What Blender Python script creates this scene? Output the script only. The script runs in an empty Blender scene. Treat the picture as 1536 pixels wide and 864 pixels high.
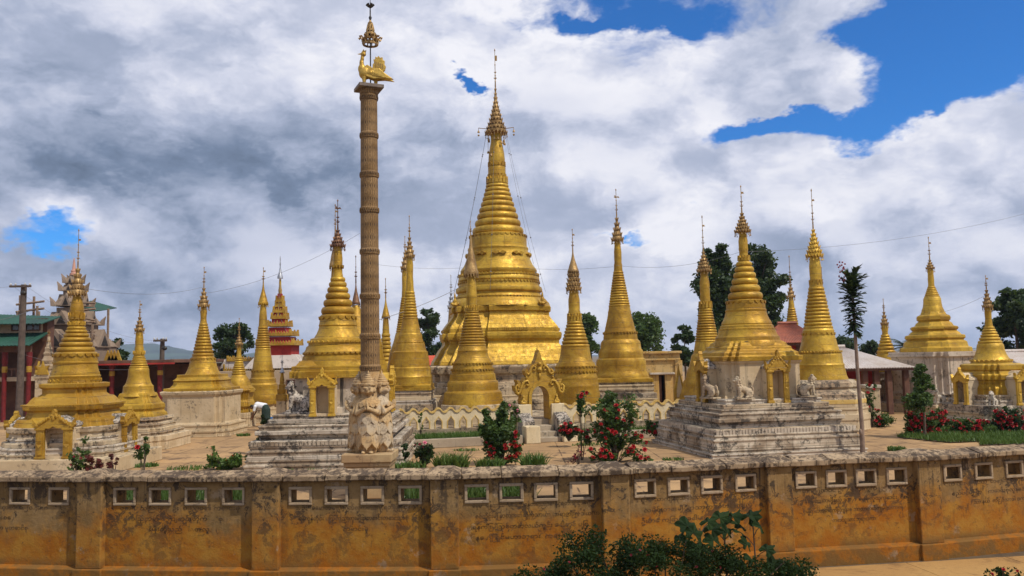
import bpy, bmesh, math, random
import numpy as np
from mathutils import Vector, Matrix, Quaternion

scene = bpy.context.scene
col = scene.collection
R = math.radians
rnd = random.Random(7)

# ------------------------------------------------------------------ camera
F = 1240.0                      # focal length in photo pixels (photo 1536 x 864)
CAM = Vector((0.0, 0.0, 3.0))
PITCH, ROLL = R(4.75), R(1.1)
_f = Vector((0, math.cos(PITCH), math.sin(PITCH)))
_u0 = Vector((0, -math.sin(PITCH), math.cos(PITCH)))
_r0 = Vector((1, 0, 0))
_r = _r0 * math.cos(ROLL) - _u0 * math.sin(ROLL)
_u = _u0 * math.cos(ROLL) + _r0 * math.sin(ROLL)
cam_d = bpy.data.cameras.new('camera')
cam_d.sensor_width = 36.0
cam_d.lens = F / 1536.0 * 36.0
cam_d.clip_start = 0.1
cam_d.clip_end = 12000
cam = bpy.data.objects.new('camera', cam_d)
cam.matrix_world = Matrix(((_r.x, _u.x, -_f.x, CAM.x), (_r.y, _u.y, -_f.y, CAM.y),
                           (_r.z, _u.z, -_f.z, CAM.z), (0, 0, 0, 1)))
col.objects.link(cam)
scene.camera = cam

def ray(px, py):
    return _f + _r * ((px - 768) / F) + _u * ((432 - py) / F)
def atY(px, py, Y):
    d = ray(px, py); return CAM + d * (Y / d.y)
def atZ(px, py, z):
    d = ray(px, py); return CAM + d * ((z - CAM.z) / d.z)
def zat(X, Y, py):
    """height on the vertical line at (X, Y) that shows at picture row py"""
    v = (432 - py) / F
    d0 = Vector((X, Y, -CAM.z))
    return (v * d0.dot(_f) - d0.dot(_u)) / (_u.z - v * _f.z)
def mpp(X, Y, Z=3.0):
    """metres per photo pixel at a point"""
    return (Vector((X, Y, Z)) - CAM).dot(_f) / F
def pxdir(px, py):
    return ray(px, py).normalized()

# ------------------------------------------------------------------ sun, sky, exposure
SUN_AZ, SUN_EL = R(56), R(54)           # to the right of straight behind the camera
sun_vec = Vector((math.sin(SUN_AZ) * math.cos(SUN_EL), -math.cos(SUN_AZ) * math.cos(SUN_EL), math.sin(SUN_EL)))
sd = bpy.data.lights.new('sun', 'SUN')
sd.energy = 3.8; sd.angle = R(0.55); sd.color = (1.0, 0.93, 0.82)
so = bpy.data.objects.new('sun', sd)
so.rotation_euler = (-sun_vec).to_track_quat('-Z', 'Y').to_euler()
so.location = (20, -20, 40)
col.objects.link(so)
scene.view_settings.view_transform = 'Standard'
scene.view_settings.look = 'None'
scene.view_settings.exposure = 0.0
scene.view_settings.gamma = 1.0

class NT:
    """small helper to write node trees"""
    def __init__(s, tree): s.t = tree; s.n = tree.nodes; s.l = tree.links
    def put(s, inp, v):
        if v is None: return
        if isinstance(v, bpy.types.NodeSocket): s.l.new(v, inp)
        else: inp.default_value = v
    def node(s, kind, props=None, **inp):
        nd = s.n.new(kind)
        for k, v in (props or {}).items(): setattr(nd, k, v)
        for k, v in inp.items():
            key = int(k[1:]) if k[0] == 'i' and k[1:].isdigit() else k.replace('_', ' ')
            s.put(nd.inputs[key], v)
        return nd
    def math(s, op, a, b=None, c=None, clamp=False):
        nd = s.n.new('ShaderNodeMath'); nd.operation = op; nd.use_clamp = clamp
        s.put(nd.inputs[0], a); s.put(nd.inputs[1], b)
        if c is not None: s.put(nd.inputs[2], c)
        return nd.outputs[0]
    def vmath(s, op, a, b=None, out=0, scale=None):
        nd = s.n.new('ShaderNodeVectorMath'); nd.operation = op
        s.put(nd.inputs[0], a); s.put(nd.inputs[1], b)
        if scale is not None: s.put(nd.inputs[3], scale)
        return nd.outputs[out]
    def noise(s, vec, scale, detail=4, rough=0.55, dist=0.0, out=0, lac=2.0):
        nd = s.n.new('ShaderNodeTexNoise')
        if vec is not None: s.l.new(vec, nd.inputs['Vector'])
        nd.inputs['Scale'].default_value = scale; nd.inputs['Detail'].default_value = detail
        nd.inputs['Roughness'].default_value = rough; nd.inputs['Distortion'].default_value = dist
        nd.inputs['Lacunarity'].default_value = lac
        return nd.outputs[out]
    def sstep(s, v, a, b, lo=0.0, hi=1.0, kind='SMOOTHSTEP'):
        nd = s.n.new('ShaderNodeMapRange'); nd.interpolation_type = kind
        s.put(nd.inputs[0], v); s.put(nd.inputs[1], a); s.put(nd.inputs[2], b)
        s.put(nd.inputs[3], lo); s.put(nd.inputs[4], hi)
        return nd.outputs[0]
    def mix(s, f, a, b, mode='MIX'):
        nd = s.n.new('ShaderNodeMix'); nd.data_type = 'RGBA'; nd.blend_type = mode
        s.put(nd.inputs['Factor'], f)
        ia = [i for i in nd.inputs if i.type == 'RGBA']
        s.put(ia[0], a); s.put(ia[1], b)
        return [o for o in nd.outputs if o.type == 'RGBA'][0]
    def ramp(s, f, stops):
        nd = s.n.new('ShaderNodeValToRGB'); e = nd.color_ramp.elements
        while len(e) < len(stops): e.new(0.5)
        for k, (p, c) in enumerate(stops): e[k].position = p; e[k].color = c
        s.put(nd.inputs[0], f)
        return nd.outputs[0]
def c4(c): return (c[0], c[1], c[2], 1.0)

world = bpy.data.worlds.new('World')
scene.world = world
world.use_nodes = True
world.cycles.sampling_method = 'MANUAL'
world.cycles.sample_map_resolution = 256
def build_world():
    T = NT(world.node_tree); T.n.clear()
    d = T.n.new('ShaderNodeTexCoord').outputs['Generated']
    sky = T.node('ShaderNodeTexSky')
    sky.sky_type = 'NISHITA'; sky.sun_disc = False
    sky.sun_elevation = SUN_EL; sky.sun_rotation = math.pi - SUN_AZ
    sky.altitude = 900; sky.air_density = 1.0; sky.dust_density = 0.25; sky.ozone_density = 4.0
    skyc = T.mix(1.0, sky.outputs[0], (0.24, 0.80, 1.36, 1), 'MULTIPLY')
    # stretch so that cloud banks lie flat toward the horizon
    q = T.vmath('MULTIPLY', d, (1.0, 1.0, 1.7))
    warp = T.noise(q, 5.0, 6, 0.6, out=1)
    w = T.vmath('SUBTRACT', warp, (0.5, 0.5, 0.5))
    p = T.vmath('ADD', q, T.vmath('SCALE', w, scale=0.10))
    d2 = T.vmath('ADD', d, T.vmath('SCALE', w, scale=0.20))
    sv = (sun_vec.x * 0.05, sun_vec.y * 0.02, 0.075)
    def density(vec):
        a = T.noise(vec, 3.1, 7, 0.58)
        b = T.noise(vec, 13.0, 4, 0.6)
        return T.math('ADD', T.math('MULTIPLY', a, 0.78), T.math('MULTIPLY', b, 0.22))
    n0 = density(p)
    n1 = density(T.vmath('ADD', p, sv))
    # wide rifts and banks of this sky, as soft lobes of direction
    def lobe(px, py, wx, wy):
        c = pxdir(px, py)
        dd = T.vmath('SUBTRACT', d2, tuple(c))
        dd = T.vmath('MULTIPLY', dd, (F / wx, F / wx, F / wy))
        L = T.vmath('LENGTH', dd, out=1)
        return T.math('EXPONENT', T.math('MULTIPLY', T.math('MULTIPLY', L, L), -1.0))
    bias = None
    for (px, py, wx, wy, amt) in LOBES:
        v = T.math('MULTIPLY', lobe(px, py, wx, wy), amt)
        bias = v if bias is None else T.math('ADD', bias, v)
    sz = T.n.new('ShaderNodeSeparateXYZ'); T.l.new(d, sz.inputs[0])
    low = T.sstep(sz.outputs[2], 0.22, 0.02, 0.0, 0.12)            # cloud banks close up toward the horizon
    n = T.math('ADD', T.math('ADD', T.math('ADD', n0, bias), 0.085), low)
    cover = T.sstep(n, 0.452, 0.585)
    # light and shade inside the cloud
    thick = T.sstep(n, 0.50, 0.82)
    lit = T.sstep(T.math('SUBTRACT', n0, n1), -0.13, 0.13)
    shade_big = T.noise(T.vmath('MULTIPLY', d, (1, 1, 2.6)), 2.3, 3, 0.5, dist=0.4)
    dk = None
    for (px, py, wx, wy, amt) in DARKS:
        v = T.math('MULTIPLY', lobe(px, py, wx, wy), amt)
        dk = v if dk is None else T.math('ADD', dk, v)
    tone = T.math('ADD', T.math('MULTIPLY', lit, 0.50), T.math('MULTIPLY', thick, -0.17))
    tone = T.math('ADD', tone, T.math('MULTIPLY', T.math('SUBTRACT', shade_big, 0.5), -0.75))
    tone = T.math('ADD', tone, 0.575)
    tone = T.math('SUBTRACT', tone, dk, clamp=True)
    cc = T.ramp(tone, [(0.0, c4((0.10, 0.14, 0.21))), (0.28, c4((0.19, 0.25, 0.37))),
                       (0.55, c4((0.42, 0.475, 0.625))), (0.78, c4((0.67, 0.70, 0.83))), (1.0, c4((0.92, 0.92, 0.98)))])
    b1 = T.node('ShaderNodeBackground', Color=skyc, Strength=0.105)
    b2 = T.node('ShaderNodeBackground', Color=cc, Strength=1.0)
    m = T.n.new('ShaderNodeMixShader')
    T.l.new(cover, m.inputs[0]); T.l.new(b1.outputs[0], m.inputs[1]); T.l.new(b2.outputs[0], m.inputs[2])
    o = T.n.new('ShaderNodeOutputWorld'); T.l.new(m.outputs[0], o.inputs[0])
# (photo pixel, width, height, amount): negative opens blue sky, positive closes the cloud
LOBES = [(960, 0, 110, 20, -0.24), (1460, 50, 120, 90, -0.40), (1150, 200, 70, 20, -0.28), (1290, 205, 55, 36, -0.28),
         (716, 140, 26, 34, -0.62), (50, 352, 66, 30, -0.34), (930, 352, 70, 14, -0.26), (1350, 10, 120, 24, -0.2),
         (1235, 345, 60, 16, -0.26), (1400, 160, 40, 26, -0.2),
         (1190, 95, 135, 70, 0.30), (1480, 240, 120, 80, 0.30), (1130, 260, 120, 40, 0.10),
         (250, 150, 420, 170, 0.20), (800, 100, 160, 90, 0.08), (600, 300, 600, 100, 0.10), (1330, 400, 260, 80, 0.12)]
DARKS = [(150, 245, 260, 58, 0.46), (400, 285, 200, 60, 0.18), (60, 110, 110, 40, 0.10), (1440, 330, 190, 60, 0.08),
         (250, 400, 300, 50, 0.16), (900, 400, 420, 60, -0.06), (1300, 430, 300, 50, -0.06), (1160, 110, 150, 90, -0.10), (1460, 220, 110, 60, -0.14), (640, 110, 260, 150, -0.14)]
build_world()

# ------------------------------------------------------------------ materials
MATS = {}
def new_mat(name):
    m = bpy.data.materials.new(name); m.use_nodes = True
    T = NT(m.node_tree); T.n.clear()
    o = T.n.new('ShaderNodeOutputMaterial')
    b = T.n.new('ShaderNodeBsdfPrincipled')
    T.l.new(b.outputs[0], o.inputs[0])
    MATS[name] = m
    return m, T, b
def setb(T, b, **kw):
    for k, v in kw.items(): T.put(b.inputs[k.replace('_', ' ')], v)
def bump(T, b, h, strength=0.3, dist=0.02):
    nd = T.node('ShaderNodeBump', Strength=strength, Distance=dist, Height=h)
    T.l.new(nd.outputs[0], b.inputs['Normal'])
def wpos(T): return T.n.new('ShaderNodeNewGeometry').outputs['Position']
def nrm_z(T):
    s = T.n.new('ShaderNodeSeparateXYZ'); T.l.new(T.n.new('ShaderNodeNewGeometry').outputs['True Normal'], s.inputs[0])
    return s.outputs[2]
def stretch(T, p, sx, sy, sz): return T.vmath('MULTIPLY', p, (sx, sy, sz))

def mat_gold(name, col_a, col_b, rough=0.42, metal=0.5, dirt=0.5, scale=1.0):
    """gold paint and leaf: dull and bright patches, seams between courses, rain streaks, chips"""
    m, T, b = new_mat(name); p = wpos(T)
    big = T.noise(p, 0.8 * scale, 6, 0.66, dist=0.3)
    base = T.mix(T.sstep(big, 0.36, 0.64), c4(col_a), c4(col_b))
    mot = T.noise(p, 7 * scale, 6, 0.7)
    base = T.mix(T.math('MULTIPLY', T.sstep(mot, 0.45, 0.72), 0.38 * min(1, dirt * 1.6)), base, c4((col_a[0] * .45, col_a[1] * .42, col_a[2] * .5)))
    streak = T.noise(stretch(T, p, 6, 6, 0.5), 1.0 * scale, 6, 0.64)
    base = T.mix(T.math('MULTIPLY', T.sstep(streak, 0.52, 0.74), 0.60 * dirt), base, c4((0.13, 0.068, 0.012)))
    # seams of the plaster courses: broken level lines
    s = T.n.new('ShaderNodeSeparateXYZ'); T.l.new(T.vmath('ADD', p, T.vmath('SCALE', T.noise(p, 1.4, 2, 0.5, out=1), scale=0.05)), s.inputs[0])
    fr = T.math('ABSOLUTE', T.math('SUBTRACT', T.math('FRACT', T.math('MULTIPLY', s.outputs[2], 4.3 * scale)), 0.5))
    seam = T.math('MULTIPLY', T.sstep(fr, 0.455, 0.492), T.sstep(T.noise(stretch(T, p, 1, 1, 3), 1.6, 4, 0.65), 0.47, 0.56))
    chips = T.noise(stretch(T, p, 1.1, 1.1, 4.0), 3.2 * scale, 7, 0.7)
    ch = T.math('MAXIMUM', T.sstep(chips, 0.645, 0.69), T.math('MULTIPLY', seam, 0.8))
    base = T.mix(T.math('MULTIPLY', ch, min(1, 1.2 * dirt)), base, c4((0.045, 0.03, 0.016)))
    setb(T, b, Base_Color=base, Metallic=T.math('MULTIPLY', T.math('SUBTRACT', 1.0, T.math('MULTIPLY', ch, 0.8)), T.sstep(mot, 0.35, 0.7, metal + .1, metal - .2)),
         Roughness=T.sstep(T.noise(p, 4 * scale, 5, 0.65), 0.3, 0.72, rough - 0.08, rough + 0.22), Specular_IOR_Level=0.45)
    hh = T.math('ADD', T.math('MULTIPLY', T.noise(p, 3.5, 3, 0.6), 1.2), T.math('MULTIPLY', T.noise(p, 24, 4, 0.65), 0.5))
    bump(T, b, T.math('SUBTRACT', hh, T.math('MULTIPLY', ch, 0.5)), 0.5, 0.04)
    return m
mat_gold('gold', (0.315, 0.165, 0.010), (0.51, 0.315, 0.032), rough=0.47, metal=0.45, dirt=0.85)
mat_gold('gold_dull', (0.31, 0.165, 0.010), (0.48, 0.295, 0.028), rough=0.5, metal=0.4, dirt=0.9)
mat_gold('gold_bright', (0.36, 0.20, 0.013), (0.56, 0.355, 0.038), rough=0.45, metal=0.45, dirt=0.75)
mat_gold('gold_ochre', (0.33, 0.175, 0.014), (0.49, 0.30, 0.035), rough=0.5, metal=0.3, dirt=0.75)
mat_gold('gold_clean', (0.50, 0.29, 0.025), (0.62, 0.40, 0.055), rough=0.42, metal=0.42, dirt=0.3)
mat_gold('crown_gold', (0.24, 0.14, 0.05), (0.42, 0.27, 0.10), rough=0.48, metal=0.5, dirt=0.9, scale=4)
mat_gold('crown_dark', (0.12, 0.06, 0.04), (0.24, 0.13, 0.07), rough=0.5, metal=0.6, dirt=0.9, scale=4)
mat_gold('crown_silver', (0.30, 0.31, 0.33), (0.45, 0.46, 0.48), rough=0.4, metal=0.8, dirt=0.3, scale=4)
mat_gold('bird_gold', (0.42, 0.25, 0.04), (0.58, 0.38, 0.08), rough=0.40, metal=0.55, dirt=0.35, scale=3)

def mat_plaster(name, col_a, col_b, mould=(0.045, 0.04, 0.035), amt=0.5, topamt=0.6, streak=0.6, rough=0.85, scale=1.0, patch=None, courses=0.0, cov=0.0):
    """weathered lime plaster: tint patches, black mould blotches, run marks"""
    m, T, b = new_mat(name); p = wpos(T)
    base = T.mix(T.sstep(T.noise(p, 1.3 * scale, 5, 0.6), 0.35, 0.65), c4(col_a), c4(col_b))
    if patch: base = T.mix(T.math('MULTIPLY', T.sstep(T.noise(p, 0.7 * scale, 6, 0.62, dist=0.3), 0.48, 0.60), 0.85), base, c4(patch))
    spk = T.noise(p, 9 * scale, 8, 0.72)
    blot = T.noise(p, 1.7 * scale, 8, 0.7, dist=0.4)
    k = T.math('ADD', blot, T.math('MULTIPLY', T.math('SUBTRACT', spk, 0.5), 0.95))
    mk = T.math('MULTIPLY', T.sstep(k, 0.575 - cov, 0.68 - cov), amt)
    run = T.noise(stretch(T, p, 7, 7, 0.45), 1.0 * scale, 6, 0.65)
    mk = T.math('MAXIMUM', mk, T.math('MULTIPLY', T.sstep(run, 0.56 - cov * .6, 0.72 - cov * .6), streak))
    tp = T.math('MULTIPLY', T.sstep(nrm_z(T), 0.5, 0.9), T.math('MULTIPLY', T.sstep(T.noise(p, 5 * scale, 7, 0.72), 0.46, 0.60), topamt))
    mk = T.math('MAXIMUM', mk, tp)
    if courses:
        w = T.node('ShaderNodeSeparateXYZ'); T.l.new(T.vmath('ADD', p, T.vmath('SCALE', T.noise(p, 2.0, 2, 0.5, out=1), scale=0.03)), w.inputs[0])
        fr = T.math('FRACT', T.math('MULTIPLY', w.outputs[2], 1.0 / courses))
        ln = T.math('MULTIPLY', T.sstep(T.math('ABSOLUTE', T.math('SUBTRACT', fr, 0.5)), 0.40, 0.48), T.sstep(T.noise(p, 2.3, 4, 0.6), 0.42, 0.56))
        mk = T.math('MAXIMUM', mk, T.math('MULTIPLY', ln, 0.65))
    base = T.mix(mk, base, c4(mould))
    base = T.mix(T.math('MULTIPLY', T.sstep(spk, 0.58, 0.75), 0.25), base, c4((col_a[0] * .55, col_a[1] * .5, col_a[2] * .42)))
    setb(T, b, Base_Color=base, Roughness=rough, Specular_IOR_Level=0.25)
    h = T.math('ADD', T.math('MULTIPLY', T.noise(p, 4, 5, 0.6), 0.7), T.math('MULTIPLY', spk, 0.5))
    bump(T, b, h, 0.45, 0.03)
    return m
mat_plaster('cream', (0.47, 0.355, 0.21), (0.56, 0.44, 0.28), amt=0.6, topamt=0.75, streak=0.4, cov=0.01)
mat_plaster('cream_streaked', (0.54, 0.46, 0.36), (0.44, 0.35, 0.25), amt=0.6, topamt=0.7, streak=1.0, scale=0.8, cov=0.03)
mat_plaster('steps_grey', (0.36, 0.285, 0.20), (0.54, 0.455, 0.34), amt=0.85, topamt=0.5, streak=0.65, patch=(0.22, 0.155, 0.095), courses=0.085, cov=0.07)
mat_plaster('steps_cream', (0.50, 0.405, 0.27), (0.40, 0.30, 0.19), amt=0.85, topamt=0.85, streak=0.55, patch=(0.30, 0.21, 0.13), courses=0.11, cov=0.05)
mat_plaster('white_lime', (0.54, 0.47, 0.37), (0.40, 0.33, 0.25), amt=0.8, topamt=0.8, streak=0.5, cov=0.05)
mat_plaster('mould_white', (0.50, 0.44, 0.36), (0.38, 0.32, 0.26), amt=0.95, topamt=1.0, streak=0.8, scale=2.2, cov=0.09)
mat_plaster('ochre_plaster', (0.46, 0.28, 0.08), (0.52, 0.36, 0.15), amt=0.6, topamt=0.6, streak=0.5, cov=0.02)
mat_plaster('trim_ochre', (0.56, 0.36, 0.10), (0.62, 0.44, 0.16), amt=0.45, topamt=0.6, streak=0.2, scale=2)
mat_plaster('statue_stone', (0.43, 0.265, 0.11), (0.50, 0.355, 0.185), mould=(0.13, 0.09, 0.06), amt=0.55, topamt=0.5, streak=0.6, scale=2.5, patch=(0.45, 0.37, 0.26), cov=0.06)
mat_plaster('pedestal', (0.42, 0.30, 0.155), (0.34, 0.22, 0.11), mould=(0.10, 0.06, 0.04), amt=0.5, topamt=0.3, streak=0.5, scale=1.6)
mat_plaster('dark_stone', (0.14, 0.11, 0.09), (0.24, 0.19, 0.15), amt=0.6, topamt=0.8, streak=0.5)
mat_plaster('kerb', (0.38, 0.31, 0.22), (0.30, 0.24, 0.17), amt=0.6, topamt=0.5, streak=0.6)
mat_plaster('fence_cream', (0.60, 0.48, 0.29), (0.66, 0.55, 0.36), amt=0.4, topamt=0.6, streak=0.25)
mat_plaster('scaffold_concrete', (0.20, 0.145, 0.10), (0.27, 0.20, 0.145), amt=0.4, topamt=0.4, streak=0.4, scale=0.7)
mat_plaster('pink_concrete', (0.55, 0.30, 0.22), (0.50, 0.27, 0.20), amt=0.3, topamt=0.3, streak=0.3)
mat_plaster('roof_grey', (0.40, 0.35, 0.31), (0.48, 0.42, 0.37), amt=0.5, topamt=0.5, streak=0.6, scale=0.6)
mat_plaster('red_wood', (0.28, 0.025, 0.02), (0.36, 0.04, 0.03), mould=(0.08, 0.01, 0.01), amt=0.3, topamt=0.3, streak=0.4)
mat_plaster('brown_wood', (0.10, 0.05, 0.035), (0.16, 0.08, 0.05), mould=(0.03, 0.018, 0.012), amt=0.4, topamt=0.3, streak=0.4)
mat_plaster('tan_wall', (0.36, 0.27, 0.18), (0.42, 0.33, 0.22), amt=0.3, topamt=0.3, streak=0.4)
mat_plaster('pale_metal', (0.48, 0.42, 0.36), (0.55, 0.50, 0.46), mould=(0.26, 0.12, 0.07), amt=0.35, topamt=0.2, streak=0.4, rough=0.6)
mat_plaster('orange_roof', (0.52, 0.09, 0.04), (0.45, 0.07, 0.03), mould=(0.2, 0.04, 0.02), amt=0.3, topamt=0.2, streak=0.3)

def mat_simple(name, c, rough=0.6, metal=0.0, var=0.25, scale=6, spec=0.4, bmp=0.2):
    m, T, b = new_mat(name); p = wpos(T)
    f = T.noise(p, scale, 5, 0.6)
    dk = (c[0] * (1 - var), c[1] * (1 - var), c[2] * (1 - var)); lt = tuple(min(1, x * (1 + var)) for x in c)
    setb(T, b, Base_Color=T.mix(T.sstep(f, 0.3, 0.7), c4(dk), c4(lt)), Roughness=rough, Metallic=metal, Specular_IOR_Level=spec)
    bump(T, b, f, bmp, 0.02)
    return m
mat_simple('dark_void', (0.025, 0.02, 0.017), 0.9)
mat_simple('iron', (0.05, 0.045, 0.04), 0.5, 0.7)
mat_simple('pole_wood', (0.09, 0.065, 0.05), 0.85)
mat_simple('bamboo', (0.22, 0.15, 0.10), 0.8)
mat_simple('wire', (0.16, 0.16, 0.17), 0.6)
mat_simple('glass_dark', (0.05, 0.06, 0.07), 0.15, spec=0.6)
mat_simple('red_paint', (0.14, 0.010, 0.011), 0.6)
mat_simple('blue_plastic', (0.05, 0.20, 0.55), 0.35)
mat_simple('cloth_white', (0.72, 0.73, 0.76), 0.8, var=0.1)
mat_simple('cloth_dark_green', (0.018, 0.035, 0.028), 0.85)
mat_simple('skin', (0.24, 0.12, 0.07), 0.55, var=0.1)
mat_simple('hair', (0.012, 0.010, 0.010), 0.5)
mat_simple('insulator', (0.55, 0.55, 0.52), 0.3)

# corrugated roofs: real relief comes from the mesh, the material only rusts
def mat_roof(name, c, rust, amt):
    m, T, b = new_mat(name); p = wpos(T)
    base = T.mix(T.sstep(T.noise(p, 0.8, 6, 0.65, dist=0.3), 0.5 - amt * 0.1, 0.62), c4(c), c4(rust))
    base = T.mix(T.math('MULTIPLY', T.sstep(T.noise(p, 7, 5, 0.7), 0.5, 0.75), 0.4), base, c4((rust[0] * .4, rust[1] * .4, rust[2] * .4)))
    setb(T, b, Base_Color=base, Roughness=0.62, Specular_IOR_Level=0.35)
    return m
mat_roof('green_roof', (0.016, 0.070, 0.045), (0.014, 0.046, 0.034), 0.2)
mat_roof('rust_roof', (0.36, 0.11, 0.055), (0.22, 0.07, 0.04), 1.5)
mat_roof('dark_roof', (0.07, 0.065, 0.05), (0.10, 0.08, 0.05), 0.6)

# carved brown column: lozenge carving as dark-filled relief
def mat_column():
    m, T, b = new_mat('carved_column'); 
    tc = T.n.new('ShaderNodeTexCoord').outputs['Object']
    s = T.n.new('ShaderNodeSeparateXYZ'); T.l.new(tc, s.inputs[0])
    ang = T.math('ARCTAN2', s.outputs[1], s.outputs[0])
    a = T.math('MULTIPLY', ang, 6 / math.pi)          # 12 strips round
    z = T.math('MULTIPLY', s.outputs[2], 3.4)
    fa = T.math('ABSOLUTE', T.math('SUBTRACT', T.math('FRACT', a), 0.5))
    fz = T.math('ABSOLUTE', T.math('SUBTRACT', T.math('FRACT', z), 0.5))
    loz = T.math('ADD', T.math('MULTIPLY', fa, 1.15), fz)
    hole = T.sstep(loz, 0.24, 0.17)
    rim = T.math('MULTIPLY', T.sstep(loz, 0.40, 0.44), T.sstep(loz, 0.56, 0.50))
    strip = T.sstep(fa, 0.43, 0.475)
    p = wpos(T)
    mk = T.math('MAXIMUM', T.math('MAXIMUM', hole, strip), T.math('MULTIPLY', rim, 0.75))
    mk = T.math('MULTIPLY', mk, T.sstep(T.noise(p, 2.4, 5, 0.65), 0.22, 0.42))
    base = T.mix(T.sstep(T.noise(p, 3, 6, 0.65), 0.35, 0.65), c4((0.20, 0.112, 0.038)), c4((0.30, 0.182, 0.076)))
    base = T.mix(T.math('MULTIPLY', T.sstep(T.noise(p, 11, 6, 0.7), 0.52, 0.7), 0.5), base, c4((0.13, 0.08, 0.045)))
    base = T.mix(T.math('MULTIPLY', mk, 0.85), base, c4((0.055, 0.032, 0.018)))
    setb(T, b, Base_Color=base, Roughness=0.72, Specular_IOR_Level=0.3)
    h = T.math('SUBTRACT', T.noise(p, 30, 3, 0.6), T.math('MULTIPLY', mk, 1.4))
    bump(T, b, h, 0.6, 0.02)
mat_column()

# perimeter wall: ochre wash over grey plaster, orange where damp, black streaks and blotches thicker toward cap and foot
def mat_wall(name, orange=1.0):
    m, T, b = new_mat(name); p = wpos(T)
    s = T.n.new('ShaderNodeSeparateXYZ'); T.l.new(p, s.inputs[0]); z = s.outputs[2]
    n1 = T.noise(p, 1.1, 6, 0.62, dist=0.3); n2 = T.noise(p, 3.2, 7, 0.68); n3 = T.noise(p, 16, 7, 0.72)
    # ochre wash survives in the lower part, worn to grey plaster higher up (wear has its own ragged edge)
    hgt = T.math('ADD', z, T.math('ADD', T.math('MULTIPLY', T.math('SUBTRACT', n1, 0.5), -1.9), T.math('MULTIPLY', T.math('SUBTRACT', n2, 0.5), -0.75)))
    wash = T.sstep(hgt, 1.02, 0.58)
    grey = T.mix(T.sstep(n2, 0.35, 0.65), c4((0.18, 0.105, 0.036)), c4((0.265, 0.165, 0.068)))
    och = T.mix(T.sstep(n2, 0.36, 0.64), c4((0.285, 0.098, 0.008)), c4((0.33, 0.16, 0.024)))
    base = T.mix(T.math('MULTIPLY', wash, orange), grey, och)
    # bare plaster scabs
    base = T.mix(T.math('MULTIPLY', T.sstep(T.noise(p, 2.1, 8, 0.7), 0.60, 0.66), 0.6), base, c4((0.33, 0.24, 0.15)))
    run = T.noise(stretch(T, p, 6, 6, 0.6), 1.0, 6, 0.66)
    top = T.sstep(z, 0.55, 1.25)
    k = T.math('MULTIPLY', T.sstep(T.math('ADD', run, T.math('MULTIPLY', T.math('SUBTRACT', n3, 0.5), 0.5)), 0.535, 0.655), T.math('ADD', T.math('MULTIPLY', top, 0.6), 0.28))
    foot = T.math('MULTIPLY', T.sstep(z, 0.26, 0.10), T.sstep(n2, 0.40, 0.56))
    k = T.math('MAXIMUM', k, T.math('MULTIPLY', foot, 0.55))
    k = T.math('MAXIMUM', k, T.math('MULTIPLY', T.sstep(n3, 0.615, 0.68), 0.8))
    n4 = T.noise(p, 5.5, 9, 0.78, dist=0.6)
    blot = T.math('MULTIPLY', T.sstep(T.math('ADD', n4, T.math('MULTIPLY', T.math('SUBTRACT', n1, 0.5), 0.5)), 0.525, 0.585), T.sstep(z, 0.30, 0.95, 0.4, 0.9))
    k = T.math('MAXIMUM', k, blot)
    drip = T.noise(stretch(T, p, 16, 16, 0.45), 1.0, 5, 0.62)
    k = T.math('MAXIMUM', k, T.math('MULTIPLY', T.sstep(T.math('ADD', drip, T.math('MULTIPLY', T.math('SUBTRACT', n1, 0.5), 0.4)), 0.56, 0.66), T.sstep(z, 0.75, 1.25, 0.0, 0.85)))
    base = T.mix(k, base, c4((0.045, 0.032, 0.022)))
    setb(T, b, Base_Color=base, Roughness=0.9, Specular_IOR_Level=0.2)
    bump(T, b, T.math('ADD', T.math('MULTIPLY', n2, 0.6), T.math('MULTIPLY', n3, 0.6)), 0.6, 0.03)
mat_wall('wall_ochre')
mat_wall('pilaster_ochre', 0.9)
mat_plaster('wall_cap', (0.38, 0.275, 0.165), (0.26, 0.18, 0.105), mould=(0.05, 0.033, 0.022), amt=0.9, topamt=0.9, streak=0.95, scale=1.5, cov=0.09)
mat_plaster('hole_frame', (0.30, 0.215, 0.13), (0.36, 0.27, 0.175), mould=(0.07, 0.05, 0.035), amt=0.6, topamt=0.5, streak=0.5, scale=2.5)
mat_simple('incised_paint', (0.075, 0.045, 0.024), 0.95, var=0.75, scale=5)

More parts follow.
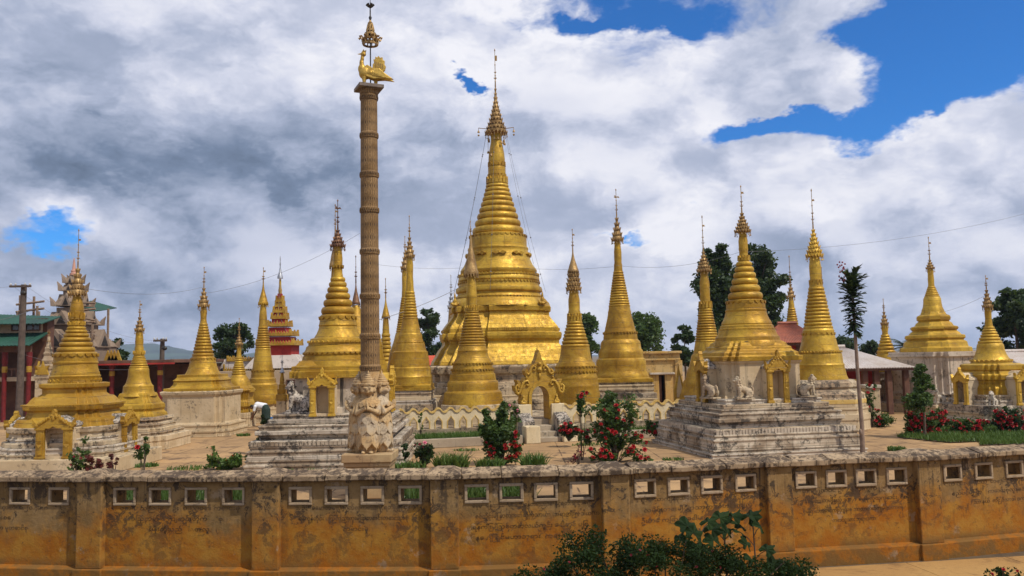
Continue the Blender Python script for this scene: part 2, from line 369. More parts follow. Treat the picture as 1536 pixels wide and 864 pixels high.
def mat_ground(name, a, bcol, dark, joint=None, grass=None, pt=0.6):
    m, T, b = new_mat(name); p = wpos(T)
    base = T.mix(T.sstep(T.noise(p, 0.35, 7, 0.6), 0.35, 0.62), c4(a), c4(bcol))
    base = T.mix(T.math('MULTIPLY', T.sstep(T.noise(p, 1.3, 8, 0.7, dist=0.5), 0.50, 0.66), pt), base, c4(dark))
    base = T.mix(T.math('MULTIPLY', T.sstep(T.noise(p, 12, 6, 0.7), 0.5, 0.75), 0.4), base, c4(dark))
    h = T.noise(p, 9, 6, 0.65)
    if joint:
        s = T.n.new('ShaderNodeSeparateXYZ'); T.l.new(p, s.inputs[0])
        ax = T.math('ABSOLUTE', T.math('SUBTRACT', T.math('FRACT', T.math('MULTIPLY', s.outputs[0], 1 / joint)), 0.5))
        ay = T.math('ABSOLUTE', T.math('SUBTRACT', T.math('FRACT', T.math('MULTIPLY', s.outputs[1], 1 / joint)), 0.5))
        jn = T.math('MULTIPLY', T.sstep(T.math('MAXIMUM', ax, ay), 0.478, 0.494), T.sstep(T.noise(p, 0.9, 3, 0.6), 0.38, 0.52))
        base = T.mix(T.math('MULTIPLY', jn, 0.8), base, c4((dark[0] * .5, dark[1] * .5, dark[2] * .5)))
        h = T.math('SUBTRACT', h, T.math('MULTIPLY', jn, 1.0))
    if grass: base = T.mix(T.sstep(T.noise(p, 0.6, 8, 0.7), 0.58, 0.64), base, c4(grass))
    setb(T, b, Base_Color=base, Roughness=0.9, Specular_IOR_Level=0.25)
    bump(T, b, h, 0.4, 0.03)
mat_ground('court_paving', (0.42, 0.26, 0.12), (0.29, 0.18, 0.085), (0.12, 0.075, 0.045), joint=1.4, pt=0.95)
mat_ground('path_concrete', (0.40, 0.235, 0.08), (0.34, 0.19, 0.065), (0.13, 0.07, 0.03))
mat_ground('earth', (0.22, 0.15, 0.09), (0.16, 0.12, 0.07), (0.08, 0.06, 0.04), grass=(0.05, 0.09, 0.02))
mat_ground('soil', (0.12, 0.08, 0.05), (0.10, 0.07, 0.04), (0.05, 0.035, 0.025))
mat_simple('hill_forest', (0.035, 0.06, 0.03), 0.95, var=0.5, scale=0.012)

def mat_leaf(name, a, bcol, trans=0.25, rough=0.5, spec=0.3):
    m, T, b = new_mat(name)
    p = wpos(T)
    f = T.noise(p, 3.1, 4, 0.7)
    g = T.n.new('ShaderNodeObjectInfo').outputs['Random']
    base = T.mix(T.sstep(f, 0.32, 0.68), c4(a), c4(bcol))
    base = T.mix(T.math('MULTIPLY', g, 0.25), base, c4((bcol[0] * 1.2, bcol[1] * 0.95, bcol[2] * 0.7)))
    setb(T, b, Base_Color=base, Roughness=rough, Specular_IOR_Level=spec)
    tr = T.node('ShaderNodeBsdfTranslucent', Color=T.mix(0.5, base, c4((0.16, 0.22, 0.03))))
    mx = T.node('ShaderNodeMixShader', i0=trans)
    T.l.new(b.outputs[0], mx.inputs[1]); T.l.new(tr.outputs[0], mx.inputs[2])
    o = [n for n in T.n if n.type == 'OUTPUT_MATERIAL'][0]
    T.l.new(mx.outputs[0], o.inputs[0])
mat_leaf('leaf_dark', (0.016, 0.036, 0.012), (0.032, 0.062, 0.018))
mat_leaf('leaf_mid', (0.032, 0.07, 0.014), (0.07, 0.12, 0.026))
mat_leaf('leaf_light', (0.06, 0.12, 0.02), (0.10, 0.17, 0.03))
mat_leaf('leaf_grass', (0.05, 0.11, 0.02), (0.10, 0.17, 0.035))
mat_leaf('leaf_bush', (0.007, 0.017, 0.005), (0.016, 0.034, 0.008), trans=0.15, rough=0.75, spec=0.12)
mat_leaf('leaf_palm', (0.02, 0.042, 0.018), (0.035, 0.06, 0.022), trans=0.12)
mat_leaf('leaf_red', (0.09, 0.02, 0.022), (0.14, 0.03, 0.03))
mat_simple('petal_red', (0.36, 0.010, 0.012), 0.5, var=0.35, scale=30)
mat_simple('petal_pink', (0.62, 0.18, 0.24), 0.5, var=0.2, scale=30)
mat_simple('petal_dark', (0.20, 0.012, 0.02), 0.5, var=0.3, scale=30)
mat_simple('bark', (0.09, 0.065, 0.045), 0.9)
mat_simple('bark_pale', (0.20, 0.14, 0.10), 0.9)

# ------------------------------------------------------------------ mesh helpers
class MB:
    def __init__(s): s.v = []; s.f = []
    def add(s, vs, fs):
        k = len(s.v); s.v.extend(tuple(x) for x in vs); s.f.extend(tuple(i + k for i in q) for q in fs); return s
    def box(s, x0, x1, y0, y1, z0, z1, M=None):
        vs = [Vector(p) for p in ((x0, y0, z0), (x1, y0, z0), (x1, y1, z0), (x0, y1, z0), (x0, y0, z1), (x1, y0, z1), (x1, y1, z1), (x0, y1, z1))]
        if M is not None: vs = [M @ v for v in vs]
        return s.add(vs, [(0, 3, 2, 1), (4, 5, 6, 7), (0, 1, 5, 4), (1, 2, 6, 5), (2, 3, 7, 6), (3, 0, 4, 7)])
    def loft(s, rings, close=True, cap0=True, cap1=True):
        n = len(rings[0]); vs = [p for r in rings for p in r]; fs = []
        for i in range(len(rings) - 1):
            for j in range(n if close else n - 1):
                j2 = (j + 1) % n
                fs.append((i * n + j, i * n + j2, (i + 1) * n + j2, (i + 1) * n + j))
        if cap0: fs.append(tuple(range(n - 1, -1, -1)))
        if cap1: fs.append(tuple((len(rings) - 1) * n + j for j in range(n)))
        return s.add(vs, fs)
    def lathe(s, prof, n=32, c=(0, 0), cap=True):
        """prof: (r, z) from bottom to top"""
        return s.loft([[(c[0] + r * math.cos(2 * math.pi * j / n), c[1] + r * math.sin(2 * math.pi * j / n), z) for j in range(n)] for r, z in prof], True, cap, cap)
    def tube(s, pts, rad, n=6):
        pts = [Vector(p) for p in pts]
        if not hasattr(rad, '__len__'): rad = [rad] * len(pts)
        rings = []; prev = None
        for i, p in enumerate(pts):
            t = (pts[min(i + 1, len(pts) - 1)] - pts[max(i - 1, 0)]).normalized()
            a = prev if prev is not None else (Vector((1, 0, 0)) if abs(t.x) < 0.8 else Vector((0, 1, 0)))
            a = (a - t * a.dot(t)).normalized(); b = t.cross(a); prev = a
            rings.append([p + (a * math.cos(2 * math.pi * j / n) + b * math.sin(2 * math.pi * j / n)) * rad[i] for j in range(n)])
        return s.loft(rings)
    def prism(s, poly, y0, y1, M=None):
        """poly in (x, z), extruded along y"""
        n = len(poly)
        vs = [Vector((x, y0, z)) for x, z in poly] + [Vector((x, y1, z)) for x, z in poly]
        if M is not None: vs = [M @ v for v in vs]
        fs = [tuple(range(n)), tuple(range(2 * n - 1, n - 1, -1))]
        for j in range(n):
            j2 = (j + 1) % n; fs.append((j, n + j, n + j2, j2))
        return s.add(vs, fs)
    def ball(s, c, r, n=8, m=6, M=None):
        rx, ry, rz = r if hasattr(r, '__len__') else (r, r, r)
        rings = []
        for i in range(1, m):
            a = -math.pi / 2 + math.pi * i / m
            rings.append([(rx * math.cos(a) * math.cos(2 * math.pi * j / n), ry * math.cos(a) * math.sin(2 * math.pi * j / n), rz * math.sin(a)) for j in range(n)])
        vs = [Vector(p) for q in rings for p in q]; vs = [Vector((0, 0, -rz))] + vs + [Vector((0, 0, rz))]
        if M is not None: vs = [M @ v for v in vs]
        vs = [v + Vector(c) for v in vs]
        fs = [(0, 1 + (j + 1) % n, 1 + j) for j in range(n)]
        for i in range(m - 2):
            for j in range(n):
                a = 1 + i * n; fs.append((a + j, a + (j + 1) % n, a + n + (j + 1) % n, a + n + j))
        L = 1 + (m - 2) * n; top = len(vs) - 1
        fs += [(L + j, L + (j + 1) % n, top) for j in range(n)]
        return s.add(vs, fs)
    def mesh(s, name, mat, smooth=None):
        me = bpy.data.meshes.new(name)
        me.from_pydata([tuple(v) for v in s.v], [], s.f)
        me.update()
        me.materials.append(MATS[mat])
        if smooth:
            me.polygons.foreach_set('use_smooth', [True] * len(me.polygons))
            me.set_sharp_from_angle(angle=R(smooth))
        return me
    def build(s, name, mat, parent=None, smooth=None, fix=False, bevel=0):
        me = s.mesh(name, mat, smooth)
        if fix: fix_normals(me)
        return obj(name, me, parent, bevel)
def fix_normals(me):
    bm = bmesh.new(); bm.from_mesh(me); bmesh.ops.recalc_face_normals(bm, faces=bm.faces); bm.to_mesh(me); bm.free()
def obj(name, me, parent=None, bevel=0):
    o = bpy.data.objects.new(name, me); col.objects.link(o)
    if parent is not None: o.parent = parent
    if bevel:
        md = o.modifiers.new('bevel', 'BEVEL'); md.width = bevel; md.segments = 2; md.limit_method = 'ANGLE'; md.angle_limit = R(40)
    return o
def tag(o, label=None, cat=None, group=None, kind=None):
    if label: o['label'] = label
    if cat: o['category'] = cat
    if group: o['group'] = group
    if kind: o['kind'] = kind
    return o
def empty(name, loc, label=None, cat=None, group=None, rz=0):
    o = bpy.data.objects.new(name, None); col.objects.link(o)
    o.location = loc; o.rotation_euler = (0, 0, rz); o.empty_display_size = 0.3
    return tag(o, label, cat, group)
def stuff(o): o['kind'] = 'stuff'; return o
def rotz(a): return Matrix.Rotation(a, 4, 'Z')
def remesh(mb, name, mat, voxel, smooth_it=2):
    """closed lumps melted into one continuous surface"""
    me = mb.mesh(name + '_tmp', mat)
    o = bpy.data.objects.new('tmp', me); col.objects.link(o)
    md = o.modifiers.new('r', 'REMESH'); md.mode = 'VOXEL'; md.voxel_size = voxel
    if smooth_it:
        sm = o.modifiers.new('s', 'SMOOTH'); sm.factor = 0.5; sm.iterations = smooth_it
    dg = bpy.context.evaluated_depsgraph_get()
    out = bpy.data.meshes.new_from_object(o.evaluated_get(dg))
    bpy.data.objects.remove(o); bpy.data.meshes.remove(me)
    out.name = name
    out.polygons.foreach_set('use_smooth', [True] * len(out.polygons))
    out.materials.clear(); out.materials.append(MATS[mat])
    return out

# ------------------------------------------------------------------ stupa kit
def shape_pts(kind):
    if kind == 'plain': q = [(1, -1), (1, 1)]
    elif kind == 'redent': q = [(1, -.58), (1, .58), (.89, .58), (.89, .75), (.75, .75), (.75, .89), (.58, .89)]
    elif kind == 'redent1': q = [(1, -.74), (1, .74), (.86, .74), (.86, .86), (.74, .86)]
    elif kind == 'oct': q = [(1, -.5), (1, .5)]
    elif kind == 'bulge': q = [(1.0, -.34), (1.0, .34), (.93, .34), (.93, .62), (.80, .62), (.80, .80), (.62, .80), (.62, .93), (.34, .93)]
    out = []
    for k in range(4):
        c, s = [(1, 0), (0, 1), (-1, 0), (0, -1)][k]
        for x, y in q: out.append((x * c - y * s, x * s + y * c))
    # drop doubles
    res = []
    for p in out:
        if not res or (abs(p[0] - res[-1][0]) + abs(p[1] - res[-1][1])) > 1e-6: res.append(p)
    if abs(res[0][0] - res[-1][0]) + abs(res[0][1] - res[-1][1]) < 1e-6: res.pop()
    return res
SHAPES = {k: shape_pts(k) for k in ('plain', 'redent', 'redent1', 'oct', 'bulge')}

class Stupa:
    def __init__(s, name, label, px, py, Y, rot=0, zg=0.0, cat='stupa', seg=40):
        s.X = atY(px, py, Y).x; s.Y = Y; s.rot = R(rot); s.zg = zg; s.seg = seg
        s.E = empty(name, (s.X, s.Y, zg), label, cat)
        s.e = s.rot + math.atan2(s.X, s.Y)
        s.ph = rnd.random() * 6
    def z(s, y): return zat(s.X, s.Y, y) - s.zg
    def r(s, hw, y=535): return hw * mpp(s.X, s.Y, s.z(y) + s.zg)
    def k(s, shape):
        c, n = math.cos(s.e), math.sin(s.e)
        return max(abs(x * c - y * n) for x, y in SHAPES[shape])
    def sq(s, y, hw, shape):
        """half side and height of a square level seen with silhouette half width hw, its front at row y"""
        h = hw * mpp(s.X, s.Y) / s.k(shape)
        fx, fy = s.X + h * math.sin(s.rot), s.Y - h * math.cos(s.rot)
        return h, zat(fx, fy, y) - s.zg
    def ring(s, h, z, shape):
        c, n = math.cos(s.rot), math.sin(s.rot)
        return [(h * (x * c - y * n), h * (x * n + y * c), z) for x, y in SHAPES[shape]]
    # --- parts
    def round(s, name, mat, pts, smooth=32, n=None, parent=None, ground=False):
        n = n or s.seg
        m = MB(); pr = [(s.r(hw, y), s.z(y)) for y, hw in pts]
        pr.sort(key=lambda t: 0)
        if pr[0][1] > pr[-1][1]: pr.reverse()
        if ground: pr.insert(0, (pr[0][0] * 1.03, 0.0))
        m.loft([[(rr * (1 + .005 * math.sin(3 * a + s.ph + zz) + .004 * math.sin(7 * a + zz * 3)) * math.cos(a), rr * (1 + .005 * math.sin(3 * a + s.ph + zz)) * math.sin(a), zz)
                 for a in (2 * math.pi * j / n for j in range(n))] for rr, zz in pr])
        return m.build(name, mat, parent or s.E, smooth)
    def rings(s, name, mat, y0, hw0, y1, hw1, count, bulge=0.07, grow=1.0, n=None, curve=1.0):
        """stack of rounded rings from (y0, hw0) at the top down to (y1, hw1)"""
        pts = []
        w = [grow ** i for i in range(count)]; tot = sum(w); acc = 0
        for i in range(count):
            a = acc / tot; acc += w[i]; b = acc / tot
            ra = hw0 + (hw1 - hw0) * ((a + b) / 2) ** curve
            ya, yb = y0 + (y1 - y0) * a, y0 + (y1 - y0) * b
            bl = bulge * ra + 0.10 * (yb - ya)
            for t, q in ((0.0, -.6), (0.10, .25), (0.3, .85), (0.5, 1.0), (0.7, .85), (0.9, .25), (0.97, -.55)):
                pts.append((ya + (yb - ya) * t, ra + bl * q))
        return s.round(name, mat, pts, 50, n)
    def loft(s, name, mat, pts, shape='redent', parent=None, smooth=None, bevel=0.012, ground=False):
        rings = []
        for y, hw in pts:
            h, z = s.sq(y, hw, shape); rings.append((h, z))
        if rings[0][1] > rings[-1][1]: rings.reverse()
        for i in range(1, len(rings)):
            if rings[i][1] <= rings[i - 1][1]: rings[i] = (rings[i][0], rings[i - 1][1] + 0.002)
        if ground: rings.insert(0, (rings[0][0], 0.0))
        m = MB(); m.loft([s.ring(h, z, shape) for h, z in rings])
        return m.build(name, mat, parent or s.E, smooth, bevel=bevel)
    def tiers(s, lst, mat, shape='plain', name='base_tier', bevel=0.02, zfloor=None):
        """stepped masonry: each ledge a slab (y_bottom, y_top, hw); tops taken at the front edge"""
        prev = zfloor if zfloor is not None else None
        tops = []
        for i, (yb, yt, hw) in enumerate(lst):
            h, zt = s.sq(yt, hw, shape)
            zb = s.sq(yb, hw, shape)[1] if prev is None else prev
            if zt <= zb: zt = zb + 0.03
            mm = mat[i % len(mat)] if isinstance(mat, (list, tuple)) else mat
            dz = zt - zb; lip = .022 if i % 3 != 2 else .0
            m = MB(); m.loft([s.ring(h - lip * .4, zb, shape), s.ring(h - lip, zb + dz * .12, shape), s.ring(h - lip, zb + dz * .55, shape), s.ring(h + .004, zb + dz * .66, shape), s.ring(h, zt, shape)])
            m.build(name, mm, s.E, bevel=bevel)
            prev = zt; tops.append((h, zb, zt))
        return tops
    def petals(s, mat, y, hw, count, hpx, up=True, name='petal_band', parent=None, proud=0.03):
        r = s.r(hw, y); z = s.z(y); h = hpx * mpp(s.X, s.Y); w = math.pi * r / count * 0.92
        m = MB()
        for i in range(count):
            M = rotz(2 * math.pi * i / count) @ Matrix.Translation((0, -r, z))
            sg = 1 if up else -1
            poly = [(-w, 0), (w, 0), (w * .8, sg * h * .55), (0, sg * h), (-w * .8, sg * h * .55)]
            if sg < 0: poly.reverse()
            m.prism(poly, -proud, 0.05, M)
        return stuff(m.build(name, mat, parent or s.E))
    def dentils(s, mat, y, hw, shape, count, hpx, name='dentil_band', proud=0.03, pointed=False):
        h, z = s.sq(y, hw, shape); hz = hpx * mpp(s.X, s.Y)
        span = {'plain': 1, 'redent': .58, 'redent1': .74, 'oct': .5, 'bulge': .34}[shape] * h
        m = MB()
        for k in range(4):
            for i in range(count):
                x = -span + 2 * span * (i + .5) / count; w = span / count * .82
                M = rotz(s.rot + k * math.pi / 2) @ Matrix.Translation((x, -h, z))
                if pointed: m.prism([(-w, 0), (-w, -hz * .6), (0, -hz), (w, -hz * .6), (w, 0)][::-1], -proud, 0.02, M)
                else: m.box(-w, w, -proud, 0.02, -hz, 0, M)
        return stuff(m.build(name, mat, s.E))
    def crown(s, ytop, ybot, hw, ytip, style='layered', mat='crown_gold', vane=None, tiers=5, bells=10, lean=0.0, rod='crown_gold', fat=1.0, pw=1.25, spike=.58):
        z0, z1, zt = s.z(ybot), s.z(ytop), s.z(ytip); r = s.r(hw, ybot); H = z1 - z0; px = mpp(s.X, s.Y)
        m = MB(); n = 20
        if style == 'cone':
            m.lathe([(r * .80, z0 + H * .02), (r * 1.0, z0), (r * 1.02, z0 + H * .07), (r * .9, z0 + H * .12), (r * .74, z0 + H * .28), (r * .52, z0 + H * .45), (r * .36, z0 + H * .58), (r * .24, z0 + H * .72), (r * .15, z0 + H * .86), (max(.8 * px, r * .08), z1)], n)
            for i in range(16):
                M = rotz(2 * math.pi * i / 16) @ Matrix.Translation((0, -r, z0 + H * .03)); w = math.pi * r / 16 * .8
                m.prism([(-w, 0), (0, -H * .10), (w, 0)], -.012, .02, M)
        else:
            for t in range(tiers):
                a = t / tiers; b = (t + 1) / tiers
                fr = (1 - a) ** pw * .95 + .05; fb = (1 - b) ** pw * .95 + .05
                if style == 'basket': fr = 1 - .35 * a; fb = 1 - .35 * b
                za, zb = z0 + H * a, z0 + H * b; hz = zb - za
                m.lathe([(r * fr * .86, za), (r * fr, za + hz * .02), (r * fr * 1.0, za + hz * .16), (r * fr * .84, za + hz * .3), (r * (fr * .45 + fb * .47), za + hz * .72), (r * fb * .84, zb)], n)
                cnt = max(8, int(18 - t * 1.4))
                for i in range(cnt):
                    w = math.pi * r * fr / cnt * .72
                    M = rotz(2 * math.pi * (i + .5 * t) / cnt) @ Matrix.Translation((0, -r * fr * 1.0, za + hz * .1)) @ Matrix.Rotation(R(16), 4, 'X')
                    m.prism([(-w, 0), (w, 0), (w * .55, hz * spike * .42), (0, hz * spike), (-w * .55, hz * spike * .42)], -.012, .012, M)
                    M2 = rotz(2 * math.pi * (i + .5 * t + .5) / cnt) @ Matrix.Translation((0, -r * fr * .99, za + hz * .04))
                    m.prism([(-w * .7, 0), (0, -hz * .30), (w * .7, 0)], -.01, .01, M2)
        c = m.build('crown', mat, s.E, 40)
        if bells:
            b = MB()
            for i in range(bells):
                a = 2 * math.pi * i / bells + .3; x, y = r * 1.0 * math.cos(a), r * 1.0 * math.sin(a)
                L = (1.2 + 1.6 * rnd.random()) * px * 1.6 * fat; q = .85 * px * fat
                b.tube([(x, y, z0 + .02), (x, y, z0 - L)], .16 * px + .003, 4)
                b.lathe([(q, z0 - L - 2.2 * q), (q * .8, z0 - L - 1.2 * q), (q * .25, z0 - L)], 6, (x, y))
            stuff(b.build('hanging_bells', mat, c))
        # rod with beads, whorl of leaves and a vane
        f = MB(); rr = max(.55 * px, .012) * fat; L = zt - z1
        prof = [(rr * 2.0, z1 - .02), (rr * 1.5, z1 + L * .12), (rr * 2.1, z1 + L * .13), (rr * 1.2, z1 + L * .16), (rr * 1.15, z1 + L * .27), (rr * 2.0, z1 + L * .29), (rr * 1.0, z1 + L * .32), (rr * .9, z1 + L * .55), (rr * 1.8, z1 + L * .57), (rr * .8, z1 + L * .60), (rr * .7, z1 + L * .92), (rr * 1.9, z1 + L * .95), (rr * .5, z1 + L)]
        f.lathe([(q, z) for q, z in prof], 8)
        for tt, ln in ((.20, 3.2), (.36, 2.6)):
            for i in range(6):
                a = 2 * math.pi * i / 6 + tt; zz = z1 + L * tt; o = ln * px * .55 * fat
                f.tube([(0, 0, zz), (o * math.cos(a), o * math.sin(a), zz + o * .5), (o * 1.3 * math.cos(a), o * 1.3 * math.sin(a), zz + o * 1.3)], [rr * .8, rr * .8, rr * .3], 4)
        f.build('finial_rod', rod, c, 40)
        if vane:
            v = MB(); zz = z1 + L * .68; w = 4.0 * px * fat; h = 2.6 * px * fat
            if vane == 'flag': v.prism([(0, zz), (w, zz + h * .1), (w * .7, zz + h * .55), (w * .9, zz + h), (0, zz + h)], -.012, .012)
            elif vane == 'plate': v.box(0, 3.2 * px, -.02, .02, zz, zz + 8 * px)
            elif vane == 'bird': v.prism([(-w * .9, zz + h * .2), (-w * .3, zz - h * .3), (w * .5, zz), (w * 1.2, zz - h * .4), (w * .8, zz + h * .7), (w * .3, zz + h * .4), (-w * .2, zz + h * .5), (-w * .35, zz + h * 1.3), (-w * .7, zz + h * 1.1), (-w * .5, zz + h * .7)], -.03, .03)
            v.build('vane', rod, c)
        return c
    def localM(s, face, off, along=0.0, z=0.0):
        """frame on face 0 front, 1 right, 2 back, 3 left; -Y points outward"""
        return rotz(s.rot + face * math.pi / 2) @ Matrix.Translation((along, -off, z))

def flame_outline(w, h):
    """half pediment outline (x, z) from the shoulder to the top, w half width"""
    return [(w * 1.00, 0), (w * 1.10, h * .07), (w * 1.20, h * .20), (w * 1.13, h * .30), (w * 1.17, h * .52), (w * 1.04, h * .36), (w * .92, h * .24), (w * .80, h * .34),
            (w * .74, h * .28), (w * .62, h * .46), (w * .54, h * .40), (w * .42, h * .60), (w * .34, h * .53), (w * .24, h * .74), (w * .13, h * .70), (w * .09, h * .84), (w * .11, h * .90), (0, h * 1.05)]

def niche(st, M, w, h, depth, mat_arch='gold_ochre', mat_body='cream', mat_roof='mould_white', back='cream', name='niche', carve=True):
    """pointed-arch shrine: local x across, -y outward, z up. w half width, h to shoulder"""
    ow = w * .52; hs = h; ax = h * .80; ap = h * 1.10
    body = MB()
    body.box(-w * .94, -ow - .01, .05, depth, 0, hs, M); body.box(ow + .01, w * .94, .05, depth, 0, hs, M)
    body.box(-ow - .01, ow + .01, depth * .55, depth, 0, hs, M)
    body.prism([(-w * .96, hs), (w * .96, hs), (w * .9, hs + h * .1), (0, hs + h * .36), (-w * .9, hs + h * .1)], .06, depth, M)
    b = body.build(name, mat_body, st.E)
    sill = MB(); sill.box(-ow + .003, ow - .003, .02, depth * .55, 0.002, h * .10, M); sill.build('sill', mat_body, b)
    rf = MB(); rf.prism([(-w * 1.0, hs + h * .09), (-w * .98, hs + h * .17), (0, hs + h * .43), (w * .98, hs + h * .17), (w * 1.0, hs + h * .09), (0, hs + h * .365)][::-1], .07, depth + .01, M)
    rf.build('niche_roof', mat_roof, b)
    for sg in (-1, 1):
        p = MB()
        x0, x1 = sorted((sg * ow, sg * w * .98))
        p.box(x0, x1, -.04, .048, h * .08, hs * .97, M); p.box(x0 - .02, x1 + .02, -.07, .046, 0, h * .08, M); p.box(x0 - .03, x1 + .03, -.075, .046, hs * .97, hs * 1.03, M)
        xm = (x0 + x1) / 2; q = (x1 - x0) * .28
        p.box(xm - q, xm + q, -.058, -.03, h * .14, hs * .90, M)
        p.add([M @ Vector(v) for v in ((xm - q * 1.3, -.06, h * .5), (xm, -.085, h * .5 + q * 1.6), (xm + q * 1.3, -.06, h * .5), (xm, -.085, h * .5 - q * 1.6))], [(0, 3, 2, 1)])
        p.build('pillar', mat_arch, b, bevel=.008)
    ped = MB(); hp = h * .62; base = hs * 1.03
    out = flame_outline(w, hp)
    poly = [(x, base + z) for x, z in out] + [(-x, base + z) for x, z in reversed(out[:-1])]
    # underside follows the pointed opening
    und = [(-ow, base), (-ow, ax), (-ow * .8, ax + (ap - ax) * .35), (-ow * .4, ax + (ap - ax) * .72), (0, ap), (ow * .4, ax + (ap - ax) * .72), (ow * .8, ax + (ap - ax) * .35), (ow, ax), (ow, base)]
    und = [(x, max(z, base)) if abs(x) > ow * .99 else (x, max(z, base + .001)) for x, z in und]
    poly = poly + und
    ped.prism(poly[::-1] if False else poly, -.07, .05, M)
    if carve:
        for i in range(26):
            t = rnd.random(); x = w * (1.02 - .95 * t) * rnd.choice((-1, 1)); zc = base + hp * (.10 + .62 * t) - hp * .04 * rnd.random()
            r = w * (.05 + .05 * rnd.random())
            ped.ball(M @ Vector((x, -.07, zc)), (r, r, r * 1.3), 6, 4)
        ped.ball(M @ Vector((0, -.06, base + hp * .55)), (w * .12, w * .10, w * .16), 8, 6)
    ped.build('pediment', mat_arch, b, fix=True)
    return b

def lion(label, X, Y, z, h, rz, mat='mould_white', name='lion_statue', crouch=False):
    """seated or standing guardian lion; faces local -X"""
    m = MB(); s = h
    def cap(a, b, r0, r1, n=7):
        a, b = Vector(a), Vector(b)
        for i in range(n):
            t = i / (n - 1); rr = r0 + (r1 - r0) * t; m.ball(a.lerp(b, t) * s, rr * s, 10, 8)
    cap((.30, 0, .30), (-.10, 0, .46), .17, .15)                   # trunk
    cap((-.10, 0, .46), (-.20, 0, .66), .16, .12)                  # chest and neck
    m.ball(Vector((-.24, 0, .80)) * s, Vector((.13, .125, .13)) * s, 12, 10)
    m.ball(Vector((-.36, 0, .765)) * s, Vector((.075, .085, .06)) * s, 10, 8)   # muzzle
    m.ball(Vector((-.34, 0, .71)) * s, Vector((.055, .07, .025)) * s, 8, 6)     # jaw
    for sg in (-1, 1):
        m.ball(Vector((-.20, sg * .11, .91)) * s, Vector((.035, .03, .06)) * s, 8, 6)      # ears
        m.ball(Vector((-.33, sg * .065, .835)) * s, .028 * s, 6, 5)                            # brow
        cap((-.16, sg * .13, .44), (-.20, sg * .14, .05), .085, .06)                           # fore legs
        m.ball(Vector((-.25, sg * .14, .035)) * s, Vector((.10, .065, .04)) * s, 8, 6)
        m.ball(Vector((.30, sg * .13, .20)) * s, Vector((.19, .085, .19)) * s, 10, 8)      # haunch
        cap((.36, sg * .15, .08), (.12, sg * .16, .045), .06, .05)
    for i in range(7):                                                                         # mane curls
        a = i / 6 * math.pi * 1.1 - .2
        for sg in (-1, 1): m.ball(Vector((-.17 + .06 * math.cos(a), sg * .12, .62 + .20 * math.sin(a))) * s, .05 * s, 6, 5)
    m.ball(Vector((-.22, 0, .95)) * s, Vector((.07, .07, .05)) * s, 8, 6)
    me = remesh(m, 'body', mat, .017 * s, 1)
    E = empty(name, (X, Y, z), label, 'lion statue', rz=rz)
    obj('body', me, E)
    t = MB(); t.tube([Vector(p) * s for p in ((.44, 0, .2), (.52, 0, .32), (.50, 0, .46), (.42, 0, .50))], [.05 * s, .045 * s, .04 * s, .05 * s], 8)
    t.build('tail', mat, E, 60)
    bs = MB(); bs.box(-.36 * s, .5 * s, -.24 * s, .24 * s, -.06 * s, .012 * s); bs.build('plinth', mat, E, bevel=.01)
    return E

# ------------------------------------------------------------------ the stupas
G = 'gold'
# S1: redented stupa with niches on the low platform at the left
G = 'gold_dull'
S = Stupa('niche_stupa', 'gold stupa with pointed niches standing on a low cream platform', 112, 600, 24.9, seg=44)
S1 = S
m = MB(); m.box(-2.6, 2.1, -1.9, 1.3, 0, .42); m.build('platform', 'cream', S.E, bevel=.025)
tp = S.tiers([(690, 682, 98), (682, 673, 97), (673, 665, 92), (665, 659, 86)], ['steps_cream', 'white_lime'], 'redent', zfloor=.42)
S.loft('base_moulding', 'steps_cream', [(659, 84), (652, 82), (650, 86), (643, 87), (642, 80)], 'redent')
S.loft('lower_terrace', 'gold_ochre', [(643, 79), (636, 76), (631, 74), (628, 64), (618, 61), (616, 67), (608, 68), (607, 62), (601, 58), (596, 53)], 'redent')
S.loft('upper_terrace', 'gold_ochre', [(597, 50), (591, 43), (584, 43), (582, 47), (576, 47.5), (575, 42)], 'redent')
S.dentils('gold_ochre', 643, 80, 'redent', 20, 3.4, pointed=True); S.dentils('gold_ochre', 608, 68.5, 'redent', 18, 2.6)
S.petals('gold', 572, 34.5, 26, 4.5, True); S.petals('gold', 571, 34.6, 26, 4, False)
S.round('bell', G, [(577, 36), (574, 36), (571, 34), (567, 34), (564, 35), (562, 33.2), (560, 33.4), (556, 31.6), (550, 30.3), (546, 30), (545, 31), (543, 31), (542, 29.8), (531, 29.8), (529, 28.5), (528, 27)])
S.petals('gold', 530.5, 30, 18, 5, False)
S.rings('spire_rings', G, 490, 11, 529, 25.5, 6, .05, 1.12)
S.round('lotus_neck', G, [(491, 10.5), (488, 10.8), (486, 9.8), (481, 9.6), (480, 10.2), (478, 9.2), (472, 9.6), (466, 9.8), (460, 9.2), (452, 7.4), (446, 6.0), (440, 5.2)])
S.petals('gold', 488, 10.6, 12, 6, True); S.petals('gold', 479, 9.8, 12, 10, True)
S.crown(400, 442, 12, 343, 'layered', 'crown_gold', 'flag', 5, 12)
hz, zf = S.sq(682, 98, 'redent')
zp = .42
pm = mpp(S.X, S.Y - 1.7)
niche(S, S.localM(0, 1.75, .38, zp), 27 * pm, 44 * pm, .85)
niche(S, S.localM(1, 1.62, .1, zp), 24 * pm, 42 * pm, .75)
niche(S, S.localM(3, 1.72, 0, zp), 24 * pm, 40 * pm, .75)

